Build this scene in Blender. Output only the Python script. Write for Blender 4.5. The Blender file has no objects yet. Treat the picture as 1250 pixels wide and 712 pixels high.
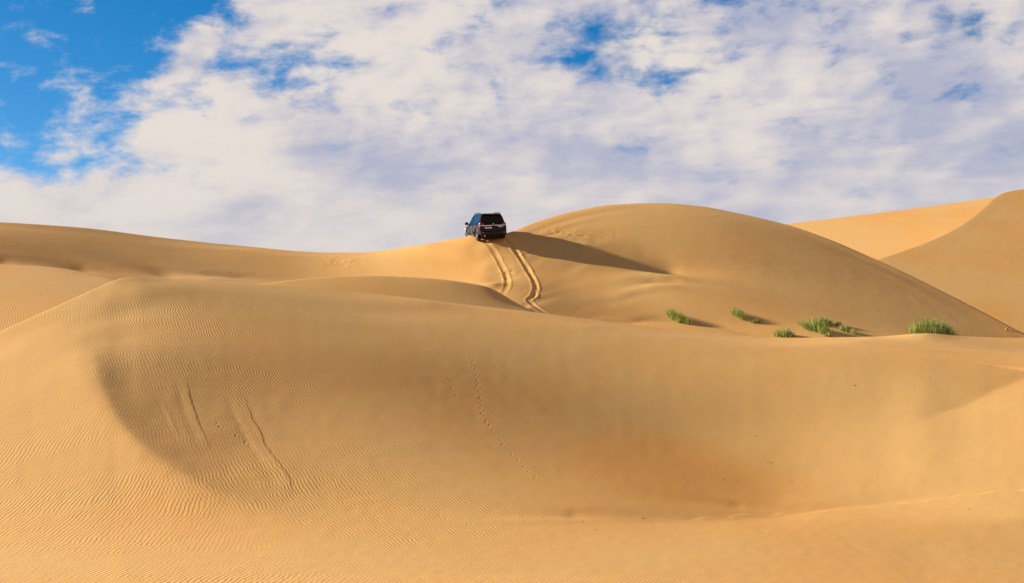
import bpy, bmesh, math, random
import numpy as np
from mathutils import Vector, Matrix
random.seed(7); rng = np.random.default_rng(7)
C = bpy.context.scene.collection
R = math.radians

# ------------------------------------------------------------------ frame of reference
# camera stands on a dune top at z = EYE and looks along +Y; heights in the survey are relative to it
EYE = 12.0
F_PX, CX, HY = 1717.0, 625.0, 330.0
SUN_EL, SUN_AZ = R(19.0), R(18.0)          # sun to the left, a little beyond the dunes
TO_SUN = Vector((-math.cos(SUN_AZ) * math.cos(SUN_EL), math.sin(SUN_AZ) * math.cos(SUN_EL), math.sin(SUN_EL)))

# surveyed heights: first column, column step, columns, rows, nearest row fraction, crest distances (cm), heights (2 mm units)
DUNE_DATA = {
    'F': (-150, 10, 159, 42, 0.38, [
        4900,4937,4974,5011,5048,5086,5125,5164,5203,5243,5284,5326,5368,5412,5456,5501,5549,5598,5649,5700,5750,5800,5850,5900,5950,6000,6050,6101,6152,6202,
        6245,6281,6312,6343,6372,6399,6424,6448,6471,6494,6515,6536,6556,6576,6595,6614,6632,6650,6667,6683,6699,6715,6730,6744,6759,6773,6788,6803,6818,6834,
        6850,6867,6885,6903,6921,6940,6958,6977,6996,7014,7032,7050,7067,7084,7100,7117,7133,7150,7166,7183,7200,7218,7237,7256,7276,7295,7314,7333,7352,7369,
        7385,7399,7413,7425,7437,7448,7459,7470,7480,7490,7500,7511,7522,7534,7546,7558,7569,7578,7587,7593,7597,7599,7598,7594,7589,7582,7573,7563,7552,7540,
        7527,7513,7497,7475,7447,7416,7387,7366,7358,7365,7383,7406,7429,7447,7460,7470,7480,7487,7493,7497,7499,7500,7500,7500,7500,7500,7500,7500,7500,7500,
        7500,7500,7500,7500,7500,7500,7500,7500,7500,], [
        -2627,-2640,-2653,-2666,-2680,-2694,-2708,-2722,-2736,-2752,-2767,-2783,-2800,-2817,-2836,-2856,-2876,-2900,-2925,-2952,-2982,-3014,-3048,-3085,-3124,
        -3162,-3203,-3242,-3280,-3315,-3344,-3364,-3370,-3360,-3328,-3268,-3176,-3042,-2871,-2656,-2384,-2140,-2634,-2646,-2660,-2673,-2686,-2700,-2714,-2728,
        -2744,-2758,-2774,-2790,-2806,-2824,-2844,-2864,-2886,-2909,-2935,-2963,-2993,-3026,-3060,-3097,-3135,-3174,-3214,-3252,-3288,-3320,-3346,-3361,-3363,
        -3346,-3306,-3237,-3134,-2991,-2810,-2586,-2316,-2082,-2640,-2653,-2666,-2680,-2693,-2707,-2721,-2735,-2750,-2765,-2780,-2797,-2814,-2832,-2851,-2872,
        -2894,-2918,-2945,-2974,-3004,-3037,-3072,-3109,-3147,-3186,-3224,-3262,-3296,-3325,-3347,-3358,-3354,-3330,-3282,-3204,-3092,-2938,-2748,-2517,-2250,
        -2025,-2646,-2660,-2672,-2686,-2700,-2714,-2728,-2742,-2756,-2772,-2788,-2804,-2821,-2840,-2859,-2880,-2903,-2928,-2955,-2984,-3015,-3048,-3084,-3120,
        -3158,-3197,-3234,-3270,-3302,-3329,-3348,-3354,-3344,-3313,-3256,-3169,-3046,-2884,-2686,-2448,-2186,-1966,-2653,-2666,-2679,-2692,-2706,-2720,-2734,
        -2748,-2763,-2778,-2794,-2811,-2828,-2847,-2867,-2888,-2912,-2938,-2965,-2994,-3026,-3060,-3096,-3132,-3170,-3208,-3244,-3278,-3308,-3332,-3346,-3348,
        -3332,-3294,-3228,-3132,-2999,-2827,-2621,-2378,-2122,-1906,-2660,-2672,-2686,-2699,-2712,-2726,-2740,-2755,-2770,-2786,-2802,-2818,-2836,-2855,-2876,
        -2898,-2922,-2948,-2976,-3006,-3038,-3072,-3108,-3144,-3182,-3218,-3254,-3286,-3314,-3334,-3344,-3340,-3318,-3272,-3198,-3092,-2950,-2768,-2556,-2308,
        -2058,-1846,-2666,-2679,-2692,-2706,-2720,-2733,-2748,-2762,-2777,-2792,-2808,-2826,-2844,-2863,-2884,-2906,-2931,-2958,-2986,-3016,-3049,-3084,-3119,
        -3156,-3192,-3228,-3262,-3293,-3318,-3334,-3340,-3330,-3301,-3247,-3164,-3048,-2897,-2708,-2488,-2238,-1995,-1785,-2673,-2686,-2699,-2712,-2726,-2740,
        -2754,-2768,-2784,-2800,-2816,-2833,-2852,-2871,-2892,-2916,-2940,-2968,-2996,-3028,-3061,-3096,-3131,-3167,-3203,-3238,-3270,-3299,-3321,-3334,-3334,
        -3318,-3282,-3220,-3128,-3003,-2842,-2644,-2420,-2169,-1932,-1724,-2680,-2693,-2706,-2720,-2733,-2747,-2761,-2776,-2791,-2806,-2823,-2841,-2860,-2880,
        -2901,-2925,-2950,-2978,-3008,-3040,-3072,-3107,-3142,-3178,-3214,-3248,-3278,-3304,-3323,-3332,-3327,-3305,-3260,-3190,-3089,-2954,-2784,-2580,-2350,
        -2100,-1870,-1662,-2686,-2700,-2713,-2726,-2740,-2754,-2768,-2782,-2798,-2814,-2831,-2848,-2868,-2888,-2910,-2934,-2960,-2989,-3019,-3051,-3084,-3119,
        -3154,-3190,-3224,-3256,-3285,-3308,-3324,-3328,-3318,-3288,-3236,-3158,-3047,-2903,-2724,-2512,-2280,-2030,-1808,-1600,-2694,-2706,-2720,-2733,-2747,
        -2760,-2775,-2790,-2805,-2822,-2838,-2856,-2876,-2897,-2920,-2944,-2971,-3000,-3030,-3062,-3096,-3131,-3166,-3200,-3234,-3264,-3291,-3311,-3322,-3322,
        -3306,-3270,-3210,-3122,-3002,-2848,-2660,-2444,-2208,-1961,-1744,-1536,-2700,-2714,-2727,-2740,-2754,-2768,-2782,-2797,-2812,-2829,-2846,-2865,-2884,
        -2906,-2929,-2954,-2982,-3012,-3042,-3074,-3108,-3142,-3177,-3211,-3243,-3272,-3296,-3313,-3320,-3314,-3292,-3248,-3180,-3082,-2953,-2791,-2595,-2373,
        -2136,-1892,-1682,-1474,-2708,-2721,-2734,-2748,-2761,-2775,-2790,-2804,-2820,-2837,-2854,-2874,-2894,-2915,-2939,-2965,-2993,-3023,-3054,-3087,-3120,
        -3154,-3188,-3221,-3252,-3278,-3300,-3314,-3316,-3305,-3276,-3224,-3147,-3040,-2902,-2730,-2527,-2301,-2063,-1823,-1618,-1410,-2715,-2728,-2741,-2754,
        -2768,-2782,-2797,-2812,-2828,-2845,-2863,-2882,-2903,-2924,-2950,-2976,-3004,-3035,-3066,-3099,-3132,-3166,-3199,-3230,-3260,-3284,-3302,-3312,-3310,
        -3292,-3256,-3197,-3110,-2994,-2846,-2667,-2457,-2228,-1990,-1754,-1555,-1346,-2722,-2736,-2748,-2762,-2776,-2790,-2804,-2820,-2836,-2854,-2872,-2892,
        -2912,-2934,-2960,-2988,-3016,-3047,-3078,-3112,-3144,-3178,-3210,-3240,-3267,-3289,-3304,-3310,-3302,-3278,-3234,-3166,-3071,-2945,-2788,-2600,-2384,
        -2153,-1916,-1686,-1492,-1282,-2730,-2743,-2756,-2770,-2783,-2798,-2812,-2828,-2844,-2862,-2881,-2901,-2922,-2945,-2972,-3000,-3028,-3060,-3091,-3124,
        -3156,-3189,-3220,-3248,-3274,-3292,-3304,-3304,-3292,-3261,-3209,-3132,-3027,-2892,-2726,-2530,-2310,-2077,-1843,-1618,-1428,-1218,-2738,-2750,-2764,
        -2777,-2791,-2805,-2820,-2836,-2853,-2871,-2890,-2910,-2932,-2956,-2983,-3012,-3041,-3072,-3104,-3136,-3168,-3200,-3230,-3256,-3279,-3295,-3302,-3298,
        -3278,-3240,-3180,-3094,-2980,-2835,-2660,-2458,-2233,-2001,-1770,-1552,-1366,-1154,-2745,-2758,-2771,-2784,-2798,-2813,-2828,-2844,-2862,-2880,-2900,
        -2921,-2944,-2968,-2996,-3024,-3054,-3085,-3117,-3149,-3180,-3211,-3239,-3264,-3284,-3296,-3298,-3288,-3262,-3217,-3148,-3053,-2928,-2774,-2592,-2383,
        -2155,-1924,-1697,-1486,-1304,-1091,-2753,-2766,-2779,-2792,-2806,-2821,-2836,-2853,-2870,-2890,-2910,-2932,-2955,-2980,-3008,-3037,-3067,-3098,-3130,
        -3161,-3192,-3221,-3248,-3270,-3286,-3295,-3293,-3277,-3244,-3190,-3112,-3008,-2873,-2710,-2520,-2306,-2076,-1848,-1626,-1422,-1242,-1028,-2760,-2774,
        -2786,-2800,-2814,-2830,-2845,-2862,-2880,-2900,-2920,-2942,-2966,-2992,-3020,-3050,-3080,-3111,-3142,-3173,-3203,-3230,-3255,-3275,-3288,-3292,-3285,
        -3263,-3222,-3160,-3074,-2958,-2814,-2644,-2447,-2228,-1998,-1774,-1558,-1362,-1183,-962,-2768,-2781,-2794,-2808,-2822,-2838,-2854,-2871,-2890,-2909,
        -2930,-2954,-2978,-3004,-3033,-3062,-3093,-3124,-3154,-3185,-3214,-3240,-3262,-3278,-3288,-3288,-3275,-3246,-3198,-3128,-3031,-2906,-2754,-2575,-2372,
        -2150,-1922,-1704,-1494,-1306,-1125,-896,-2776,-2788,-2802,-2816,-2830,-2846,-2862,-2880,-2899,-2920,-2942,-2965,-2990,-3017,-3046,-3076,-3106,-3136,
        -3166,-3196,-3223,-3248,-3267,-3281,-3286,-3282,-3263,-3227,-3171,-3092,-2986,-2852,-2690,-2505,-2298,-2074,-1848,-1638,-1434,-1252,-1068,-828,-2783,
        -2796,-2810,-2824,-2838,-2854,-2871,-2889,-2908,-2930,-2952,-2976,-3002,-3030,-3058,-3088,-3118,-3149,-3178,-3206,-3232,-3254,-3271,-3282,-3283,-3273,
        -3248,-3205,-3140,-3052,-2937,-2794,-2625,-2434,-2223,-2000,-1778,-1575,-1378,-1201,-1010,-758,-2790,-2804,-2817,-2831,-2846,-2862,-2880,-2898,-2918,
        -2940,-2963,-2988,-3014,-3042,-3072,-3101,-3131,-3160,-3190,-3216,-3240,-3260,-3274,-3281,-3278,-3262,-3230,-3180,-3108,-3010,-2886,-2734,-2558,-2362,
        -2149,-1927,-1712,-1516,-1326,-1153,-952,-687,-2798,-2810,-2824,-2838,-2854,-2870,-2888,-2908,-2928,-2950,-2974,-3000,-3026,-3055,-3084,-3114,-3143,
        -3172,-3200,-3225,-3247,-3264,-3276,-3278,-3270,-3249,-3210,-3152,-3071,-2964,-2832,-2672,-2490,-2291,-2076,-1857,-1648,-1462,-1278,-1108,-892,-614,
        -2805,-2818,-2832,-2846,-2862,-2879,-2898,-2917,-2938,-2962,-2986,-3012,-3039,-3068,-3096,-3126,-3155,-3183,-3210,-3233,-3253,-3268,-3275,-3274,-3261,
        -3234,-3188,-3122,-3032,-2916,-2776,-2609,-2422,-2220,-2006,-1792,-1594,-1415,-1234,-1063,-831,-538,-2812,-2825,-2839,-2854,-2870,-2888,-2906,-2926,
        -2948,-2972,-2997,-3024,-3051,-3080,-3108,-3138,-3166,-3194,-3218,-3240,-3258,-3269,-3274,-3268,-3250,-3216,-3163,-3088,-2990,-2866,-2717,-2544,-2354,
        -2152,-1943,-1740,-1550,-1376,-1196,-1019,-767,-462,-2818,-2832,-2846,-2861,-2878,-2896,-2915,-2936,-2959,-2983,-3008,-3035,-3063,-3092,-3120,-3149,
        -3177,-3203,-3226,-3246,-3261,-3270,-3270,-3260,-3236,-3196,-3136,-3053,-2946,-2814,-2658,-2480,-2287,-2092,-1892,-1695,-1510,-1339,-1159,-974,-701,
        -390,-2825,-2838,-2852,-2868,-2886,-2904,-2924,-2946,-2969,-2994,-3020,-3047,-3075,-3104,-3132,-3160,-3187,-3212,-3234,-3251,-3264,-3269,-3266,-3250,
        -3222,-3174,-3106,-3016,-2900,-2760,-2598,-2416,-2230,-2045,-1849,-1657,-1474,-1304,-1124,-929,-634,-316,-2830,-2844,-2859,-2875,-2892,-2912,-2932,
        -2955,-2979,-3004,-3030,-3058,-3086,-3114,-3142,-3170,-3196,-3220,-3240,-3255,-3265,-3267,-3260,-3240,-3205,-3151,-3076,-2978,-2855,-2707,-2540,-2362,
        -2188,-2008,-1816,-1625,-1444,-1274,-1092,-885,-570,-246,-2836,-2850,-2865,-2882,-2900,-2920,-2941,-2964,-2988,-3014,-3040,-3068,-3096,-3124,-3152,
        -3179,-3204,-3226,-3244,-3258,-3265,-3264,-3253,-3228,-3188,-3128,-3046,-2940,-2810,-2656,-2494,-2328,-2160,-1982,-1790,-1598,-1418,-1250,-1063,-844,
        -514,-200,-2841,-2855,-2870,-2888,-2906,-2926,-2948,-2972,-2997,-3023,-3050,-3078,-3106,-3134,-3161,-3187,-3211,-3232,-3248,-3260,-3264,-3260,-3245,
        -3216,-3171,-3105,-3016,-2905,-2769,-2617,-2467,-2308,-2141,-1962,-1770,-1575,-1396,-1228,-1037,-808,-469,-179,-2846,-2860,-2876,-2893,-2912,-2934,
        -2956,-2980,-3005,-3032,-3059,-3086,-3114,-3142,-3169,-3194,-3217,-3236,-3251,-3260,-3262,-3255,-3237,-3204,-3154,-3082,-2988,-2872,-2734,-2594,-2452,
        -2295,-2126,-1944,-1752,-1556,-1378,-1210,-1014,-776,-436,-176,-2850,-2864,-2880,-2898,-2918,-2940,-2963,-2988,-3013,-3040,-3067,-3095,-3122,-3150,
        -3176,-3200,-3222,-3240,-3253,-3260,-3260,-3250,-3228,-3192,-3136,-3060,-2961,-2842,-2710,-2580,-2442,-2284,-2112,-1930,-1738,-1542,-1364,-1194,-994,
        -749,-414,-186,-2853,-2868,-2885,-2904,-2924,-2946,-2970,-2994,-3020,-3048,-3074,-3102,-3130,-3157,-3182,-3206,-3226,-3243,-3254,-3259,-3256,-3244,
        -3219,-3178,-3118,-3038,-2935,-2819,-2697,-2573,-2434,-2276,-2102,-1920,-1727,-1530,-1352,-1180,-976,-726,-402,-200,-2856,-2872,-2889,-2908,-2930,
        -2952,-2976,-3002,-3028,-3054,-3082,-3110,-3137,-3164,-3188,-3211,-3230,-3246,-3255,-3258,-3252,-3238,-3210,-3165,-3102,-3016,-2912,-2806,-2690,-2568,
        -2428,-2269,-2096,-1912,-1720,-1523,-1344,-1169,-961,-708,-398,-214,-2860,-2876,-2894,-2914,-2935,-2958,-2983,-3008,-3034,-3062,-3089,-3116,-3144,
        -3170,-3194,-3216,-3234,-3248,-3255,-3256,-3248,-3231,-3200,-3152,-3084,-2996,-2898,-2800,-2688,-2564,-2422,-2264,-2091,-1908,-1716,-1519,-1339,-1160,
        -948,-694,-399,-226,-2862,-2879,-2898,-2918,-2940,-2964,-2989,-3014,-3041,-3068,-3096,-3123,-3150,-3176,-3199,-3220,-3236,-3249,-3255,-3254,-3244,
        -3225,-3191,-3140,-3068,-2980,-2890,-2800,-2688,-2561,-2418,-2262,-2089,-1906,-1714,-1517,-1336,-1154,-938,-684,-404,-236,-2866,-2882,-2902,-2923,
        -2946,-2970,-2995,-3021,-3048,-3075,-3102,-3130,-3156,-3180,-3204,-3223,-3239,-3250,-3255,-3252,-3240,-3218,-3182,-3128,-3054,-2970,-2888,-2801,-2688,
        -2558,-2416,-2261,-2089,-1907,-1714,-1518,-1336,-1150,-930,-678,-413,-247,-2868,-2886,-2906,-2928,-2951,-2976,-3001,-3027,-3054,-3081,-3108,-3136,
        -3161,-3186,-3208,-3226,-3242,-3251,-3254,-3250,-3237,-3212,-3174,-3117,-3043,-2967,-2891,-2803,-2688,-2558,-2416,-2261,-2090,-1909,-1716,-1519,-1336,
        -1147,-924,-676,-424,-258,-2871,-2889,-2910,-2932,-2956,-2982,-3007,-3034,-3060,-3087,-3114,-3141,-3166,-3190,-3212,-3230,-3244,-3252,-3254,-3248,
        -3233,-3207,-3166,-3108,-3036,-2968,-2894,-2805,-2690,-2558,-2416,-2262,-2092,-1912,-1718,-1522,-1338,-1146,-922,-676,-436,-268,-2874,-2892,-2914,
        -2937,-2962,-2987,-3013,-3039,-3066,-3093,-3120,-3146,-3172,-3195,-3216,-3232,-3245,-3252,-3253,-3246,-3229,-3202,-3160,-3100,-3034,-2970,-2898,-2806,
        -2692,-2559,-2416,-2264,-2096,-1916,-1722,-1526,-1340,-1145,-920,-680,-448,-279,-2876,-2896,-2918,-2942,-2967,-2993,-3018,-3045,-3072,-3099,-3126,
        -3152,-3176,-3199,-3219,-3235,-3246,-3252,-3252,-3243,-3226,-3197,-3154,-3097,-3035,-2974,-2901,-2808,-2694,-2561,-2418,-2266,-2100,-1920,-1726,-1530,
        -1343,-1146,-920,-686,-462,-290,-2878,-2900,-2922,-2947,-2972,-2998,-3024,-3051,-3078,-3104,-3131,-3157,-3181,-3203,-3222,-3237,-3248,-3252,-3250,
        -3240,-3222,-3192,-3150,-3096,-3038,-2978,-2904,-2810,-2697,-2564,-2421,-2269,-2104,-1925,-1732,-1536,-1347,-1148,-922,-692,-476,-300,-2882,-2904,
        -2927,-2952,-2978,-3004,-3030,-3056,-3084,-3110,-3136,-3162,-3186,-3207,-3225,-3239,-3248,-3252,-3248,-3238,-3218,-3188,-3147,-3096,-3042,-2980,-2905,
        -2812,-2700,-2566,-2424,-2272,-2108,-1930,-1738,-1542,-1351,-1150,-926,-702,-489,-312,-2884,-2908,-2932,-2956,-2982,-3009,-3036,-3062,-3089,-3116,
        -3142,-3166,-3190,-3210,-3228,-3240,-3248,-3251,-3247,-3235,-3214,-3185,-3146,-3099,-3045,-2982,-2906,-2814,-2701,-2568,-2426,-2276,-2114,-1936,-1744,
        -1548,-1356,-1154,-930,-712,-503,-324,-2888,-2912,-2936,-2962,-2988,-3014,-3041,-3068,-3094,-3120,-3146,-3171,-3194,-3214,-3230,-3242,-3249,-3250,
        -3245,-3232,-3212,-3184,-3146,-3102,-3049,-2984,-2908,-2815,-2702,-2570,-2430,-2280,-2119,-1944,-1751,-1554,-1361,-1158,-937,-724,-518,-336,-2892,
        -2916,-2940,-2966,-2992,-3019,-3046,-3073,-3100,-3126,-3152,-3176,-3198,-3216,-3232,-3243,-3249,-3250,-3243,-3230,-3210,-3182,-3148,-3106,-3052,-2987,
        -2909,-2816,-2704,-2573,-2432,-2284,-2125,-1950,-1758,-1561,-1367,-1164,-944,-736,-532,-348,-2896,-2920,-2945,-2970,-2996,-3024,-3052,-3078,-3104,
        -3131,-3156,-3180,-3201,-3220,-3234,-3244,-3249,-3248,-3242,-3228,-3208,-3182,-3150,-3110,-3056,-2990,-2910,-2817,-2705,-2575,-2436,-2290,-2132,-1958,
        -1766,-1569,-1374,-1171,-954,-750,-546,-362,-2900,-2924,-2950,-2975,-3002,-3028,-3056,-3083,-3110,-3136,-3161,-3184,-3204,-3222,-3236,-3245,-3249,
        -3248,-3240,-3227,-3208,-3184,-3154,-3114,-3061,-2993,-2912,-2818,-2706,-2577,-2440,-2294,-2139,-1966,-1776,-1578,-1382,-1180,-964,-766,-561,-376,
        -2905,-2929,-2954,-2980,-3006,-3034,-3062,-3088,-3115,-3141,-3166,-3188,-3208,-3225,-3238,-3246,-3250,-3248,-3240,-3226,-3208,-3186,-3158,-3118,-3066,
        -2996,-2914,-2820,-2707,-2580,-2444,-2301,-2146,-1975,-1784,-1587,-1391,-1188,-976,-782,-576,-390,-2910,-2934,-2958,-2984,-3010,-3038,-3066,-3094,
        -3120,-3146,-3170,-3192,-3212,-3228,-3240,-3247,-3250,-3248,-3240,-3226,-3210,-3188,-3162,-3124,-3070,-3000,-2917,-2820,-2708,-2582,-2448,-2308,-2155,
        -1984,-1794,-1597,-1401,-1199,-990,-798,-590,-404,-2914,-2938,-2963,-2989,-3016,-3043,-3071,-3098,-3126,-3150,-3174,-3196,-3215,-3230,-3242,-3248,
        -3250,-3248,-3240,-3228,-3212,-3192,-3166,-3128,-3074,-3004,-2920,-2822,-2710,-2584,-2453,-2314,-2164,-1994,-1805,-1608,-1412,-1210,-1004,-814,-605,
        -419,-2918,-2942,-2968,-2994,-3020,-3048,-3076,-3104,-3130,-3156,-3179,-3200,-3218,-3233,-3244,-3250,-3252,-3248,-3240,-3228,-3214,-3196,-3170,-3132,
        -3078,-3007,-2922,-2824,-2711,-2588,-2458,-2322,-2173,-2005,-1816,-1619,-1422,-1222,-1018,-832,-619,-434,-2923,-2948,-2972,-2998,-3025,-3052,-3081,
        -3110,-3136,-3160,-3184,-3204,-3222,-3236,-3246,-3252,-3252,-3249,-3241,-3230,-3216,-3199,-3174,-3136,-3082,-3010,-2924,-2824,-2713,-2591,-2464,-2330,
        -2182,-2016,-1828,-1631,-1434,-1235,-1033,-848,-633,-450,-2928,-2952,-2977,-3003,-3030,-3058,-3086,-3115,-3142,-3166,-3188,-3208,-3226,-3238,-3248,
        -3253,-3254,-3250,-3242,-3232,-3219,-3202,-3178,-3140,-3084,-3012,-2925,-2826,-2714,-2594,-2469,-2338,-2193,-2028,-1841,-1643,-1446,-1248,-1048,-865,
        -646,-467,-2932,-2957,-2982,-3008,-3035,-3063,-3092,-3120,-3147,-3171,-3193,-3212,-3229,-3242,-3250,-3255,-3255,-3252,-3244,-3234,-3222,-3206,-3180,
        -3142,-3086,-3014,-2926,-2827,-2716,-2598,-2475,-2346,-2204,-2039,-1854,-1656,-1458,-1261,-1064,-880,-658,-484,-2938,-2962,-2988,-3014,-3040,-3068,
        -3097,-3126,-3152,-3176,-3198,-3217,-3232,-3244,-3252,-3256,-3256,-3253,-3246,-3236,-3225,-3208,-3184,-3144,-3088,-3014,-2927,-2828,-2718,-2602,-2482,
        -2354,-2214,-2052,-1866,-1668,-1470,-1274,-1078,-896,-670,-501,-2942,-2967,-2992,-3019,-3046,-3074,-3102,-3132,-3158,-3182,-3203,-3221,-3236,-3248,
        -3255,-3258,-3258,-3254,-3248,-3239,-3228,-3212,-3186,-3146,-3089,-3015,-2928,-2829,-2721,-2607,-2489,-2364,-2225,-2064,-1878,-1680,-1482,-1288,-1092,
        -909,-680,-520,-2948,-2972,-2998,-3024,-3052,-3080,-3108,-3138,-3164,-3187,-3208,-3226,-3240,-3250,-3258,-3261,-3260,-3256,-3250,-3242,-3230,-3214,
        -3188,-3148,-3090,-3016,-2928,-2830,-2724,-2612,-2496,-2374,-2236,-2076,-1890,-1692,-1494,-1300,-1106,-921,-690,-539,-2954,-2978,-3004,-3030,-3058,
        -3086,-3114,-3144,-3170,-3192,-3213,-3230,-3244,-3254,-3260,-3263,-3262,-3258,-3252,-3244,-3234,-3218,-3190,-3149,-3090,-3016,-2928,-2832,-2727,-2618,
        -2504,-2384,-2248,-2088,-1902,-1704,-1506,-1312,-1118,-932,-698,-558,-2959,-2984,-3010,-3036,-3064,-3092,-3121,-3151,-3176,-3198,-3218,-3234,-3248,
        -3257,-3263,-3266,-3264,-3261,-3256,-3248,-3237,-3220,-3192,-3150,-3090,-3016,-2930,-2834,-2730,-2624,-2514,-2394,-2260,-2100,-1914,-1715,-1517,-1324,
        -1129,-940,-706,-580,-2965,-2990,-3016,-3042,-3070,-3098,-3128,-3158,-3182,-3204,-3223,-3239,-3252,-3260,-3266,-3268,-3267,-3264,-3258,-3250,-3240,
        -3223,-3194,-3151,-3091,-3016,-2930,-2836,-2735,-2631,-2522,-2406,-2271,-2112,-1926,-1726,-1528,-1334,-1138,-947,-714,-602,-2971,-2996,-3022,-3049,
        -3076,-3105,-3134,-3164,-3188,-3210,-3228,-3243,-3255,-3264,-3268,-3270,-3270,-3266,-3261,-3254,-3244,-3226,-3197,-3152,-3092,-3016,-2932,-2838,-2740,
        -2638,-2532,-2417,-2283,-2124,-1937,-1737,-1538,-1344,-1147,-953,-722,-627,-2977,-3002,-3028,-3056,-3083,-3112,-3141,-3170,-3194,-3215,-3233,-3248,
        -3259,-3267,-3272,-3273,-3272,-3270,-3264,-3257,-3247,-3229,-3199,-3154,-3092,-3018,-2933,-2842,-2746,-2646,-2543,-2429,-2296,-2136,-1948,-1748,-1548,
        -1353,-1154,-957,-730,-652,-2984,-3009,-3035,-3062,-3090,-3118,-3148,-3176,-3200,-3221,-3238,-3252,-3263,-3270,-3274,-3276,-3276,-3272,-3268,-3261,
        -3250,-3232,-3201,-3154,-3092,-3018,-2935,-2846,-2752,-2656,-2554,-2441,-2308,-2148,-1960,-1758,-1558,-1362,-1160,-960,-739,-679,-2990,-3015,-3042,
        -3068,-3096,-3126,-3156,-3183,-3206,-3226,-3243,-3256,-3266,-3274,-3278,-3279,-3278,-3276,-3271,-3264,-3254,-3236,-3204,-3156,-3094,-3020,-2938,-2851,
        -2760,-2666,-2566,-2454,-2322,-2160,-1972,-1770,-1568,-1370,-1165,-963,-750,-706,-2996,-3022,-3048,-3076,-3104,-3132,-3162,-3190,-3213,-3232,-3248,
        -3261,-3270,-3277,-3280,-3282,-3282,-3280,-3275,-3268,-3258,-3240,-3206,-3158,-3095,-3022,-2942,-2857,-2768,-2677,-2579,-2468,-2334,-2172,-1984,-1780,
        -1577,-1376,-1169,-966,-763,-734,-3002,-3028,-3055,-3082,-3110,-3140,-3170,-3196,-3219,-3238,-3253,-3265,-3274,-3280,-3284,-3286,-3285,-3283,-3279,
        -3273,-3263,-3243,-3209,-3160,-3097,-3025,-2946,-2864,-2778,-2689,-2592,-2482,-2348,-2186,-1995,-1790,-1586,-1384,-1173,-970,-784,-762,-3009,-3035,
        -3062,-3089,-3118,-3147,-3177,-3204,-3225,-3243,-3258,-3269,-3278,-3284,-3287,-3289,-3288,-3287,-3283,-3278,-3268,-3247,-3212,-3162,-3100,-3028,-2952,
        -2872,-2789,-2702,-2606,-2496,-2362,-2198,-2007,-1802,-1595,-1390,-1176,-975,-808,-788,-3016,-3042,-3068,-3096,-3124,-3154,-3184,-3210,-3231,-3248,
        -3262,-3274,-3282,-3287,-3290,-3292,-3292,-3291,-3287,-3282,-3272,-3252,-3215,-3164,-3102,-3033,-2958,-2881,-2800,-2716,-2622,-2512,-2378,-2212,-2018,
        -1812,-1604,-1396,-1180,-982,-834,-816,-3022,-3048,-3075,-3103,-3132,-3161,-3192,-3216,-3237,-3254,-3267,-3278,-3285,-3290,-3294,-3296,-3296,-3295,
        -3292,-3287,-3278,-3256,-3218,-3167,-3106,-3038,-2966,-2891,-2813,-2730,-2638,-2528,-2392,-2225,-2030,-1823,-1613,-1402,-1183,-990,-858,-842,-3028,
        -3055,-3082,-3110,-3138,-3168,-3199,-3223,-3243,-3258,-3272,-3281,-3288,-3294,-3298,-3300,-3300,-3300,-3296,-3292,-3283,-3260,-3222,-3170,-3110,-3044,
        -2974,-2902,-2826,-2746,-2654,-2544,-2408,-2238,-2043,-1834,-1622,-1408,-1186,-998,-884,-867,-3035,-3062,-3088,-3116,-3146,-3176,-3206,-3230,-3248,
        -3264,-3276,-3285,-3292,-3298,-3301,-3304,-3304,-3304,-3300,-3298,-3289,-3265,-3226,-3174,-3115,-3050,-2984,-2914,-2841,-2762,-2672,-2562,-2423,-2252,
        -2055,-1844,-1630,-1412,-1190,-1010,-908,-892,-3042,-3068,-3096,-3124,-3152,-3182,-3213,-3236,-3254,-3268,-3280,-3289,-3296,-3301,-3305,-3308,-3308,
        -3309,-3306,-3304,-3294,-3270,-3229,-3178,-3120,-3058,-2994,-2927,-2856,-2778,-2689,-2578,-2439,-2266,-2068,-1855,-1638,-1418,-1194,-1022,-931,-916,
        -3048,-3074,-3102,-3130,-3160,-3190,-3220,-3242,-3259,-3273,-3284,-3292,-3300,-3304,-3308,-3312,-3313,-3314,-3310,-3310,-3301,-3274,-3233,-3182,-3126,
        -3066,-3004,-2940,-2872,-2796,-2707,-2596,-2454,-2280,-2080,-1866,-1646,-1422,-1198,-1034,-955,-941,-3054,-3082,-3109,-3137,-3166,-3196,-3227,-3248,
        -3264,-3278,-3288,-3296,-3303,-3308,-3312,-3316,-3318,-3318,-3315,-3316,-3307,-3279,-3237,-3187,-3132,-3076,-3016,-2954,-2888,-2814,-2725,-2613,-2470,
        -2294,-2091,-1876,-1653,-1426,-1202,-1048,-979,-966,-3061,-3088,-3116,-3144,-3174,-3204,-3234,-3254,-3270,-3282,-3292,-3300,-3306,-3312,-3316,-3320,
        -3322,-3324,-3320,-3324,-3314,-3284,-3242,-3192,-3140,-3085,-3028,-2969,-2905,-2832,-2743,-2630,-2485,-2306,-2102,-1885,-1659,-1428,-1207,-1064,-1003,
        -991,-3068,-3095,-3122,-3151,-3180,-3211,-3240,-3260,-3274,-3286,-3296,-3304,-3310,-3316,-3320,-3324,-3326,-3329,-3325,-3331,-3320,-3288,-3246,-3198,
        -3147,-3095,-3041,-2984,-2922,-2850,-2761,-2648,-2500,-2318,-2112,-1893,-1664,-1430,-1212,-1080,-1028,-1016,-3074,-3102,-3130,-3158,-3188,-3218,-3246,
        -3264,-3279,-3290,-3300,-3308,-3314,-3320,-3324,-3328,-3332,-3334,-3330,-3340,-3327,-3293,-3250,-3204,-3155,-3106,-3054,-3000,-2939,-2868,-2779,-2664,
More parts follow.
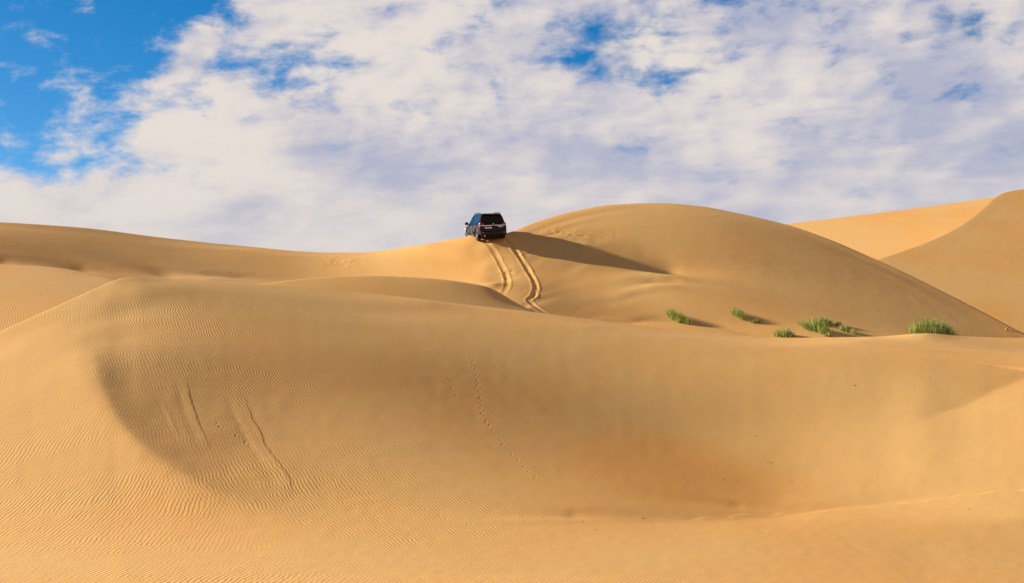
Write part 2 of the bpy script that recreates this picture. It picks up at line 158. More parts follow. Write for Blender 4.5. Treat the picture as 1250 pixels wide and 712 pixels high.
        -2514,-2330,-2122,-1900,-1668,-1432,-1217,-1096,-1052,-1042,-3082,-3109,-3137,-3166,-3196,-3226,-3252,-3270,-3284,-3294,-3304,-3311,-3318,-3324,-3328,
        -3333,-3337,-3340,-3336,-3349,-3334,-3297,-3254,-3210,-3164,-3116,-3068,-3016,-2956,-2886,-2797,-2680,-2527,-2340,-2130,-1906,-1670,-1433,-1222,-1115,
        -1078,-1070,-3089,-3116,-3144,-3173,-3203,-3234,-3258,-3275,-3288,-3298,-3307,-3314,-3322,-3328,-3333,-3338,-3342,-3346,-3342,-3358,-3339,-3301,-3260,
        -3216,-3172,-3128,-3082,-3032,-2974,-2904,-2814,-2695,-2539,-2349,-2136,-1910,-1672,-1433,-1228,-1134,-1106,-1098,-3096,-3124,-3152,-3181,-3211,-3241,
        -3264,-3280,-3292,-3302,-3311,-3318,-3325,-3332,-3337,-3342,-3348,-3351,-3350,-3368,-3344,-3305,-3264,-3224,-3182,-3140,-3096,-3048,-2991,-2922,-2831,
        -2710,-2550,-2356,-2141,-1912,-1671,-1432,-1236,-1155,-1133,-1126,-3104,-3131,-3160,-3188,-3219,-3248,-3270,-3285,-3296,-3306,-3314,-3322,-3329,-3336,
        -3342,-3348,-3353,-3357,-3358,-3378,-3349,-3309,-3270,-3232,-3192,-3152,-3110,-3064,-3008,-2939,-2848,-2724,-2560,-2363,-2144,-1912,-1669,-1430,-1243,
        -1177,-1162,-1156,-3112,-3139,-3168,-3197,-3227,-3255,-3275,-3290,-3301,-3310,-3318,-3326,-3332,-3340,-3346,-3352,-3358,-3363,-3366,-3388,-3352,-3313,
        -3276,-3240,-3203,-3166,-3126,-3080,-3026,-2956,-2864,-2737,-2570,-2368,-2146,-1912,-1666,-1429,-1252,-1200,-1192,-1187,-3119,-3147,-3176,-3205,-3236,
        -3262,-3280,-3294,-3305,-3314,-3322,-3330,-3336,-3344,-3350,-3358,-3364,-3370,-3376,-3400,-3356,-3318,-3283,-3249,-3214,-3179,-3141,-3097,-3044,-2974,
        -2880,-2750,-2578,-2372,-2148,-1910,-1661,-1428,-1262,-1226,-1222,-1218,-3127,-3155,-3184,-3213,-3243,-3268,-3286,-3299,-3309,-3318,-3326,-3333,-3340,
        -3348,-3356,-3363,-3370,-3376,-3386,-3402,-3358,-3323,-3290,-3259,-3226,-3194,-3157,-3114,-3061,-2991,-2895,-2762,-2585,-2376,-2148,-1907,-1656,-1426,
        -1274,-1254,-1252,-1250,-3134,-3163,-3192,-3222,-3251,-3274,-3290,-3303,-3313,-3322,-3330,-3337,-3344,-3352,-3360,-3368,-3376,-3384,-3394,-3405,-3361,
        -3329,-3299,-3270,-3240,-3208,-3174,-3132,-3079,-3008,-2910,-2773,-2592,-2378,-2147,-1904,-1652,-1427,-1289,-1284,-1282,-1280,-3142,-3170,-3200,-3230,
        -3258,-3280,-3296,-3308,-3317,-3325,-3333,-3340,-3348,-3356,-3365,-3374,-3382,-3392,-3402,-3408,-3366,-3336,-3308,-3282,-3254,-3224,-3190,-3150,-3097,
        -3026,-2925,-2784,-2598,-2380,-2146,-1900,-1647,-1429,-1310,-1310,-1310,-1312,-3150,-3178,-3208,-3238,-3264,-3285,-3300,-3312,-3320,-3329,-3336,-3344,
        -3352,-3361,-3370,-3380,-3389,-3400,-3410,-3412,-3371,-3344,-3320,-3294,-3268,-3240,-3208,-3168,-3116,-3043,-2940,-2795,-2604,-2382,-2145,-1896,-1644,
        -1434,-1334,-1336,-1339,-1342,-3158,-3186,-3216,-3246,-3270,-3290,-3304,-3316,-3324,-3332,-3340,-3348,-3356,-3366,-3376,-3386,-3396,-3408,-3418,-3416,
        -3378,-3354,-3331,-3308,-3284,-3258,-3227,-3188,-3134,-3061,-2956,-2806,-2610,-2384,-2144,-1892,-1640,-1440,-1360,-1363,-1367,-1372,-3166,-3194,-3224,
        -3253,-3276,-3295,-3309,-3320,-3328,-3336,-3344,-3352,-3360,-3370,-3381,-3392,-3404,-3416,-3426,-3422,-3386,-3364,-3344,-3323,-3300,-3275,-3246,-3207,
        -3154,-3079,-2970,-2817,-2616,-2386,-2142,-1889,-1639,-1448,-1385,-1390,-1394,-1400,-3173,-3202,-3232,-3260,-3282,-3300,-3313,-3323,-3332,-3339,-3347,
        -3356,-3365,-3376,-3386,-3398,-3411,-3424,-3434,-3428,-3394,-3374,-3358,-3338,-3318,-3294,-3265,-3227,-3173,-3096,-2986,-2828,-2622,-2388,-2141,-1886,
        -1639,-1459,-1410,-1416,-1422,-1429,-3180,-3210,-3240,-3266,-3288,-3304,-3317,-3326,-3335,-3342,-3350,-3360,-3370,-3380,-3392,-3405,-3418,-3432,-3442,
        -3434,-3404,-3386,-3372,-3355,-3335,-3312,-3285,-3246,-3192,-3114,-3000,-2838,-2628,-2390,-2140,-1884,-1640,-1471,-1436,-1442,-1450,-1458,-3188,-3218,
        -3247,-3272,-3293,-3309,-3321,-3330,-3338,-3346,-3354,-3364,-3374,-3385,-3398,-3412,-3426,-3440,-3450,-3441,-3414,-3399,-3388,-3372,-3353,-3332,-3304,
        -3266,-3212,-3132,-3015,-2848,-2633,-2390,-2138,-1881,-1641,-1484,-1461,-1468,-1476,-1486,-3196,-3225,-3254,-3278,-3298,-3314,-3325,-3334,-3342,-3350,
        -3358,-3367,-3378,-3390,-3404,-3418,-3434,-3448,-3458,-3449,-3426,-3412,-3404,-3390,-3372,-3351,-3324,-3286,-3230,-3148,-3028,-2857,-2638,-2390,-2134,
        -1878,-1644,-1499,-1486,-1494,-1503,-1514,-3204,-3233,-3261,-3284,-3304,-3318,-3328,-3338,-3345,-3353,-3362,-3371,-3382,-3396,-3410,-3425,-3441,-3456,
        -3465,-3457,-3438,-3426,-3420,-3407,-3390,-3371,-3344,-3306,-3248,-3164,-3042,-2866,-2641,-2390,-2132,-1876,-1646,-1514,-1510,-1519,-1530,-1541,-3211,
        -3240,-3268,-3290,-3308,-3322,-3332,-3340,-3348,-3356,-3365,-3375,-3387,-3400,-3416,-3432,-3448,-3464,-3473,-3466,-3449,-3440,-3438,-3426,-3410,-3390,
        -3364,-3324,-3266,-3180,-3053,-2872,-2644,-2389,-2128,-1872,-1650,-1530,-1533,-1543,-1554,-1568,-3219,-3248,-3274,-3296,-3313,-3326,-3336,-3344,-3352,
        -3360,-3368,-3379,-3392,-3406,-3422,-3438,-3456,-3472,-3481,-3474,-3461,-3454,-3455,-3444,-3428,-3410,-3384,-3344,-3282,-3194,-3063,-2878,-2644,-2386,
        -2124,-1870,-1654,-1548,-1556,-1566,-1578,-1592,-3227,-3255,-3280,-3300,-3318,-3330,-3340,-3347,-3354,-3363,-3372,-3384,-3396,-3411,-3428,-3445,-3464,
        -3480,-3489,-3484,-3473,-3468,-3473,-3462,-3448,-3430,-3404,-3362,-3298,-3206,-3072,-2882,-2644,-2383,-2118,-1866,-1659,-1566,-1576,-1588,-1602,-1616,
        -3235,-3262,-3286,-3306,-3322,-3334,-3343,-3350,-3358,-3366,-3376,-3388,-3401,-3416,-3434,-3452,-3471,-3488,-3497,-3494,-3486,-3482,-3491,-3480,-3466,
        -3450,-3423,-3379,-3312,-3217,-3078,-2884,-2642,-2378,-2112,-1864,-1664,-1585,-1596,-1610,-1623,-1638,-3242,-3268,-3292,-3311,-3326,-3338,-3346,-3354,
        -3361,-3370,-3380,-3392,-3406,-3422,-3440,-3459,-3478,-3496,-3505,-3502,-3498,-3497,-3510,-3498,-3486,-3469,-3442,-3395,-3325,-3226,-3082,-2884,-2638,
        -2372,-2106,-1860,-1669,-1604,-1616,-1630,-1644,-1660,-3250,-3275,-3298,-3316,-3331,-3342,-3350,-3357,-3364,-3373,-3384,-3396,-3411,-3428,-3446,-3466,
        -3486,-3502,-3512,-3512,-3510,-3512,-3528,-3516,-3504,-3488,-3459,-3410,-3336,-3232,-3084,-2882,-2633,-2364,-2097,-1855,-1674,-1622,-1636,-1650,-1666,
        -1682,-3258,-3282,-3303,-3321,-3336,-3346,-3353,-3360,-3368,-3377,-3388,-3400,-3416,-3433,-3452,-3472,-3492,-3510,-3520,-3521,-3522,-3527,-3546,-3532,
        -3522,-3506,-3476,-3423,-3345,-3237,-3084,-2878,-2626,-2354,-2088,-1850,-1681,-1640,-1654,-1670,-1686,-1705,-3266,-3288,-3308,-3326,-3340,-3349,-3356,
        -3364,-3372,-3380,-3392,-3406,-3421,-3439,-3458,-3479,-3499,-3516,-3527,-3530,-3534,-3542,-3564,-3548,-3540,-3524,-3491,-3435,-3352,-3239,-3082,-2872,
        -2618,-2344,-2077,-1846,-1688,-1658,-1672,-1689,-1708,-1728,-3272,-3294,-3314,-3330,-3344,-3352,-3360,-3367,-3375,-3384,-3396,-3410,-3426,-3445,-3465,
        -3486,-3506,-3524,-3535,-3540,-3546,-3557,-3584,-3564,-3558,-3541,-3506,-3446,-3358,-3240,-3078,-2866,-2609,-2332,-2066,-1842,-1694,-1674,-1690,-1708,
        -1728,-1750,-3280,-3300,-3319,-3335,-3348,-3356,-3364,-3370,-3379,-3388,-3401,-3416,-3432,-3451,-3472,-3493,-3514,-3531,-3543,-3550,-3557,-3571,-3594,
        -3579,-3574,-3557,-3520,-3455,-3362,-3238,-3074,-2859,-2600,-2320,-2056,-1838,-1702,-1690,-1706,-1724,-1746,-1770,-3286,-3306,-3324,-3339,-3352,-3360,
        -3366,-3374,-3382,-3393,-3406,-3420,-3438,-3458,-3478,-3500,-3520,-3538,-3550,-3558,-3568,-3584,-3606,-3593,-3590,-3572,-3532,-3463,-3366,-3238,-3069,
        -2852,-2590,-2310,-2046,-1836,-1710,-1703,-1720,-1740,-1762,-1788,-3292,-3312,-3328,-3343,-3354,-3363,-3370,-3378,-3386,-3398,-3410,-3426,-3444,-3464,
        -3485,-3507,-3528,-3546,-3558,-3567,-3578,-3595,-3616,-3606,-3604,-3586,-3543,-3470,-3368,-3236,-3064,-2844,-2582,-2300,-2038,-1836,-1719,-1714,-1732,
        -1752,-1776,-1804,-3298,-3316,-3332,-3346,-3358,-3366,-3374,-3382,-3390,-3402,-3416,-3432,-3450,-3470,-3492,-3514,-3534,-3552,-3565,-3574,-3586,-3604,
        -3624,-3616,-3616,-3597,-3552,-3477,-3372,-3234,-3060,-2838,-2574,-2292,-2033,-1836,-1728,-1724,-1742,-1762,-1787,-1815,-3304,-3321,-3336,-3350,-3360,
        -3369,-3376,-3385,-3394,-3406,-3420,-3437,-3456,-3476,-3498,-3520,-3541,-3558,-3571,-3581,-3593,-3610,-3629,-3624,-3626,-3606,-3560,-3482,-3374,-3234,
        -3056,-2833,-2568,-2285,-2029,-1839,-1736,-1730,-1749,-1770,-1794,-1822,-3308,-3325,-3340,-3353,-3364,-3372,-3380,-3388,-3398,-3410,-3426,-3442,-3462,
        -3482,-3504,-3526,-3546,-3564,-3576,-3586,-3598,-3614,-3632,-3628,-3632,-3612,-3566,-3486,-3376,-3233,-3053,-2829,-2563,-2281,-2028,-1843,-1746,-1736,
        -1754,-1774,-1798,-1826,-3313,-3329,-3343,-3356,-3366,-3374,-3383,-3392,-3402,-3415,-3430,-3448,-3467,-3488,-3510,-3532,-3552,-3569,-3581,-3590,-3601,
        -3617,-3634,-3631,-3635,-3617,-3570,-3490,-3377,-3232,-3051,-2826,-2561,-2279,-2029,-1848,-1754,-1738,-1756,-1777,-1800,-1825,-3317,-3332,-3346,-3358,
        -3368,-3378,-3386,-3395,-3406,-3420,-3434,-3452,-3472,-3494,-3516,-3538,-3558,-3574,-3585,-3594,-3604,-3618,-3634,-3632,-3637,-3620,-3572,-3492,-3378,
        -3232,-3050,-2826,-2560,-2280,-2031,-1854,-1764,-1740,-1758,-1778,-1799,-1823,-3321,-3336,-3348,-3360,-3371,-3380,-3389,-3398,-3410,-3424,-3440,-3458,
        -3478,-3500,-3522,-3543,-3562,-3578,-3589,-3596,-3605,-3618,-3633,-3632,-3638,-3622,-3574,-3494,-3378,-3230,-3048,-2826,-2562,-2282,-2035,-1862,-1772,
        -1742,-1759,-1777,-1798,-1820,-3324,-3338,-3351,-3363,-3373,-3382,-3392,-3402,-3414,-3428,-3444,-3462,-3483,-3504,-3527,-3548,-3568,-3582,-3592,-3600,
        -3606,-3618,-3632,-3632,-3638,-3622,-3574,-3494,-3378,-3230,-3048,-2828,-2565,-2286,-2041,-1870,-1782,-1746,-1758,-1775,-1794,-1816,-3328,-3341,-3354,
        -3365,-3376,-3385,-3394,-3405,-3417,-3432,-3448,-3467,-3488,-3510,-3532,-3554,-3572,-3587,-3596,-3602,-3608,-3618,-3630,-3632,-3638,-3622,-3574,-3494,
        -3377,-3228,-3048,-2830,-2570,-2290,-2047,-1880,-1792,-1754,-1754,-1772,-1790,-1812,-3331,-3344,-3356,-3367,-3378,-3388,-3397,-3408,-3421,-3436,-3452,
        -3472,-3493,-3515,-3538,-3558,-3577,-3592,-3600,-3605,-3609,-3618,-3630,-3632,-3637,-3622,-3574,-3493,-3376,-3226,-3048,-2832,-2574,-2298,-2055,-1890,
        -1802,-1762,-1750,-1768,-1786,-1806,-3334,-3346,-3358,-3369,-3380,-3390,-3400,-3412,-3424,-3440,-3457,-3476,-3498,-3520,-3542,-3564,-3582,-3596,-3604,
        -3608,-3610,-3618,-3628,-3631,-3636,-3621,-3573,-3492,-3374,-3225,-3048,-2835,-2580,-2305,-2064,-1900,-1813,-1772,-1748,-1765,-1782,-1800,-3337,-3348,
        -3360,-3371,-3382,-3392,-3402,-3414,-3428,-3444,-3461,-3481,-3502,-3525,-3548,-3569,-3587,-3600,-3608,-3612,-3612,-3618,-3628,-3631,-3636,-3620,-3572,
        -3490,-3372,-3224,-3048,-2838,-2587,-2314,-2075,-1912,-1824,-1782,-1748,-1764,-1778,-1793,-3340,-3350,-3362,-3373,-3384,-3394,-3405,-3418,-3431,-3447,
        -3465,-3485,-3507,-3530,-3552,-3574,-3592,-3605,-3612,-3614,-3614,-3618,-3627,-3630,-3634,-3618,-3570,-3488,-3370,-3222,-3048,-2841,-2594,-2324,-2086,
        -1924,-1836,-1792,-1753,-1768,-1774,-1786,-3342,-3353,-3364,-3374,-3386,-3396,-3408,-3420,-3434,-3450,-3469,-3489,-3512,-3534,-3557,-3578,-3596,-3610,
        -3616,-3618,-3616,-3618,-3626,-3630,-3633,-3618,-3570,-3486,-3370,-3222,-3050,-2845,-2602,-2335,-2100,-1938,-1848,-1802,-1762,-1780,-1767,-1778,-3344,
        -3354,-3366,-3376,-3388,-3398,-3410,-3422,-3437,-3454,-3472,-3493,-3515,-3538,-3562,-3583,-3601,-3614,-3620,-3621,-3618,-3618,-3624,-3628,-3632,-3616,
        -3569,-3486,-3370,-3224,-3052,-2851,-2612,-2349,-2115,-1952,-1861,-1814,-1774,-1792,-1769,-1768,-3347,-3356,-3367,-3378,-3389,-3400,-3412,-3425,-3440,
        -3456,-3475,-3496,-3518,-3542,-3565,-3587,-3605,-3618,-3624,-3624,-3619,-3617,-3622,-3626,-3630,-3616,-3570,-3487,-3373,-3228,-3058,-2860,-2625,-2366,
        -2134,-1970,-1876,-1826,-1786,-1804,-1774,-1754,-3349,-3358,-3368,-3379,-3390,-3402,-3414,-3427,-3442,-3458,-3478,-3499,-3522,-3545,-3568,-3590,-3609,
        -3622,-3628,-3627,-3621,-3616,-3620,-3624,-3628,-3615,-3572,-3490,-3377,-3235,-3067,-2872,-2641,-2388,-2156,-1990,-1892,-1840,-1800,-1818,-1780,-1732,
        -3350,-3360,-3370,-3380,-3392,-3403,-3415,-3428,-3444,-3461,-3480,-3502,-3524,-3548,-3572,-3594,-3612,-3626,-3632,-3630,-3622,-3616,-3618,-3620,-3625,
        -3615,-3574,-3493,-3382,-3242,-3076,-2884,-2658,-2408,-2180,-2011,-1910,-1854,-1813,-1831,-1790,-1708,-3353,-3362,-3372,-3382,-3394,-3405,-3417,-3431,
        -3446,-3464,-3483,-3504,-3528,-3552,-3576,-3598,-3617,-3630,-3636,-3634,-3624,-3616,-3615,-3618,-3622,-3614,-3576,-3496,-3384,-3246,-3083,-2892,-2670,
        -2426,-2200,-2031,-1926,-1868,-1826,-1845,-1803,-1684,-3356,-3364,-3374,-3384,-3396,-3408,-3420,-3434,-3449,-3467,-3486,-3508,-3532,-3556,-3580,-3602,
        -3622,-3634,-3640,-3636,-3626,-3615,-3612,-3614,-3620,-3612,-3574,-3494,-3383,-3246,-3083,-2894,-2673,-2434,-2212,-2046,-1940,-1880,-1840,-1859,-1816,
        -1668,-3358,-3367,-3377,-3388,-3398,-3410,-3423,-3438,-3454,-3472,-3492,-3514,-3537,-3562,-3586,-3608,-3627,-3640,-3644,-3639,-3626,-3614,-3610,-3612,
        -3616,-3608,-3570,-3488,-3374,-3238,-3074,-2884,-2666,-2430,-2216,-2055,-1951,-1890,-1853,-1872,-1826,-1661,-3362,-3371,-3380,-3392,-3402,-3414,-3428,
        -3442,-3458,-3477,-3498,-3520,-3544,-3569,-3593,-3615,-3633,-3644,-3648,-3641,-3625,-3611,-3608,-3609,-3614,-3602,-3560,-3474,-3359,-3220,-3056,-2864,
        -2646,-2416,-2211,-2057,-1958,-1899,-1866,-1886,-1832,-1669,-3366,-3375,-3385,-3396,-3407,-3420,-3433,-3448,-3465,-3484,-3505,-3528,-3552,-3577,-3601,
        -3623,-3640,-3650,-3651,-3642,-3623,-3608,-3604,-3607,-3610,-3594,-3546,-3454,-3337,-3196,-3029,-2835,-2617,-2394,-2199,-2054,-1961,-1906,-1878,-1898,
        -1837,-1688,-3371,-3380,-3390,-3400,-3412,-3425,-3438,-3454,-3472,-3492,-3514,-3537,-3562,-3586,-3610,-3631,-3647,-3656,-3654,-3642,-3620,-3605,-3602,
        -3604,-3606,-3584,-3528,-3432,-3312,-3168,-2997,-2800,-2584,-2368,-2184,-2050,-1964,-1912,-1892,-1910,-1843,-1714,-3376,-3384,-3395,-3406,-3418,-3430,
        -3444,-3461,-3480,-3500,-3522,-3546,-3571,-3596,-3620,-3640,-3654,-3660,-3656,-3641,-3616,-3601,-3599,-3602,-3600,-3573,-3510,-3408,-3285,-3137,-2964,
        -2765,-2550,-2342,-2170,-2046,-1966,-1920,-1904,-1922,-1852,-1738,-3380,-3390,-3400,-3411,-3423,-3436,-3451,-3468,-3486,-3508,-3530,-3555,-3580,-3605,
        -3628,-3648,-3660,-3665,-3658,-3640,-3612,-3597,-3596,-3600,-3595,-3562,-3492,-3386,-3258,-3108,-2932,-2732,-2520,-2322,-2160,-2045,-1970,-1928,-1918,
        -1936,-1864,-1756,-3384,-3394,-3404,-3416,-3428,-3442,-3456,-3474,-3494,-3516,-3539,-3564,-3589,-3614,-3637,-3656,-3667,-3670,-3661,-3639,-3608,-3594,
        -3594,-3597,-3589,-3550,-3475,-3364,-3234,-3080,-2902,-2702,-2494,-2305,-2153,-2045,-1975,-1937,-1932,-1949,-1877,-1768,-3389,-3399,-3410,-3421,-3433,
        -3447,-3462,-3480,-3500,-3523,-3547,-3572,-3598,-3622,-3645,-3662,-3674,-3674,-3662,-3638,-3604,-3590,-3592,-3594,-3583,-3539,-3458,-3344,-3210,-3054,
        -2874,-2675,-2472,-2292,-2148,-2047,-1980,-1946,-1946,-1962,-1892,-1780,-3394,-3404,-3414,-3426,-3438,-3452,-3468,-3486,-3507,-3530,-3554,-3580,-3606,
        -3630,-3652,-3670,-3679,-3678,-3664,-3636,-3599,-3587,-3590,-3592,-3576,-3528,-3442,-3324,-3188,-3028,-2848,-2650,-2453,-2281,-2145,-2050,-1986,-1956,
        -1960,-1976,-1906,-1790,-3398,-3408,-3418,-3430,-3443,-3457,-3474,-3492,-3514,-3537,-3562,-3588,-3614,-3638,-3660,-3676,-3684,-3682,-3666,-3636,-3594,
        -3584,-3588,-3588,-3570,-3516,-3426,-3304,-3166,-3004,-2822,-2626,-2435,-2271,-2142,-2052,-1992,-1964,-1974,-1990,-1922,-1799,-3402,-3412,-3423,-3434,
        -3448,-3462,-3478,-3498,-3520,-3544,-3569,-3595,-3622,-3646,-3668,-3683,-3690,-3686,-3668,-3634,-3588,-3582,-3586,-3585,-3562,-3504,-3410,-3286,-3144,
        -2981,-2798,-2604,-2419,-2262,-2138,-2054,-1998,-1973,-1986,-2004,-1936,-1806,-3406,-3416,-3427,-3439,-3452,-3466,-3484,-3504,-3526,-3550,-3576,-3602,
        -3628,-3654,-3674,-3690,-3695,-3690,-3669,-3632,-3584,-3579,-3585,-3582,-3556,-3494,-3396,-3268,-3124,-2959,-2776,-2584,-2404,-2252,-2135,-2054,-2002,
        -1981,-1999,-2018,-1950,-1811,-3410,-3420,-3431,-3444,-3456,-3471,-3489,-3510,-3532,-3556,-3582,-3610,-3636,-3660,-3681,-3696,-3700,-3693,-3670,-3632,
        -3581,-3578,-3584,-3579,-3549,-3483,-3382,-3251,-3105,-2938,-2754,-2566,-2389,-2242,-2130,-2055,-2006,-1988,-2010,-2030,-1964,-1812,-3413,-3424,-3435,
        -3448,-3461,-3476,-3494,-3515,-3538,-3562,-3589,-3616,-3642,-3667,-3688,-3701,-3705,-3696,-3672,-3632,-3582,-3579,-3583,-3576,-3542,-3472,-3368,-3235,
        -3086,-2918,-2735,-2548,-2376,-2233,-2126,-2055,-2009,-1996,-2021,-2043,-1977,-1812,-3417,-3428,-3439,-3452,-3465,-3480,-3499,-3520,-3544,-3568,-3595,
        -3622,-3649,-3674,-3694,-3706,-3710,-3700,-3674,-3633,-3586,-3580,-3582,-3572,-3536,-3462,-3354,-3220,-3068,-2899,-2716,-2530,-2362,-2224,-2121,-2054,
        -2011,-2003,-2030,-2055,-1989,-1812,-3420,-3431,-3443,-3456,-3470,-3485,-3504,-3526,-3549,-3574,-3602,-3628,-3656,-3680,-3700,-3712,-3714,-3703,-3676,
        -3634,-3590,-3582,-3582,-3568,-3528,-3452,-3341,-3204,-3051,-2880,-2696,-2514,-2348,-2214,-2116,-2054,-2014,-2011,-2038,-2066,-2000,-1810,-3424,-3435,
        -3446,-3460,-3474,-3490,-3509,-3530,-3554,-3580,-3607,-3635,-3662,-3686,-3706,-3718,-3719,-3706,-3678,-3636,-3594,-3584,-3580,-3564,-3521,-3441,-3327,
        -3188,-3034,-2862,-2678,-2497,-2336,-2206,-2111,-2052,-2015,-2019,-2046,-2076,-2010,-1808,-3427,-3438,-3450,-3464,-3478,-3494,-3514,-3536,-3560,-3586,
        -3613,-3641,-3668,-3692,-3711,-3722,-3723,-3710,-3680,-3638,-3598,-3585,-3579,-3560,-3513,-3430,-3314,-3172,-3016,-2843,-2660,-2480,-2322,-2196,-2106,
        -2050,-2017,-2026,-2054,-2085,-2019,-1806,-3430,-3442,-3454,-3467,-3482,-3499,-3518,-3540,-3565,-3592,-3619,-3646,-3674,-3698,-3716,-3728,-3727,-3712,
        -3682,-3641,-3601,-3586,-3578,-3556,-3505,-3419,-3300,-3158,-2999,-2824,-2642,-2464,-2310,-2188,-2101,-2048,-2018,-2034,-2062,-2092,-2026,-1804,-3434,
        -3446,-3458,-3471,-3486,-3504,-3523,-3546,-3570,-3596,-3624,-3652,-3680,-3703,-3722,-3732,-3730,-3715,-3684,-3642,-3604,-3588,-3576,-3550,-3497,-3408,
        -3286,-3142,-2982,-2806,-2624,-2449,-2298,-2179,-2096,-2046,-2019,-2039,-2068,-2098,-2031,-1800,-3438,-3449,-3462,-3475,-3490,-3508,-3528,-3550,-3576,
        -3602,-3630,-3658,-3685,-3708,-3727,-3736,-3734,-3718,-3686,-3644,-3606,-3588,-3574,-3546,-3489,-3396,-3272,-3126,-2964,-2788,-2606,-2434,-2286,-2170,
        -2091,-2044,-2019,-2045,-2072,-2103,-2035,-1798,-3441,-3452,-3465,-3479,-3494,-3512,-3532,-3556,-3580,-3608,-3636,-3664,-3690,-3714,-3732,-3740,-3737,
        -3720,-3687,-3645,-3608,-3588,-3572,-3540,-3480,-3385,-3259,-3110,-2947,-2770,-2589,-2418,-2274,-2162,-2086,-2042,-2021,-2047,-2076,-2106,-2037,-1794,
        -3444,-3456,-3468,-3482,-3498,-3516,-3537,-3560,-3586,-3613,-3641,-3669,-3696,-3719,-3736,-3744,-3740,-3721,-3688,-3646,-3608,-3588,-3569,-3536,-3472,
        -3374,-3245,-3095,-2930,-2752,-2572,-2404,-2262,-2154,-2080,-2038,-2022,-2048,-2077,-2108,-2037,-1790,-3448,-3460,-3472,-3486,-3502,-3521,-3542,-3565,
        -3590,-3618,-3646,-3674,-3701,-3724,-3740,-3748,-3742,-3722,-3688,-3646,-3609,-3586,-3566,-3530,-3464,-3362,-3231,-3079,-2912,-2734,-2555,-2389,-2250,
        -2146,-2076,-2036,-2022,-2049,-2078,-2109,-2034,-1786,-3451,-3463,-3476,-3490,-3506,-3525,-3546,-3570,-3596,-3623,-3652,-3680,-3706,-3728,-3744,-3750,
        -3744,-3723,-3688,-3646,-3609,-3586,-3563,-3524,-3455,-3350,-3217,-3063,-2895,-2716,-2538,-2374,-2239,-2138,-2070,-2033,-2022,-2050,-2078,-2110,-2031,
        -1782,-3454,-3466,-3480,-3494,-3510,-3530,-3551,-3574,-3600,-3628,-3656,-3684,-3711,-3733,-3748,-3754,-3746,-3723,-3688,-3645,-3608,-3584,-3560,-3518,
        -3446,-3339,-3203,-3047,-2878,-2700,-2522,-2360,-2228,-2130,-2065,-2030,-2023,-2050,-2078,-2110,-2028,-1778,-3458,-3470,-3483,-3498,-3514,-3534,-3556,
        -3580,-3606,-3634,-3662,-3690,-3716,-3737,-3752,-3756,-3747,-3724,-3686,-3644,-3608,-3582,-3556,-3513,-3438,-3327,-3188,-3031,-2860,-2682,-2506,-2347,
        -2217,-2122,-2060,-2028,-2023,-2050,-2079,-2110,-2023,-1774,-3461,-3474,-3486,-3502,-3518,-3538,-3560,-3584,-3610,-3638,-3667,-3694,-3720,-3742,-3756,
        -3758,-3748,-3724,-3686,-3643,-3606,-3580,-3553,-3506,-3428,-3315,-3174,-3015,-2844,-2665,-2490,-2334,-2207,-2114,-2056,-2026,-2023,-2050,-2079,-2110,
        -2019,-1769,-3464,-3477,-3490,-3506,-3522,-3542,-3564,-3589,-3616,-3644,-3672,-3700,-3725,-3746,-3759,-3761,-3750,-3724,-3685,-3642,-3604,-3578,-3550,
        -3500,-3419,-3302,-3160,-2998,-2826,-2648,-2474,-2320,-2196,-2108,-2051,-2023,-2023,-2050,-2079,-2110,-2015,-1764,-3468,-3480,-3494,-3510,-3526,-3546,
        -3569,-3594,-3620,-3648,-3677,-3704,-3730,-3750,-3762,-3764,-3751,-3724,-3684,-3640,-3603,-3576,-3546,-3494,-3409,-3290,-3144,-2982,-2809,-2631,-2459,
        -2308,-2187,-2100,-2047,-2022,-2023,-2050,-2079,-2110,-2010,-1758,-3471,-3484,-3498,-3513,-3530,-3550,-3574,-3598,-3625,-3654,-3682,-3710,-3734,-3754,
        -3766,-3766,-3752,-3724,-3683,-3639,-3602,-3574,-3542,-3488,-3400,-3278,-3130,-2966,-2792,-2614,-2444,-2294,-2177,-2094,-2042,-2019,-2023,-2051,-2080,
        -2109,-2006,-1752,]),
    'M': (150, 25, 31, 14, 0.82, [
        7600,7624,7648,7674,7701,7732,7772,7826,7890,7950,7995,8026,8043,8048,8042,8028,8012,8001,7986,7954,7908,7868,7842,7828,7819,7810,7796,7778,7754,7727,
        7700,], [
        -1908,-1828,-1744,-1656,-1566,-1471,-1372,-1272,-1173,-1075,-982,-896,-816,-708,-1940,-1860,-1776,-1688,-1598,-1502,-1404,-1304,-1203,-1106,-1012,
        -922,-820,-660,-1972,-1892,-1808,-1720,-1629,-1534,-1436,-1334,-1232,-1132,-1032,-926,-794,-610,-2003,-1922,-1838,-1751,-1660,-1564,-1465,-1362,-1258,
        -1152,-1042,-916,-758,-561,-2033,-1952,-1868,-1780,-1688,-1592,-1492,-1386,-1276,-1162,-1038,-892,-716,-516,-2059,-1978,-1894,-1806,-1713,-1616,-1512,
        -1402,-1285,-1160,-1020,-858,-670,-479,-2080,-1999,-1914,-1824,-1730,-1630,-1522,-1404,-1278,-1140,-986,-812,-622,-445,-2094,-2013,-1926,-1834,-1736,
        -1630,-1515,-1389,-1251,-1100,-933,-754,-568,-398,-2106,-2022,-1933,-1836,-1733,-1620,-1495,-1358,-1208,-1044,-868,-685,-500,-322,-2122,-2035,-1942,
        -1840,-1730,-1608,-1473,-1325,-1164,-992,-810,-624,-439,-262,-2148,-2058,-1960,-1852,-1735,-1606,-1462,-1305,-1136,-958,-772,-586,-400,-221,-2186,
        -2092,-1990,-1878,-1754,-1618,-1468,-1304,-1128,-946,-760,-572,-384,-198,-2238,-2140,-2033,-1917,-1789,-1648,-1492,-1323,-1144,-959,-770,-581,-388,
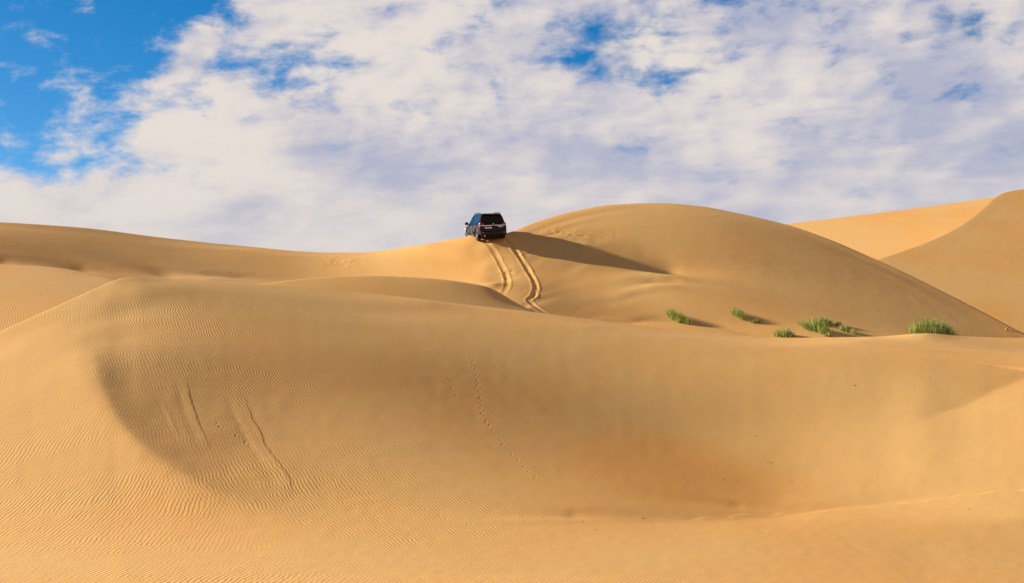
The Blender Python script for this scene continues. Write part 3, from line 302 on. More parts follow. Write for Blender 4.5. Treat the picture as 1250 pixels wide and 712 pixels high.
        -188,-2300,-2200,-2090,-1971,-1840,-1696,-1536,-1364,-1182,-996,-806,-614,-416,-202,-2374,-2271,-2160,-2038,-1905,-1759,-1598,-1424,-1242,-1056,-866,
        -673,-466,-234,-2456,-2351,-2238,-2116,-1982,-1834,-1674,-1500,-1318,-1132,-944,-749,-534,-278,-2540,-2434,-2320,-2196,-2061,-1913,-1752,-1580,-1399,
        -1214,-1027,-832,-611,-342,-2621,-2514,-2398,-2274,-2138,-1990,-1829,-1658,-1478,-1294,-1110,-917,-698,-429,-2705,-2596,-2481,-2356,-2219,-2070,-1910,
        -1740,-1563,-1382,-1201,-1016,-811,-570,-2800,-2691,-2576,-2451,-2315,-2168,-2009,-1841,-1666,-1489,-1314,-1146,-988,-864,-2902,-2794,-2680,-2556,
        -2422,-2276,-2120,-1954,-1782,-1609,-1440,-1284,-1164,-1142,-3000,-2893,-2779,-2656,-2524,-2380,-2225,-2062,-1892,-1723,-1561,-1424,-1348,-1342,-3086,
        -2978,-2864,-2742,-2610,-2467,-2314,-2152,-1986,-1820,-1668,-1547,-1490,-1488,-3160,-3052,-2938,-2816,-2682,-2540,-2386,-2226,-2064,-1906,-1764,-1659,
        -1614,-1616,-3228,-3120,-3004,-2881,-2748,-2604,-2452,-2294,-2136,-1985,-1856,-1764,-1724,-1730,-3293,-3184,-3068,-2944,-2810,-2667,-2516,-2360,-2206,
        -2064,-1946,-1864,-1824,-1833,-3358,-3249,-3133,-3008,-2874,-2731,-2581,-2428,-2280,-2146,-2038,-1965,-1932,-1930,-3426,-3317,-3201,-3076,-2942,-2800,
        -2651,-2502,-2358,-2230,-2130,-2064,-2030,-2018,-3498,-3388,-3272,-3148,-3015,-2874,-2726,-2580,-2440,-2318,-2224,-2162,-2125,-2095,-3572,-3463,-3348,
        -3224,-3091,-2950,-2805,-2660,-2524,-2408,-2318,-2258,-2217,-2168,-3646,-3538,-3423,-3300,-3168,-3028,-2884,-2742,-2610,-2496,-2410,-2354,-2310,-2242,]),
    'L': (-400, 30, 25, 16, 0.6, [
        7800,7869,7940,8010,8079,8145,8208,8266,8318,8368,8416,8468,8522,8575,8615,8639,8646,8640,8618,8581,8534,8480,8422,8361,8300,], [
        -2711,-2634,-2554,-2470,-2382,-2288,-2186,-2074,-1955,-1822,-1668,-1476,-1218,-856,-179,408,-2672,-2596,-2514,-2430,-2340,-2244,-2140,-2028,-1905,
        -1766,-1600,-1386,-1095,-678,-38,392,-2634,-2556,-2475,-2389,-2298,-2200,-2094,-1980,-1853,-1706,-1525,-1288,-968,-530,36,374,-2596,-2518,-2435,-2348,
        -2256,-2156,-2048,-1930,-1798,-1642,-1444,-1186,-845,-410,74,355,-2558,-2479,-2396,-2308,-2214,-2112,-2002,-1880,-1742,-1574,-1360,-1083,-733,-320,90,
        336,-2522,-2441,-2356,-2268,-2172,-2068,-1955,-1829,-1684,-1504,-1275,-984,-636,-256,89,318,-2486,-2404,-2319,-2228,-2131,-2026,-1908,-1778,-1626,
        -1434,-1191,-893,-556,-214,79,300,-2452,-2370,-2282,-2190,-2092,-1983,-1863,-1728,-1568,-1365,-1110,-810,-490,-188,64,282,-2418,-2336,-2248,-2154,
        -2053,-1942,-1818,-1678,-1510,-1296,-1032,-736,-441,-174,50,268,-2386,-2302,-2214,-2118,-2014,-1900,-1772,-1630,-1453,-1228,-962,-678,-408,-170,36,
        252,-2354,-2270,-2180,-2082,-1976,-1858,-1726,-1580,-1397,-1164,-898,-630,-388,-172,24,238,-2323,-2238,-2146,-2046,-1937,-1816,-1681,-1533,-1341,
        -1100,-840,-592,-374,-177,14,222,-2294,-2208,-2114,-2012,-1900,-1775,-1638,-1489,-1286,-1040,-790,-564,-368,-184,2,204,-2268,-2181,-2086,-1982,-1866,
        -1739,-1600,-1450,-1236,-986,-750,-547,-370,-194,-14,184,-2250,-2162,-2065,-1958,-1841,-1711,-1568,-1410,-1191,-947,-728,-548,-386,-214,-40,156,-2240,
        -2150,-2053,-1945,-1826,-1694,-1548,-1379,-1161,-930,-730,-570,-419,-248,-77,118,-2238,-2148,-2050,-1942,-1822,-1690,-1540,-1366,-1152,-936,-754,-612,
        -468,-297,-134,40,-2244,-2154,-2057,-1950,-1830,-1696,-1546,-1370,-1164,-960,-796,-670,-532,-360,-214,-100,-2258,-2170,-2073,-1966,-1848,-1716,-1566,
        -1391,-1193,-1002,-852,-741,-608,-436,-314,-286,-2280,-2192,-2097,-1993,-1877,-1746,-1598,-1426,-1236,-1056,-920,-822,-694,-528,-512,-496,-2309,-2222,
        -2128,-2026,-1913,-1786,-1640,-1472,-1290,-1120,-994,-912,-796,-714,-716,-718,-2342,-2256,-2164,-2064,-1954,-1830,-1688,-1526,-1350,-1188,-1072,-1008,
        -902,-912,-924,-938,-2378,-2292,-2202,-2105,-1998,-1878,-1740,-1582,-1413,-1258,-1152,-1111,-1070,-1096,-1124,-1152,-2414,-2330,-2241,-2146,-2043,
        -1926,-1792,-1640,-1476,-1326,-1228,-1212,-1244,-1282,-1322,-1364,-2452,-2368,-2280,-2187,-2086,-1974,-1844,-1697,-1538,-1392,-1300,-1319,-1366,-1422,
        -1489,-1570,]),
    'B': (-404, 12, 151, 32, 0.7, [
        8985,9008,9030,9053,9076,9099,9122,9145,9169,9193,9217,9242,9267,9293,9319,9345,9373,9400,9429,9459,9490,9522,9555,9589,9623,9657,9692,9726,9761,9795,
        9830,9863,9896,9929,9960,9992,10023,10054,10085,10115,10144,10172,10199,10226,10251,10275,10299,10322,10345,10369,10392,10417,10442,10469,10495,10520,
        10545,10567,10587,10605,10622,10638,10654,10668,10680,10690,10695,10693,10679,10650,10609,10555,10486,10403,10316,10230,10150,10074,10002,9933,9868,
        9812,9778,9780,9818,9887,9980,10094,10214,10331,10442,10548,10648,10742,10831,10913,10986,11052,11111,11158,11185,11193,11187,11174,11157,11135,11106,
        11070,11028,10982,10930,10872,10810,10744,10674,10601,10526,10452,10381,10313,10244,10173,10096,10012,9923,9830,9736,9639,9542,9448,9358,9272,9188,
        9104,9019,8932,8845,8765,8694,8631,8574,8520,8470,8424,8382,8342,8307,8275,8245,8218,8192,], [
        -1223,-1194,-1165,-1136,-1107,-1078,-1021,-922,-782,-606,-400,-179,18,78,132,185,235,284,330,372,415,664,909,1130,1240,1313,1387,1462,1538,1614,1690,
        1773,-1300,-1271,-1242,-1214,-1184,-1152,-1076,-958,-802,-616,-408,-196,-35,15,66,116,166,217,267,317,410,683,922,1120,1197,1270,1344,1419,1496,1574,
        1654,1776,-1375,-1347,-1319,-1290,-1260,-1222,-1126,-990,-821,-628,-422,-225,-96,-49,0,50,102,162,220,284,439,704,924,1086,1157,1228,1302,1378,1459,
        1545,1637,1780,-1450,-1422,-1395,-1368,-1341,-1280,-1166,-1016,-837,-641,-441,-258,-164,-117,-68,-19,32,118,178,286,470,718,913,1048,1115,1186,1260,
        1340,1426,1520,1627,1784,-1522,-1495,-1470,-1445,-1420,-1332,-1200,-1036,-852,-657,-466,-296,-238,-189,-139,-88,-32,74,162,298,494,722,892,1006,1072,
        1142,1218,1303,1396,1502,1622,1788,-1590,-1563,-1537,-1512,-1484,-1374,-1226,-1054,-868,-678,-500,-354,-305,-258,-209,-156,-72,47,158,310,508,716,864,
        960,1026,1098,1178,1270,1372,1490,1622,1792,-1654,-1626,-1598,-1569,-1530,-1405,-1248,-1071,-885,-704,-542,-418,-372,-326,-277,-205,-100,32,156,317,
        511,700,828,913,978,1053,1140,1240,1354,1482,1624,1795,-1715,-1686,-1658,-1628,-1564,-1430,-1266,-1088,-906,-734,-590,-484,-439,-393,-330,-242,-120,
        26,153,316,504,678,785,863,930,1010,1105,1215,1340,1478,1626,1799,-1774,-1745,-1718,-1680,-1596,-1453,-1284,-1104,-929,-771,-643,-553,-503,-448,-373,
        -270,-132,24,143,308,488,648,736,811,882,970,1074,1196,1331,1478,1631,1802,-1830,-1801,-1772,-1731,-1627,-1474,-1300,-1124,-956,-812,-698,-618,-562,
        -498,-410,-291,-138,23,122,292,466,614,680,758,836,932,1048,1182,1326,1480,1636,1806,-1888,-1852,-1820,-1783,-1656,-1492,-1316,-1144,-986,-854,-752,
        -677,-616,-540,-440,-306,-141,20,84,270,437,566,631,707,790,898,1028,1173,1326,1484,1640,1810,-1952,-1898,-1866,-1823,-1678,-1507,-1332,-1166,-1019,
        -898,-806,-732,-664,-578,-464,-318,-146,-8,56,251,402,516,579,655,748,870,1014,1170,1330,1490,1646,1814,-2012,-1949,-1920,-1844,-1691,-1518,-1346,
        -1188,-1054,-944,-858,-784,-707,-610,-486,-330,-158,-58,38,232,360,462,523,602,710,850,1008,1172,1335,1496,1650,1817,-2067,-1996,-1966,-1862,-1701,
        -1528,-1362,-1214,-1090,-990,-908,-831,-746,-638,-503,-340,-172,-112,17,209,310,406,467,552,677,836,1007,1178,1342,1502,1655,1820,-2118,-2038,-2005,
        -1876,-1708,-1538,-1379,-1242,-1128,-1036,-955,-874,-781,-664,-521,-355,-206,-154,-4,184,249,348,409,503,653,832,1013,1186,1350,1508,1659,1824,-2165,
        -2078,-2034,-1884,-1712,-1546,-1398,-1272,-1168,-1080,-1000,-914,-812,-688,-539,-372,-246,-194,-31,140,198,292,350,459,640,837,1024,1196,1357,1512,
        1664,1828,-2214,-2124,-2039,-1883,-1715,-1557,-1419,-1304,-1208,-1126,-1044,-952,-842,-710,-558,-393,-294,-234,-61,92,149,234,288,424,644,853,1040,
        1208,1364,1518,1668,1831,-2256,-2156,-2042,-1880,-1718,-1570,-1442,-1338,-1250,-1169,-1084,-986,-868,-731,-578,-419,-360,-259,-91,44,100,177,228,404,
        666,878,1058,1220,1372,1522,1673,1834,-2290,-2176,-2043,-1882,-1725,-1584,-1470,-1376,-1294,-1212,-1122,-1018,-894,-754,-606,-462,-407,-280,-122,-4,
        64,152,250,454,706,906,1076,1230,1378,1527,1678,1836,-2312,-2186,-2043,-1884,-1733,-1601,-1500,-1416,-1336,-1253,-1158,-1046,-919,-780,-638,-513,-433,
        -298,-152,-42,40,148,286,506,742,928,1089,1237,1383,1532,1683,1836,-2327,-2191,-2041,-1884,-1742,-1620,-1535,-1458,-1380,-1292,-1191,-1074,-944,-806,
        -672,-554,-454,-316,-180,-70,31,162,330,554,772,945,1098,1242,1388,1538,1687,1834,-2334,-2190,-2038,-1886,-1753,-1641,-1577,-1504,-1422,-1328,-1222,
        -1101,-969,-834,-704,-586,-473,-334,-202,-86,34,188,376,596,795,956,1102,1244,1391,1542,1689,1830,-2335,-2187,-2034,-1888,-1768,-1666,-1628,-1548,
        -1462,-1362,-1250,-1126,-994,-860,-732,-611,-488,-349,-216,-90,50,222,420,629,810,960,1102,1245,1394,1545,1688,1824,-2333,-2182,-2031,-1892,-1792,
        -1707,-1674,-1590,-1498,-1394,-1277,-1150,-1017,-884,-756,-630,-500,-359,-222,-82,76,260,459,653,817,958,1099,1244,1395,1547,1686,1817,-2328,-2176,
        -2030,-1901,-1828,-1754,-1718,-1629,-1532,-1422,-1302,-1172,-1038,-905,-774,-644,-507,-362,-218,-64,108,298,490,666,816,952,1094,1243,1396,1547,1680,
        1808,-2323,-2172,-2032,-1916,-1877,-1809,-1756,-1664,-1562,-1449,-1324,-1192,-1056,-922,-788,-652,-508,-358,-204,-39,143,333,512,670,808,944,1088,
        1242,1396,1545,1674,1798,-2318,-2172,-2042,-1952,-1922,-1857,-1792,-1698,-1592,-1473,-1344,-1209,-1072,-934,-796,-654,-504,-348,-184,-9,177,360,522,
        664,794,932,1082,1240,1395,1541,1664,1787,-2316,-2174,-2060,-1996,-1970,-1902,-1828,-1730,-1619,-1495,-1362,-1223,-1082,-942,-798,-649,-494,-331,-159,
        23,207,376,520,648,776,920,1076,1238,1392,1534,1652,1774,-2317,-2182,-2084,-2048,-2020,-1944,-1863,-1760,-1643,-1513,-1375,-1232,-1088,-943,-794,-640,
        -478,-309,-130,54,230,381,504,623,756,908,1071,1234,1387,1526,1640,1762,-2322,-2197,-2126,-2098,-2070,-1982,-1898,-1788,-1664,-1526,-1384,-1237,-1089,
        -939,-784,-624,-458,-284,-101,80,242,371,476,593,735,897,1066,1230,1380,1514,1624,1748,-2335,-2220,-2182,-2152,-2122,-2026,-1932,-1813,-1678,-1534,
        -1386,-1236,-1084,-930,-770,-606,-434,-258,-74,98,240,346,437,560,716,887,1060,1222,1369,1500,1608,1734,-2361,-2264,-2236,-2208,-2178,-2074,-1962,
        -1830,-1687,-1537,-1384,-1230,-1074,-916,-752,-583,-409,-232,-50,106,224,306,388,528,698,878,1052,1212,1355,1482,1590,1720,-2400,-2318,-2291,-2264,
        -2228,-2110,-1982,-1840,-1688,-1534,-1378,-1220,-1061,-898,-730,-558,-384,-208,-34,100,191,250,335,498,683,868,1041,1198,1338,1464,1572,1704,-2448,
        -2375,-2350,-2327,-2262,-2134,-1994,-1842,-1684,-1526,-1367,-1207,-1044,-878,-707,-534,-360,-190,-26,78,137,190,280,477,670,854,1025,1179,1316,1442,
        1553,1690,-2500,-2432,-2408,-2382,-2289,-2148,-1996,-1836,-1676,-1514,-1353,-1190,-1024,-854,-682,-510,-340,-179,-30,34,90,142,248,466,657,838,1004,
        1156,1292,1419,1534,1676,-2554,-2487,-2462,-2428,-2306,-2152,-1990,-1826,-1662,-1500,-1336,-1170,-1002,-830,-658,-488,-326,-180,-58,4,59,130,257,460,
        642,817,980,1130,1266,1394,1512,1661,-2610,-2542,-2520,-2452,-2311,-2146,-1977,-1810,-1646,-1482,-1316,-1148,-978,-806,-636,-472,-321,-190,-90,-28,38,
        121,256,446,622,793,953,1100,1236,1367,1490,1644,-2662,-2591,-2567,-2466,-2306,-2132,-1959,-1792,-1628,-1462,-1295,-1124,-952,-782,-617,-462,-324,
        -208,-120,-54,19,108,244,426,598,767,924,1068,1205,1339,1466,1627,-2711,-2632,-2604,-2470,-2292,-2110,-1938,-1772,-1608,-1442,-1272,-1100,-928,-761,
        -602,-458,-332,-230,-150,-78,0,88,224,401,573,739,892,1035,1172,1309,1442,1608,-2756,-2668,-2627,-2460,-2266,-2084,-1916,-1752,-1588,-1420,-1248,
        -1076,-906,-743,-593,-460,-348,-256,-178,-100,-22,58,197,375,546,708,856,998,1138,1278,1417,1588,-2802,-2711,-2618,-2433,-2233,-2058,-1896,-1734,
        -1568,-1398,-1224,-1052,-886,-730,-590,-468,-366,-282,-204,-122,-50,19,166,348,516,672,818,960,1102,1247,1391,1566,-2841,-2733,-2601,-2399,-2196,
        -2035,-1880,-1718,-1548,-1374,-1200,-1030,-868,-722,-592,-481,-388,-308,-228,-146,-88,-30,134,320,484,633,776,919,1064,1214,1364,1541,-2868,-2740,
        -2578,-2362,-2160,-2021,-1867,-1702,-1528,-1352,-1178,-1011,-856,-718,-599,-498,-414,-336,-256,-185,-130,-74,106,294,447,589,731,876,1026,1180,1334,
        1515,-2883,-2738,-2561,-2354,-2168,-2018,-1857,-1686,-1508,-1330,-1158,-996,-850,-722,-612,-520,-442,-367,-288,-234,-162,-72,103,267,405,542,684,833,
        986,1146,1304,1484,-2890,-2732,-2550,-2352,-2173,-2014,-1844,-1667,-1486,-1308,-1140,-986,-848,-730,-631,-547,-474,-403,-331,-269,-184,-72,88,230,358,
        494,640,792,948,1110,1272,1448,-2893,-2726,-2542,-2350,-2174,-2006,-1829,-1646,-1464,-1289,-1126,-980,-852,-744,-654,-578,-509,-442,-372,-300,-201,
        -80,64,186,308,447,596,751,910,1076,1236,1408,-2892,-2721,-2536,-2348,-2169,-1994,-1810,-1625,-1444,-1272,-1116,-979,-862,-764,-683,-612,-548,-482,
        -411,-325,-216,-95,28,136,259,402,555,713,874,1040,1200,1365,-2890,-2716,-2530,-2342,-2160,-1977,-1789,-1602,-1423,-1258,-1110,-983,-876,-788,-715,
        -650,-587,-521,-446,-346,-230,-118,-16,81,210,360,517,676,839,1006,1162,1321,-2887,-2710,-2522,-2334,-2146,-1956,-1766,-1579,-1404,-1246,-1108,-992,
        -896,-817,-750,-689,-627,-558,-476,-364,-248,-150,-70,25,166,323,481,642,804,971,1122,1277,-2882,-2702,-2512,-2319,-2126,-1932,-1740,-1556,-1388,
        -1238,-1112,-1006,-920,-850,-788,-728,-666,-594,-501,-378,-268,-191,-129,-30,128,289,448,608,771,937,1084,1234,-2874,-2690,-2497,-2300,-2101,-1904,
        -1712,-1533,-1373,-1235,-1120,-1025,-948,-884,-826,-768,-704,-624,-523,-388,-296,-242,-194,-80,98,258,415,576,739,905,1048,1194,-2862,-2674,-2476,
        -2274,-2070,-1872,-1684,-1512,-1362,-1236,-1132,-1048,-980,-921,-866,-807,-738,-652,-540,-399,-338,-280,-224,-94,78,230,385,546,710,876,1015,1156,
        -2846,-2652,-2448,-2241,-2035,-1838,-1654,-1492,-1354,-1240,-1148,-1075,-1014,-960,-906,-844,-770,-678,-562,-438,-370,-294,-216,-96,57,202,358,521,
        686,852,985,1120,-2824,-2624,-2414,-2202,-1996,-1802,-1628,-1477,-1352,-1251,-1170,-1106,-1051,-1000,-944,-880,-801,-702,-586,-470,-390,-298,-212,
        -110,30,177,336,500,666,832,958,1084,-2798,-2591,-2375,-2160,-1955,-1768,-1604,-1466,-1356,-1267,-1197,-1140,-1090,-1040,-983,-914,-830,-726,-609,
        -494,-401,-296,-217,-138,2,154,318,484,652,816,932,1049,-2768,-2552,-2332,-2116,-1915,-1737,-1586,-1463,-1366,-1289,-1228,-1178,-1130,-1080,-1020,
        -948,-858,-749,-628,-509,-404,-292,-235,-178,-24,135,302,472,640,802,906,1014,-2734,-2510,-2286,-2071,-1878,-1712,-1575,-1466,-1382,-1316,-1264,-1218,
        -1172,-1120,-1057,-980,-884,-770,-645,-519,-408,-311,-261,-209,-47,118,290,461,631,790,879,980,-2698,-2466,-2239,-2029,-1846,-1693,-1572,-1478,-1405,
        -1348,-1302,-1260,-1214,-1160,-1092,-1010,-910,-790,-657,-526,-416,-340,-292,-242,-68,104,276,450,623,778,848,948,-2660,-2420,-2193,-1990,-1820,-1682,
        -1576,-1495,-1433,-1384,-1342,-1302,-1254,-1198,-1126,-1039,-932,-806,-666,-530,-429,-378,-330,-275,-86,88,263,439,612,757,824,916,-2617,-2372,-2148,
        -1956,-1800,-1678,-1586,-1518,-1464,-1422,-1384,-1343,-1294,-1234,-1158,-1066,-954,-818,-672,-536,-460,-415,-370,-291,-102,72,248,426,600,734,800,885,
        -2570,-2322,-2104,-1925,-1786,-1680,-1602,-1544,-1498,-1460,-1424,-1383,-1332,-1268,-1188,-1090,-970,-824,-674,-544,-494,-449,-403,-300,-116,56,234,
        414,587,710,778,851,-2518,-2268,-2062,-1898,-1776,-1688,-1622,-1572,-1532,-1498,-1463,-1420,-1366,-1297,-1212,-1108,-980,-826,-675,-564,-520,-476,
        -428,-308,-129,42,222,404,574,680,746,816,-2460,-2214,-2021,-1877,-1774,-1698,-1644,-1600,-1565,-1534,-1499,-1454,-1396,-1322,-1232,-1121,-986,-822,
        -675,-586,-545,-503,-442,-314,-141,31,213,396,560,648,712,780,-2397,-2159,-1985,-1862,-1776,-1714,-1667,-1629,-1597,-1570,-1532,-1484,-1421,-1342,
        -1246,-1129,-984,-812,-674,-606,-566,-524,-454,-320,-150,23,208,390,548,614,678,746,-2332,-2108,-1956,-1854,-1783,-1732,-1692,-1657,-1628,-1602,-1562,
        -1509,-1442,-1358,-1256,-1132,-978,-796,-670,-625,-584,-542,-461,-324,-156,20,206,386,526,588,650,716,-2266,-2063,-1936,-1853,-1795,-1752,-1716,-1684,
        -1656,-1632,-1588,-1530,-1459,-1370,-1262,-1130,-967,-775,-672,-634,-594,-552,-466,-326,-158,20,208,384,507,567,628,692,-2202,-2029,-1926,-1858,-1810,
        -1772,-1740,-1709,-1684,-1658,-1610,-1549,-1473,-1380,-1266,-1127,-954,-749,-674,-638,-601,-560,-468,-325,-156,24,214,384,495,554,614,676,-2143,-2009,
        -1926,-1870,-1828,-1794,-1763,-1734,-1710,-1680,-1630,-1566,-1487,-1390,-1271,-1126,-942,-716,-670,-643,-609,-567,-470,-326,-156,28,219,387,490,548,
        608,670,-2094,-2002,-1936,-1886,-1848,-1816,-1786,-1759,-1736,-1702,-1652,-1586,-1505,-1404,-1283,-1135,-956,-764,-704,-667,-628,-576,-475,-332,-161,
        26,220,388,489,548,607,668,-2056,-2003,-1950,-1906,-1870,-1838,-1810,-1783,-1760,-1726,-1676,-1610,-1528,-1426,-1305,-1158,-986,-811,-736,-688,-648,
        -588,-486,-346,-177,13,212,386,491,549,608,667,-2026,-2005,-1966,-1926,-1891,-1861,-1834,-1808,-1783,-1750,-1702,-1638,-1556,-1456,-1336,-1193,-1028,
        -863,-772,-713,-664,-601,-504,-370,-204,-12,192,379,497,554,610,664,-2013,-1999,-1977,-1945,-1912,-1884,-1856,-1831,-1806,-1774,-1730,-1670,-1592,
        -1494,-1378,-1240,-1082,-922,-814,-742,-684,-619,-526,-401,-242,-52,158,361,506,566,620,668,-2009,-1998,-1980,-1960,-1932,-1905,-1879,-1854,-1830,
        -1800,-1760,-1706,-1632,-1540,-1428,-1296,-1146,-989,-867,-779,-710,-642,-554,-440,-292,-109,104,324,504,594,650,698,-2011,-2002,-1986,-1968,-1948,
        -1924,-1900,-1876,-1852,-1826,-1791,-1742,-1676,-1590,-1484,-1359,-1217,-1064,-930,-826,-744,-670,-585,-480,-348,-176,33,266,483,627,691,744,-2018,
        -2009,-1994,-1977,-1959,-1939,-1918,-1895,-1872,-1848,-1818,-1776,-1718,-1639,-1540,-1421,-1286,-1137,-997,-880,-784,-700,-614,-516,-400,-244,-44,192,
        437,636,742,798,-2028,-2017,-2002,-1986,-1969,-1950,-1930,-1910,-1888,-1866,-1840,-1804,-1754,-1682,-1589,-1476,-1346,-1202,-1060,-934,-826,-731,-638,
        -543,-439,-300,-116,114,375,622,788,847,-2038,-2026,-2011,-1996,-1978,-1960,-1942,-1922,-1900,-1879,-1856,-1826,-1782,-1719,-1631,-1520,-1396,-1257,
        -1114,-982,-866,-762,-660,-561,-466,-344,-176,42,306,590,828,890,-2050,-2038,-2022,-2006,-1988,-1970,-1952,-1932,-1911,-1890,-1868,-1842,-1806,-1749,
        -1668,-1559,-1436,-1300,-1160,-1026,-904,-792,-682,-572,-482,-374,-223,-21,238,542,859,936,-2064,-2050,-2034,-2018,-2000,-1981,-1962,-1942,-1921,
        -1900,-1878,-1854,-1824,-1775,-1700,-1593,-1470,-1337,-1198,-1064,-939,-822,-704,-580,-489,-392,-256,-72,172,480,844,982,-2080,-2066,-2048,-2031,
        -2013,-1994,-1974,-1952,-1932,-1910,-1887,-1864,-1839,-1798,-1732,-1624,-1500,-1368,-1230,-1096,-970,-849,-726,-586,-490,-400,-278,-112,116,414,812,
        1022,-2099,-2084,-2066,-2047,-2028,-2008,-1987,-1966,-1944,-1920,-1898,-1874,-1850,-1818,-1762,-1655,-1528,-1392,-1256,-1122,-994,-873,-749,-590,-485,
        -402,-291,-140,70,352,766,1050,-2120,-2104,-2085,-2066,-2046,-2024,-2002,-1980,-1956,-1932,-1908,-1884,-1859,-1834,-1790,-1680,-1548,-1408,-1269,
        -1136,-1009,-888,-769,-586,-471,-392,-290,-150,44,305,723,1071,-2143,-2124,-2104,-2084,-2062,-2040,-2017,-1993,-1968,-1944,-1918,-1892,-1866,-1838,
        -1808,-1688,-1548,-1402,-1260,-1126,-1002,-882,-770,-568,-444,-364,-265,-132,58,303,714,1096,-2164,-2142,-2121,-2099,-2076,-2052,-2028,-2002,-1976,
        -1950,-1923,-1896,-1868,-1839,-1802,-1662,-1512,-1362,-1218,-1084,-962,-844,-728,-498,-398,-331,-221,-68,136,398,828,1135,-2179,-2156,-2133,-2110,
        -2085,-2060,-2034,-2006,-1979,-1952,-1924,-1896,-1866,-1830,-1746,-1592,-1438,-1288,-1145,-1012,-887,-762,-621,-423,-378,-302,-162,18,257,580,987,
        1192,-2189,-2164,-2140,-2114,-2088,-2062,-2034,-2005,-1976,-1946,-1918,-1888,-1852,-1770,-1652,-1484,-1334,-1188,-1050,-920,-792,-664,-526,-404,-342,
        -216,-45,172,462,803,1104,1269,-2194,-2168,-2142,-2114,-2086,-2056,-2026,-1996,-1964,-1934,-1902,-1864,-1783,-1666,-1525,-1348,-1212,-1076,-946,-818,
        -692,-566,-444,-336,-232,-68,142,400,702,985,1214,1381,-2194,-2166,-2138,-2108,-2078,-2046,-2012,-1978,-1944,-1910,-1870,-1786,-1670,-1530,-1372,
        -1196,-1093,-962,-839,-714,-592,-470,-352,-232,-80,122,371,644,924,1162,1368,1544,-2192,-2162,-2130,-2098,-2063,-2027,-1990,-1952,-1914,-1873,-1788,
        -1674,-1540,-1392,-1240,-1099,-994,-865,-746,-622,-499,-376,-245,-93,106,340,618,882,1130,1336,1532,1700,-2190,-2156,-2120,-2084,-2043,-2001,-1958,
        -1916,-1878,-1797,-1687,-1558,-1419,-1276,-1140,-1018,-911,-786,-668,-542,-414,-277,-120,75,314,573,864,1090,1312,1494,1682,1842,-2190,-2144,-2108,
        -2064,-2013,-1964,-1916,-1870,-1820,-1707,-1587,-1456,-1322,-1191,-1068,-954,-844,-720,-597,-463,-318,-160,32,269,532,798,1064,1261,1466,1637,1821,
        1979,-2186,-2132,-2098,-2034,-1959,-1914,-1866,-1824,-1738,-1618,-1500,-1373,-1248,-1128,-1012,-898,-780,-651,-516,-368,-204,-20,212,478,742,993,1224,
        1408,1604,1768,1952,2106,-2177,-2111,-2073,-1981,-1906,-1862,-1814,-1769,-1661,-1544,-1428,-1310,-1193,-1077,-960,-839,-710,-568,-419,-254,-70,140,
        410,681,926,1155,1362,1540,1728,1888,2070,2217,-2156,-2076,-2029,-1914,-1862,-1814,-1764,-1715,-1594,-1482,-1372,-1258,-1146,-1026,-900,-768,-624,
        -468,-306,-127,78,316,616,863,1076,1290,1483,1660,1840,1998,2175,2318,-2128,-2033,-1965,-1861,-1817,-1768,-1719,-1664,-1536,-1433,-1326,-1212,-1096,
        -966,-827,-682,-524,-358,-187,2,223,480,758,986,1200,1408,1593,1768,1941,2096,2272,2414,-2084,-1968,-1914,-1822,-1780,-1734,-1688,-1605,-1489,-1392,
        -1283,-1165,-1040,-894,-743,-588,-417,-249,-78,121,356,619,882,1103,1316,1514,1692,1862,2029,2184,2359,2495,-2034,-1910,-1856,-1798,-1750,-1702,-1654,
        -1560,-1456,-1357,-1240,-1112,-973,-809,-652,-490,-315,-154,16,226,474,742,993,1210,1416,1604,1776,1941,2104,2260,2431,2554,-1987,-1865,-1816,-1766,
        -1718,-1670,-1621,-1529,-1430,-1321,-1192,-1050,-896,-716,-564,-398,-224,-79,93,322,585,852,1093,1303,1502,1680,1845,2007,2167,2323,2484,2595,-1945,
        -1828,-1784,-1738,-1690,-1642,-1592,-1512,-1406,-1282,-1137,-982,-816,-624,-487,-318,-152,-28,157,412,686,949,1178,1380,1568,1739,1900,2060,2218,2372,
        2520,2630,-1908,-1801,-1760,-1717,-1671,-1622,-1570,-1515,-1386,-1242,-1084,-918,-742,-546,-435,-256,-106,-6,207,488,768,1022,1239,1432,1612,1777,
        1936,2096,2252,2404,2544,2656,-1878,-1790,-1752,-1710,-1665,-1618,-1569,-1518,-1372,-1212,-1046,-873,-688,-490,-418,-217,-92,-20,236,539,818,1060,
        1266,1452,1627,1790,1950,2108,2265,2415,2552,2670,-1852,-1801,-1759,-1716,-1672,-1626,-1579,-1530,-1371,-1200,-1028,-852,-665,-476,-410,-198,-122,-52,
        242,559,832,1062,1262,1444,1616,1778,1939,2099,2256,2406,2544,2668,-1854,-1812,-1771,-1729,-1686,-1642,-1596,-1548,-1383,-1205,-1029,-851,-666,-487,
        -418,-216,-148,-78,236,554,818,1042,1238,1418,1588,1750,1911,2072,2232,2382,2519,2647,-1866,-1828,-1788,-1748,-1706,-1662,-1618,-1572,-1403,-1220,
        -1042,-864,-685,-522,-424,-246,-180,-64,231,533,789,1008,1201,1379,1548,1711,1872,2035,2195,2346,2484,2612,-1884,-1847,-1809,-1770,-1729,-1688,-1644,
        -1599,-1429,-1242,-1063,-887,-714,-558,-446,-290,-203,-67,210,500,750,965,1156,1334,1502,1664,1826,1990,2151,2303,2440,2570,-1905,-1870,-1834,-1796,
        -1756,-1716,-1674,-1630,-1461,-1273,-1094,-920,-752,-601,-480,-335,-234,-86,176,454,699,912,1102,1278,1446,1609,1771,1935,2098,2250,2387,2523,-1930,
        -1896,-1862,-1826,-1788,-1748,-1708,-1664,-1502,-1316,-1136,-966,-801,-652,-526,-387,-274,-122,126,394,636,847,1037,1213,1380,1542,1704,1868,2033,
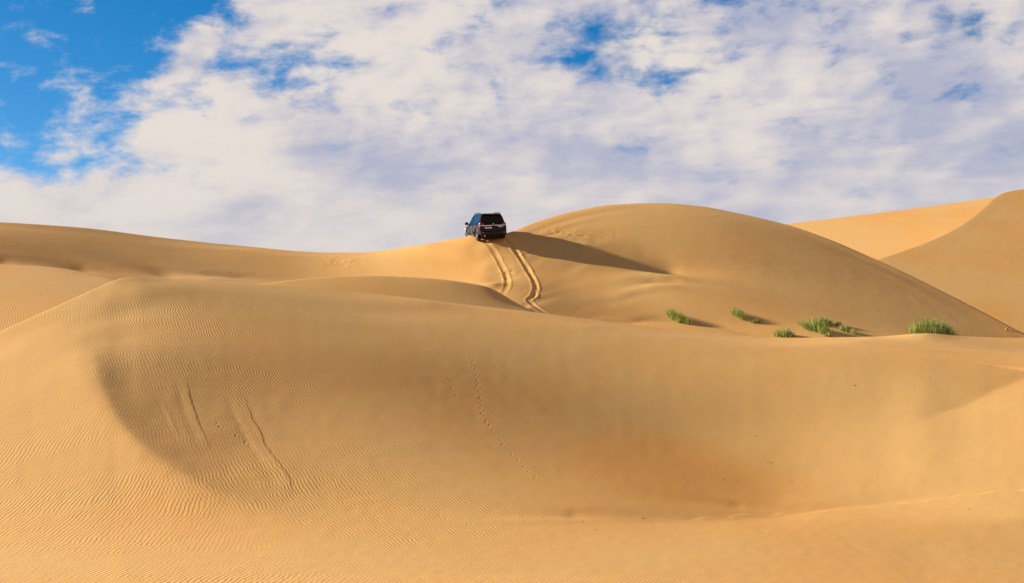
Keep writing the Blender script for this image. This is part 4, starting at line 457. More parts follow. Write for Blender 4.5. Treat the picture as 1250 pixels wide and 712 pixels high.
        2187,2323,2456,-1956,-1926,-1892,-1858,-1822,-1784,-1744,-1702,-1550,-1369,-1192,-1022,-860,-712,-582,-447,-327,-172,60,318,558,770,960,1136,1302,
        1464,1626,1790,1955,2112,2248,2374,-1986,-1957,-1926,-1892,-1858,-1822,-1784,-1742,-1603,-1431,-1256,-1088,-929,-782,-649,-516,-390,-236,-18,230,468,
        680,872,1048,1214,1376,1536,1700,1866,2027,2166,2286,-2017,-1990,-1960,-1928,-1896,-1862,-1827,-1779,-1659,-1499,-1328,-1162,-1004,-858,-724,-592,
        -464,-312,-105,133,366,580,774,952,1118,1278,1437,1600,1768,1933,2077,2196,-2048,-2022,-1994,-1964,-1934,-1902,-1868,-1821,-1717,-1570,-1407,-1244,
        -1088,-942,-808,-676,-546,-398,-202,25,256,470,666,846,1012,1172,1330,1491,1659,1828,1980,2104,-2082,-2057,-2030,-2001,-1971,-1940,-1908,-1864,-1774,
        -1644,-1490,-1332,-1178,-1033,-898,-766,-636,-492,-309,-92,134,350,548,730,898,1058,1214,1374,1540,1712,1874,2006,-2117,-2094,-2067,-2039,-2009,-1978,
        -1947,-1909,-1830,-1716,-1575,-1424,-1274,-1130,-993,-862,-733,-594,-422,-218,2,218,421,606,778,938,1093,1250,1414,1588,1758,1902,-2154,-2132,-2106,
        -2078,-2048,-2017,-1982,-1952,-1884,-1784,-1658,-1517,-1372,-1230,-1094,-962,-834,-700,-539,-346,-134,80,285,475,649,812,966,1120,1282,1454,1632,1792,
        -2196,-2174,-2149,-2122,-2093,-2060,-2023,-1997,-1936,-1849,-1737,-1608,-1472,-1334,-1198,-1066,-939,-808,-658,-478,-276,-64,142,336,514,680,835,987,
        1144,1314,1497,1672,-2239,-2218,-2195,-2170,-2143,-2115,-2085,-2052,-1990,-1912,-1812,-1696,-1570,-1440,-1306,-1174,-1048,-920,-778,-610,-419,-214,-8,
        190,372,541,698,850,1002,1168,1350,1539,-2285,-2265,-2242,-2218,-2194,-2167,-2140,-2111,-2047,-1972,-1882,-1778,-1664,-1542,-1415,-1285,-1158,-1032,
        -897,-741,-561,-364,-160,38,226,399,558,710,859,1018,1196,1396,-2334,-2314,-2292,-2268,-2244,-2219,-2192,-2166,-2104,-2031,-1947,-1852,-1749,-1640,
        -1520,-1393,-1268,-1144,-1014,-866,-698,-509,-310,-112,78,256,419,571,718,870,1041,1248,-2386,-2364,-2342,-2320,-2296,-2270,-2244,-2218,-2158,-2088,
        -2006,-1918,-1825,-1727,-1618,-1497,-1374,-1252,-1126,-986,-826,-648,-455,-258,-67,114,281,435,581,726,887,1098,-2443,-2418,-2396,-2372,-2348,-2321,
        -2293,-2264,-2210,-2142,-2063,-1978,-1892,-1806,-1710,-1596,-1478,-1358,-1235,-1101,-950,-780,-594,-401,-210,-26,144,302,447,589,737,944,-2500,-2474,
        -2450,-2426,-2401,-2374,-2344,-2313,-2264,-2198,-2119,-2035,-1954,-1878,-1796,-1690,-1578,-1462,-1343,-1214,-1071,-909,-730,-542,-352,-167,7,167,314,
        454,590,786,-2558,-2530,-2506,-2482,-2456,-2429,-2399,-2366,-2319,-2256,-2178,-2094,-2013,-1944,-1879,-1784,-1678,-1568,-1452,-1330,-1194,-1040,-869,
        -686,-498,-312,-136,28,178,318,447,628,-2618,-2590,-2564,-2539,-2514,-2486,-2456,-2424,-2379,-2319,-2242,-2156,-2072,-2006,-1958,-1875,-1779,-1674,
        -1564,-1448,-1319,-1174,-1012,-835,-650,-465,-286,-119,35,178,304,470,-2678,-2650,-2624,-2598,-2573,-2546,-2518,-2485,-2444,-2388,-2315,-2226,-2134,
        -2061,-2031,-1964,-1880,-1783,-1680,-1569,-1448,-1313,-1160,-992,-811,-626,-446,-276,-117,31,156,314,-2738,-2712,-2686,-2660,-2634,-2608,-2580,-2550,
        -2512,-2462,-2394,-2308,-2206,-2112,-2097,-2046,-1976,-1890,-1795,-1692,-1579,-1454,-1312,-1152,-978,-796,-614,-440,-278,-124,4,156,-2799,-2774,-2748,
        -2722,-2698,-2672,-2645,-2616,-2582,-2538,-2478,-2398,-2295,-2160,-2152,-2120,-2066,-1993,-1908,-1812,-1708,-1593,-1462,-1314,-1148,-970,-788,-612,
        -446,-287,-152,-4,-2860,-2836,-2810,-2786,-2760,-2736,-2710,-2682,-2652,-2613,-2562,-2493,-2404,-2264,-2226,-2192,-2148,-2088,-2014,-1928,-1834,-1728,
        -1609,-1472,-1317,-1146,-966,-788,-618,-454,-314,-166,-2921,-2898,-2874,-2849,-2824,-2800,-2774,-2748,-2720,-2686,-2644,-2586,-2512,-2391,-2320,-2273,
        -2230,-2178,-2114,-2038,-1953,-1858,-1750,-1626,-1483,-1321,-1146,-966,-794,-626,-480,-330,-2982,-2958,-2936,-2912,-2888,-2864,-2839,-2814,-2788,
        -2757,-2720,-2671,-2611,-2510,-2425,-2363,-2314,-2264,-2207,-2140,-2064,-1979,-1882,-1771,-1642,-1492,-1324,-1147,-972,-800,-648,-495,-3041,-3019,
        -2996,-2974,-2950,-2926,-2903,-2878,-2854,-2826,-2794,-2751,-2700,-2618,-2532,-2459,-2401,-2349,-2296,-2236,-2168,-2091,-2005,-1906,-1790,-1653,-1496,
        -1324,-1148,-974,-816,-658,-3100,-3078,-3056,-3034,-3012,-2988,-2966,-2942,-2918,-2892,-2862,-2826,-2782,-2715,-2634,-2558,-2492,-2436,-2382,-2326,
        -2263,-2194,-2116,-2028,-1925,-1802,-1658,-1492,-1319,-1144,-982,-820,-3157,-3136,-3115,-3094,-3072,-3049,-3026,-3004,-2980,-2956,-2930,-2897,-2859,
        -2803,-2731,-2655,-2585,-2523,-2467,-2412,-2353,-2290,-2220,-2140,-2050,-1940,-1808,-1653,-1484,-1308,-1144,-978,-3214,-3194,-3173,-3152,-3130,-3109,
        -3087,-3065,-3042,-3020,-2994,-2965,-2932,-2884,-2822,-2750,-2678,-2612,-2553,-2496,-2440,-2380,-2316,-2245,-2164,-2068,-1950,-1806,-1642,-1468,-1302,
        -1136,-3270,-3251,-3231,-3210,-3190,-3168,-3148,-3126,-3104,-3082,-3058,-3032,-3002,-2962,-2908,-2842,-2772,-2704,-2642,-2583,-2526,-2468,-2408,-2344,
        -2272,-2188,-2086,-1956,-1800,-1626,-1458,-1293,-3327,-3308,-3288,-3269,-3249,-3228,-3208,-3187,-3166,-3144,-3122,-3098,-3070,-3036,-2990,-2932,-2866,
        -2798,-2733,-2672,-2614,-2556,-2499,-2439,-2375,-2302,-2214,-2100,-1958,-1788,-1614,-1448,-3384,-3366,-3346,-3327,-3308,-3288,-3268,-3248,-3227,-3206,
        -3186,-3162,-3138,-3108,-3069,-3018,-2958,-2892,-2826,-2763,-2703,-2646,-2588,-2532,-2472,-2409,-2334,-2239,-2113,-1952,-1776,-1605,-3440,-3422,-3404,
        -3385,-3366,-3346,-3327,-3308,-3288,-3268,-3248,-3226,-3204,-3177,-3144,-3100,-3046,-2984,-2920,-2855,-2793,-2734,-2676,-2620,-2564,-2508,-2444,-2366,
        -2260,-2114,-1937,-1761,-3496,-3478,-3459,-3441,-3422,-3404,-3384,-3366,-3346,-3327,-3308,-3287,-3266,-3242,-3214,-3176,-3128,-3070,-3008,-2944,-2881,
        -2820,-2762,-2706,-2650,-2597,-2542,-2478,-2392,-2266,-2094,-1911,-3548,-3530,-3512,-3494,-3476,-3458,-3440,-3421,-3402,-3384,-3364,-3346,-3326,-3304,
        -3278,-3244,-3202,-3150,-3090,-3028,-2964,-2902,-2843,-2786,-2730,-2678,-2628,-2575,-2506,-2401,-2243,-2050,-3600,-3582,-3564,-3546,-3528,-3511,-3493,
        -3474,-3456,-3438,-3420,-3401,-3382,-3362,-3338,-3308,-3270,-3222,-3166,-3106,-3042,-2980,-2920,-2862,-2806,-2754,-2706,-2660,-2606,-2522,-2382,-2184,
        -3649,-3632,-3614,-3596,-3579,-3562,-3544,-3526,-3508,-3490,-3472,-3455,-3436,-3418,-3396,-3368,-3334,-3290,-3238,-3179,-3118,-3055,-2994,-2935,-2878,
        -2826,-2778,-2736,-2694,-2630,-2510,-2316,-3697,-3680,-3662,-3646,-3628,-3611,-3594,-3576,-3559,-3542,-3524,-3507,-3490,-3471,-3451,-3426,-3395,-3354,
        -3306,-3250,-3189,-3127,-3066,-3006,-2948,-2894,-2846,-2807,-2774,-2726,-2630,-2444,-3744,-3726,-3710,-3693,-3676,-3660,-3642,-3626,-3609,-3592,-3575,
        -3558,-3541,-3524,-3504,-3482,-3453,-3416,-3370,-3316,-3258,-3196,-3136,-3076,-3017,-2962,-2912,-2874,-2846,-2814,-2740,-2568,-3790,-3772,-3756,-3740,
        -3723,-3707,-3690,-3674,-3658,-3641,-3624,-3608,-3592,-3575,-3557,-3536,-3509,-3474,-3432,-3380,-3324,-3264,-3202,-3142,-3084,-3028,-2976,-2936,-2912,
        -2894,-2840,-2688,-3834,-3818,-3802,-3785,-3769,-3753,-3737,-3721,-3705,-3688,-3672,-3656,-3641,-3625,-3608,-3588,-3563,-3531,-3490,-3442,-3387,-3328,
        -3268,-3208,-3148,-3092,-3039,-2997,-2974,-2966,-2931,-2800,-3878,-3862,-3846,-3830,-3814,-3798,-3782,-3767,-3751,-3736,-3720,-3704,-3689,-3674,-3657,
        -3638,-3616,-3586,-3548,-3501,-3448,-3390,-3330,-3270,-3211,-3154,-3100,-3056,-3032,-3034,-3013,-2907,-3920,-3904,-3889,-3873,-3858,-3842,-3827,-3812,
        -3796,-3782,-3766,-3751,-3736,-3722,-3706,-3688,-3666,-3638,-3602,-3558,-3506,-3449,-3390,-3330,-3272,-3214,-3160,-3112,-3086,-3098,-3088,-3006,-3962,
        -3946,-3931,-3916,-3901,-3886,-3871,-3856,-3841,-3826,-3812,-3797,-3782,-3768,-3753,-3736,-3716,-3689,-3654,-3612,-3562,-3506,-3448,-3388,-3330,-3272,
        -3218,-3168,-3139,-3159,-3156,-3098,-4003,-3988,-3972,-3958,-3943,-3928,-3914,-3900,-3885,-3870,-3856,-3842,-3828,-3814,-3800,-3784,-3764,-3739,-3706,
        -3664,-3616,-3562,-3504,-3446,-3387,-3330,-3274,-3224,-3188,-3219,-3220,-3185,-4043,-4028,-4013,-3999,-3985,-3970,-3956,-3942,-3928,-3914,-3900,-3886,
        -3873,-3860,-3846,-3830,-3812,-3788,-3756,-3716,-3668,-3615,-3558,-3500,-3442,-3386,-3330,-3280,-3244,-3270,-3280,-3267,-4082,-4068,-4054,-4040,-4026,
        -4012,-3998,-3984,-3971,-3958,-3944,-3930,-3918,-3904,-3892,-3877,-3859,-3836,-3806,-3767,-3720,-3668,-3612,-3554,-3498,-3441,-3386,-3334,-3298,-3320,
        -3336,-3345,]),
    'R': (900, 6, 101, 22, 0.5, [
        12593,12679,12766,12855,12945,13037,13130,13225,13321,13418,13515,13614,13713,13812,13911,14011,14110,14209,14308,14407,14507,14606,14706,14806,14907,
        15007,15109,15211,15313,15415,15517,15619,15722,15826,15932,16039,16149,16263,16383,16512,16650,16797,16955,17125,17311,17515,17740,17990,18270,18588,
        18950,19350,19747,20083,20325,20487,20603,20695,20776,20852,20927,21003,21079,21155,21230,21303,21374,21443,21508,21568,21624,21674,21718,21754,21783,
        21805,21822,21834,21845,21852,21858,21862,21864,21864,21862,21859,21855,21849,21842,21834,21826,21816,21806,21795,21783,21771,21759,21747,21735,21723,
        21711,], [
        -8975,-8810,-8636,-8454,-8262,-8060,-7846,-7620,-7381,-7128,-6858,-6571,-6265,-5938,-5588,-5212,-4806,-4368,-3894,-3378,-2816,-2200,-8932,-8766,-8592,
        -8408,-8214,-8011,-7796,-7569,-7328,-7073,-6802,-6513,-6206,-5876,-5524,-5144,-4737,-4296,-3819,-3300,-2734,-2114,-8889,-8722,-8546,-8361,-8166,-7962,
        -7746,-7516,-7274,-7018,-6744,-6454,-6144,-5813,-5458,-5077,-4666,-4223,-3743,-3221,-2652,-2027,-8844,-8676,-8499,-8313,-8118,-7911,-7694,-7464,-7220,
        -6961,-6686,-6394,-6082,-5749,-5392,-5008,-4595,-4148,-3665,-3140,-2566,-1939,-8799,-8630,-8452,-8264,-8068,-7860,-7641,-7409,-7164,-6904,-6627,-6333,
        -6019,-5684,-5324,-4938,-4522,-4072,-3586,-3058,-2480,-1848,-8754,-8582,-8404,-8215,-8017,-7808,-7587,-7354,-7107,-6845,-6567,-6270,-5954,-5617,-5255,
        -4866,-4448,-3996,-3506,-2974,-2392,-1756,-8706,-8535,-8354,-8165,-7965,-7755,-7532,-7298,-7050,-6786,-6506,-6208,-5890,-5550,-5185,-4794,-4372,-3917,
        -3424,-2888,-2304,-1664,-8660,-8486,-8305,-8114,-7913,-7701,-7478,-7241,-6991,-6726,-6444,-6144,-5823,-5481,-5114,-4720,-4296,-3838,-3342,-2802,-2214,
        -1568,-8612,-8438,-8254,-8062,-7860,-7647,-7422,-7184,-6932,-6664,-6380,-6078,-5756,-5412,-5042,-4646,-4218,-3758,-3258,-2714,-2122,-1473,-8563,-8388,
        -8204,-8010,-7806,-7592,-7366,-7126,-6872,-6603,-6317,-6013,-5688,-5342,-4970,-4570,-4140,-3676,-3173,-2626,-2030,-1376,-8514,-8338,-8152,-7958,-7752,
        -7536,-7308,-7067,-6812,-6541,-6253,-5947,-5620,-5271,-4896,-4494,-4061,-3594,-3088,-2537,-1936,-1278,-8466,-8288,-8101,-7905,-7698,-7481,-7251,-7008,
        -6751,-6478,-6189,-5880,-5552,-5200,-4823,-4418,-3982,-3512,-3002,-2448,-1843,-1180,-8416,-8237,-8049,-7852,-7644,-7425,-7194,-6949,-6690,-6416,-6124,
        -5814,-5482,-5128,-4749,-4342,-3902,-3429,-2916,-2358,-1748,-1082,-8366,-8187,-7998,-7798,-7589,-7368,-7136,-6890,-6629,-6353,-6059,-5746,-5413,-5056,
        -4674,-4264,-3822,-3346,-2829,-2267,-1654,-983,-8317,-8136,-7946,-7745,-7534,-7312,-7078,-6830,-6568,-6290,-5994,-5680,-5344,-4985,-4600,-4188,-3742,
        -3262,-2742,-2176,-1560,-884,-8268,-8085,-7894,-7692,-7480,-7256,-7020,-6771,-6507,-6227,-5929,-5612,-5274,-4913,-4526,-4110,-3663,-3180,-2656,-2086,
        -1465,-785,-8218,-8034,-7842,-7638,-7426,-7200,-6963,-6712,-6446,-6164,-5864,-5546,-5206,-4842,-4452,-4034,-3583,-3096,-2569,-1996,-1371,-686,-8169,
        -7984,-7790,-7586,-7371,-7144,-6906,-6652,-6385,-6102,-5800,-5479,-5136,-4770,-4378,-3957,-3504,-3014,-2483,-1906,-1277,-588,-8120,-7934,-7738,-7533,
        -7316,-7088,-6848,-6594,-6324,-6039,-5736,-5412,-5068,-4700,-4304,-3880,-3424,-2931,-2397,-1816,-1183,-490,-8070,-7884,-7686,-7480,-7262,-7033,-6791,
        -6535,-6264,-5976,-5671,-5346,-4999,-4628,-4231,-3804,-3345,-2848,-2311,-1727,-1090,-392,-8022,-7833,-7635,-7427,-7208,-6977,-6734,-6476,-6203,-5914,
        -5606,-5279,-4930,-4557,-4158,-3728,-3266,-2766,-2225,-1637,-996,-293,-7972,-7782,-7584,-7374,-7154,-6922,-6676,-6417,-6142,-5851,-5542,-5212,-4862,
        -4486,-4084,-3652,-3186,-2684,-2139,-1548,-902,-195,-7923,-7732,-7532,-7321,-7099,-6866,-6618,-6358,-6082,-5788,-5477,-5146,-4792,-4414,-4010,-3575,
        -3106,-2601,-2053,-1458,-808,-96,-7874,-7682,-7480,-7268,-7044,-6810,-6561,-6298,-6020,-5726,-5412,-5079,-4723,-4343,-3936,-3498,-3027,-2518,-1966,
        -1368,-714,2,-7824,-7631,-7428,-7214,-6990,-6753,-6503,-6239,-5960,-5662,-5348,-5012,-4654,-4272,-3862,-3421,-2947,-2434,-1880,-1277,-619,102,-7774,
        -7580,-7376,-7161,-6935,-6696,-6446,-6180,-5898,-5600,-5282,-4944,-4584,-4200,-3787,-3344,-2866,-2351,-1793,-1186,-524,201,-7724,-7529,-7324,-7108,
        -6880,-6640,-6387,-6120,-5836,-5536,-5216,-4877,-4514,-4127,-3712,-3266,-2786,-2268,-1706,-1095,-429,301,-7674,-7478,-7270,-7054,-6824,-6583,-6328,
        -6060,-5774,-5472,-5151,-4809,-4444,-4054,-3636,-3188,-2705,-2183,-1618,-1004,-333,401,-7624,-7426,-7218,-6999,-6769,-6526,-6270,-5999,-5712,-5408,
        -5085,-4741,-4374,-3982,-3562,-3110,-2624,-2099,-1530,-912,-237,501,-7574,-7374,-7166,-6945,-6714,-6470,-6212,-5939,-5650,-5344,-5019,-4673,-4304,
        -3909,-3486,-3032,-2543,-2014,-1442,-820,-142,602,-7524,-7324,-7113,-6892,-6658,-6412,-6153,-5879,-5588,-5280,-4954,-4606,-4234,-3836,-3411,-2954,
        -2462,-1930,-1354,-729,-46,702,-7474,-7272,-7060,-6838,-6603,-6356,-6095,-5819,-5527,-5217,-4888,-4538,-4164,-3764,-3336,-2876,-2382,-1846,-1267,-638,
        50,802,-7424,-7220,-7008,-6784,-6548,-6298,-6036,-5758,-5464,-5153,-4822,-4470,-4093,-3692,-3260,-2798,-2300,-1762,-1179,-546,146,902,-7372,-7168,
        -6954,-6728,-6491,-6240,-5976,-5697,-5402,-5088,-4755,-4400,-4021,-3618,-3184,-2718,-2218,-1676,-1090,-452,243,1004,-7321,-7116,-6900,-6672,-6434,
        -6182,-5916,-5635,-5338,-5022,-4687,-4330,-3950,-3542,-3106,-2638,-2134,-1589,-999,-358,342,1108,-7268,-7062,-6844,-6616,-6376,-6122,-5855,-5572,
        -5272,-4955,-4618,-4259,-3876,-3466,-3028,-2556,-2049,-1501,-907,-262,442,1213,-7214,-7006,-6788,-6558,-6316,-6061,-5792,-5508,-5206,-4887,-4548,
        -4186,-3800,-3388,-2947,-2473,-1962,-1410,-813,-164,545,1320,-7158,-6949,-6729,-6498,-6254,-5998,-5726,-5440,-5137,-4816,-4474,-4110,-3722,-3308,
        -2863,-2386,-1872,-1316,-715,-62,652,1432,-7099,-6888,-6666,-6434,-6188,-5930,-5658,-5369,-5064,-4740,-4396,-4029,-3639,-3221,-2774,-2293,-1776,-1216,
        -611,47,765,1552,-7036,-6823,-6600,-6365,-6118,-5858,-5583,-5292,-4985,-4659,-4312,-3944,-3550,-3129,-2678,-2194,-1673,-1110,-500,164,886,1679,-6968,
        -6753,-6528,-6292,-6043,-5780,-5504,-5210,-4900,-4572,-4222,-3851,-3454,-3030,-2576,-2088,-1562,-995,-380,288,1017,1816,-6894,-6678,-6451,-6213,-5962,
        -5698,-5418,-5123,-4810,-4478,-4126,-3752,-3352,-2924,-2466,-1974,-1444,-872,-252,422,1157,1962,-6815,-6597,-6368,-6128,-5874,-5608,-5326,-5028,-4713,
        -4378,-4023,-3644,-3241,-2810,-2348,-1852,-1317,-740,-114,566,1308,2120,-6730,-6510,-6279,-6036,-5780,-5511,-5226,-4926,-4608,-4270,-3911,-3529,-3122,
        -2686,-2220,-1718,-1179,-596,36,722,1470,2290,-6636,-6414,-6181,-5936,-5677,-5405,-5118,-4814,-4492,-4151,-3788,-3402,-2991,-2551,-2080,-1574,-1028,
        -440,198,892,1648,2477,-6534,-6309,-6073,-5825,-5564,-5288,-4998,-4690,-4366,-4020,-3654,-3264,-2848,-2402,-1926,-1414,-862,-267,378,1080,1844,2682,
        -6420,-6192,-5954,-5702,-5438,-5160,-4865,-4554,-4225,-3876,-3504,-3110,-2688,-2238,-1756,-1237,-679,-76,577,1287,2062,2910,-6294,-6063,-5820,-5566,
        -5298,-5016,-4718,-4402,-4068,-3714,-3338,-2938,-2511,-2054,-1565,-1040,-474,137,799,1518,2304,3163,-6151,-5917,-5671,-5412,-5140,-4854,-4551,-4231,
        -3892,-3533,-3151,-2745,-2312,-1848,-1352,-818,-244,376,1048,1779,2576,3448,-5989,-5750,-5500,-5238,-4962,-4670,-4362,-4036,-3692,-3326,-2938,-2525,
        -2084,-1613,-1108,-566,18,649,1332,2075,2885,3772,-5804,-5561,-5306,-5038,-4756,-4460,-4146,-3814,-3463,-3090,-2695,-2274,-1824,-1344,-830,-278,318,
        960,1656,2414,3239,4143,-5598,-5351,-5091,-4818,-4530,-4227,-3907,-3568,-3210,-2830,-2426,-1996,-1538,-1048,-523,41,648,1304,2015,2787,3630,4552,
        -5396,-5143,-4878,-4599,-4306,-3996,-3670,-3324,-2959,-2572,-2160,-1722,-1254,-754,-218,357,976,1646,2370,3158,4018,4959,-5224,-4968,-4698,-4415,
        -4117,-3802,-3470,-3120,-2748,-2354,-1936,-1490,-1014,-506,38,622,1252,1932,2670,3470,4344,5300,-5104,-4844,-4571,-4284,-3982,-3664,-3329,-2974,-2598,
        -2200,-1776,-1326,-844,-330,220,812,1448,2136,2882,3692,4576,5544,-5024,-4762,-4488,-4198,-3894,-3574,-3236,-2878,-2500,-2098,-1672,-1218,-733,-215,
        340,936,1578,2270,3021,3838,4728,5703,-4968,-4706,-4430,-4139,-3834,-3512,-3172,-2812,-2432,-2028,-1599,-1142,-656,-136,422,1022,1666,2363,3118,3938,
        4833,5813,-4926,-4662,-4384,-4093,-3786,-3463,-3122,-2760,-2378,-1974,-1543,-1084,-596,-74,486,1088,1736,2435,3192,4016,4915,5899,-4888,-4624,-4346,
        -4053,-3746,-3421,-3078,-2716,-2333,-1926,-1494,-1034,-544,-20,542,1146,1795,2497,3258,4084,4985,5972,-4854,-4588,-4310,-4016,-3708,-3382,-3038,-2675,
        -2290,-1882,-1450,-988,-496,30,594,1199,1850,2555,3318,4146,5051,6042,-4820,-4554,-4274,-3980,-3670,-3344,-2999,-2634,-2249,-1840,-1405,-942,-448,79,
        644,1252,1906,2612,3376,4208,5116,6109,-4786,-4519,-4238,-3943,-3632,-3305,-2959,-2594,-2207,-1796,-1360,-896,-401,128,696,1304,1960,2668,3436,4270,
        5180,6177,-4752,-4484,-4202,-3906,-3594,-3266,-2920,-2553,-2164,-1753,-1316,-850,-354,178,746,1358,2015,2726,3496,4332,5246,6246,-4718,-4450,-4167,
        -3870,-3557,-3228,-2880,-2512,-2122,-1710,-1271,-804,-306,227,798,1410,2070,2783,3556,4395,5310,6314,-4685,-4415,-4132,-3834,-3520,-3190,-2840,-2472,
        -2082,-1667,-1227,-758,-259,276,848,1462,2124,2840,3614,4456,5374,6380,-4652,-4382,-4097,-3798,-3484,-3152,-2802,-2432,-2041,-1626,-1184,-714,-213,
        323,897,1514,2178,2894,3672,4516,5437,6446,-4620,-4349,-4064,-3764,-3449,-3116,-2766,-2394,-2002,-1586,-1142,-672,-169,368,944,1562,2228,2948,3726,
        4574,5497,6509,-4590,-4318,-4032,-3732,-3416,-3082,-2730,-2358,-1965,-1547,-1103,-630,-127,412,989,1609,2277,2998,3779,4628,5554,6569,-4562,-4290,
        -4003,-3702,-3384,-3050,-2698,-2325,-1930,-1511,-1066,-592,-88,452,1032,1653,2322,3045,3828,4680,5608,6625,-4536,-4263,-3976,-3674,-3356,-3021,-2668,
        -2294,-1898,-1478,-1032,-558,-51,490,1070,1694,2364,3088,3874,4727,5658,6677,-4513,-4239,-3952,-3649,-3330,-2994,-2640,-2266,-1869,-1448,-1002,-526,
        -18,524,1105,1730,2402,3128,3914,4770,5702,6724,-4493,-4218,-3930,-3627,-3308,-2972,-2616,-2242,-1844,-1422,-975,-498,10,554,1136,1761,2434,3162,3950,
        4806,5741,6764,-4476,-4201,-3912,-3608,-3289,-2952,-2597,-2221,-1823,-1401,-953,-476,34,578,1161,1788,2462,3190,3980,4838,5773,6798,-4462,-4188,-3898,
        -3594,-3274,-2938,-2582,-2205,-1807,-1384,-936,-458,52,597,1181,1808,2484,3212,4003,4862,5798,6824,-4454,-4178,-3888,-3584,-3264,-2927,-2570,-2194,
        -1796,-1372,-923,-445,66,610,1195,1822,2498,3228,4019,4878,5816,6844,-4448,-4172,-3882,-3578,-3258,-2920,-2564,-2187,-1788,-1365,-916,-437,74,619,
        1204,1832,2508,3238,4029,4889,5827,6854,-4445,-4169,-3880,-3575,-3255,-2917,-2560,-2184,-1784,-1362,-912,-434,78,623,1208,1836,2512,3243,4034,4894,
        5832,6860,-4444,-4168,-3878,-3574,-3254,-2916,-2560,-2182,-1784,-1360,-911,-432,78,624,1209,1837,2514,3244,4036,4896,5834,6862,-4444,-4168,-3879,
        -3575,-3254,-2916,-2560,-2184,-1784,-1361,-912,-433,78,624,1208,1836,2513,3244,4035,4895,5834,6861,-4446,-4170,-3881,-3576,-3256,-2918,-2562,-2186,
        -1786,-1364,-914,-435,76,621,1206,1834,2510,3240,4032,4892,5830,6858,-4449,-4174,-3884,-3580,-3260,-2922,-2566,-2188,-1790,-1367,-918,-439,72,617,
        1202,1830,2506,3236,4027,4886,5825,6852,-4452,-4177,-3888,-3584,-3264,-2926,-2570,-2194,-1794,-1372,-922,-444,66,612,1196,1824,2500,3230,4020,4880,
        5818,6844,-4458,-4182,-3893,-3589,-3269,-2932,-2576,-2199,-1800,-1378,-928,-450,60,604,1189,1816,2492,3222,4012,4871,5808,6835,-4463,-4188,-3899,
        -3595,-3275,-2938,-2582,-2206,-1808,-1385,-936,-458,52,596,1180,1808,2482,3212,4002,4861,5798,6824,-4470,-4194,-3906,-3602,-3282,-2946,-2590,-2214,
        -1816,-1393,-944,-467,42,587,1170,1797,2472,3201,3990,4849,5785,6810,-4477,-4202,-3914,-3610,-3290,-2954,-2598,-2222,-1824,-1402,-954,-477,32,576,
        1160,1786,2460,3188,3978,4836,5772,6796,-4485,-4210,-3922,-3618,-3299,-2962,-2608,-2232,-1834,-1412,-964,-488,21,565,1148,1774,2448,3176,3964,4821,
        5756,6780,-4494,-4219,-3931,-3628,-3308,-2972,-2618,-2242,-1845,-1424,-976,-500,9,552,1134,1760,2434,3160,3948,4805,5740,6763,-4503,-4228,-3940,-3638,
        -3319,-2983,-2628,-2254,-1856,-1436,-988,-512,-4,539,1120,1746,2418,3145,3932,4788,5722,6744,-4512,-4238,-3951,-3648,-3330,-2994,-2640,-2265,-1868,
        -1448,-1001,-525,-18,525,1106,1730,2402,3128,3916,4770,5703,6724,-4523,-4249,-3962,-3660,-3341,-3006,-2652,-2278,-1882,-1461,-1014,-539,-32,510,1090,
        1714,2386,3112,3898,4752,5684,6704,-4534,-4260,-3973,-3671,-3353,-3018,-2664,-2290,-1894,-1474,-1028,-554,-47,494,1074,1698,2369,3094,3878,4732,5663,
        6683,-4544,-4272,-3984,-3682,-3365,-3030,-2677,-2304,-1908,-1488,-1043,-568,-62,478,1058,1680,2351,3075,3860,4712,5642,6660,-4556,-4283,-3996,-3695,
        -3378,-3044,-2690,-2317,-1922,-1503,-1058,-584,-78,462,1041,1663,2332,3056,3840,4691,5620,6638,-4568,-4295,-4008,-3708,-3390,-3056,-2704,-2331,-1936,
        -1518,-1073,-600,-94,446,1024,1645,2314,3036,3820,4670,5598,6615,-4580,-4307,-4021,-3720,-3404,-3070,-2718,-2345,-1951,-1532,-1088,-616,-111,428,1006,
        1626,2295,3017,3798,4648,5576,6592,-4591,-4319,-4033,-3733,-3416,-3083,-2732,-2360,-1966,-1548,-1104,-632,-128,411,988,1608,2276,2997,3778,4627,5553,
        6568,-4603,-4331,-4045,-3746,-3430,-3096,-2746,-2374,-1980,-1563,-1120,-648,-144,394,970,1590,2256,2977,3757,4605,5530,6544,-4615,-4344,-4059,-3758,
        -3443,-3110,-2759,-2388,-1995,-1578,-1136,-664,-161,376,952,1571,2238,2957,3736,4584,5508,6520,-4627,-4356,-4070,-3772,-3456,-3124,-2773,-2402,-2010,
        -1594,-1151,-680,-178,360,934,1552,2218,2937,3716,4562,5485,6496,-4638,-4368,-4083,-3784,-3469,-3137,-2787,-2416,-2025,-1608,-1166,-696,-194,342,917,
        1534,2199,2917,3694,4540,5462,6472,]),
    'Q': (700, 10, 71, 12, 0.78, [
        21059,21192,21329,21473,21622,21774,21930,22085,22239,22389,22533,22669,22795,22908,23007,23090,23159,23217,23266,23307,23341,23370,23395,23417,23438,
        23458,23478,23497,23514,23528,23540,23550,23560,23569,23578,23587,23596,23604,23614,23626,23643,23665,23693,23723,23755,23786,23815,23843,23874,23911,
        23950,23955,23862,23633,23298,22918,22535,22157,21784,21417,21056,20703,20358,20020,19689,19366,19053,18749,18454,18170,17895,], [
        -3586,-3326,-3056,-2774,-2480,-2174,-1852,-1516,-1164,-795,-408,0,-3453,-3190,-2918,-2633,-2336,-2026,-1701,-1362,-1006,-633,-241,170,-3316,-3052,
        -2776,-2488,-2187,-1874,-1546,-1202,-843,-466,-70,346,-3175,-2908,-2628,-2338,-2034,-1717,-1386,-1038,-676,-294,106,526,-3030,-2760,-2477,-2183,-1876,
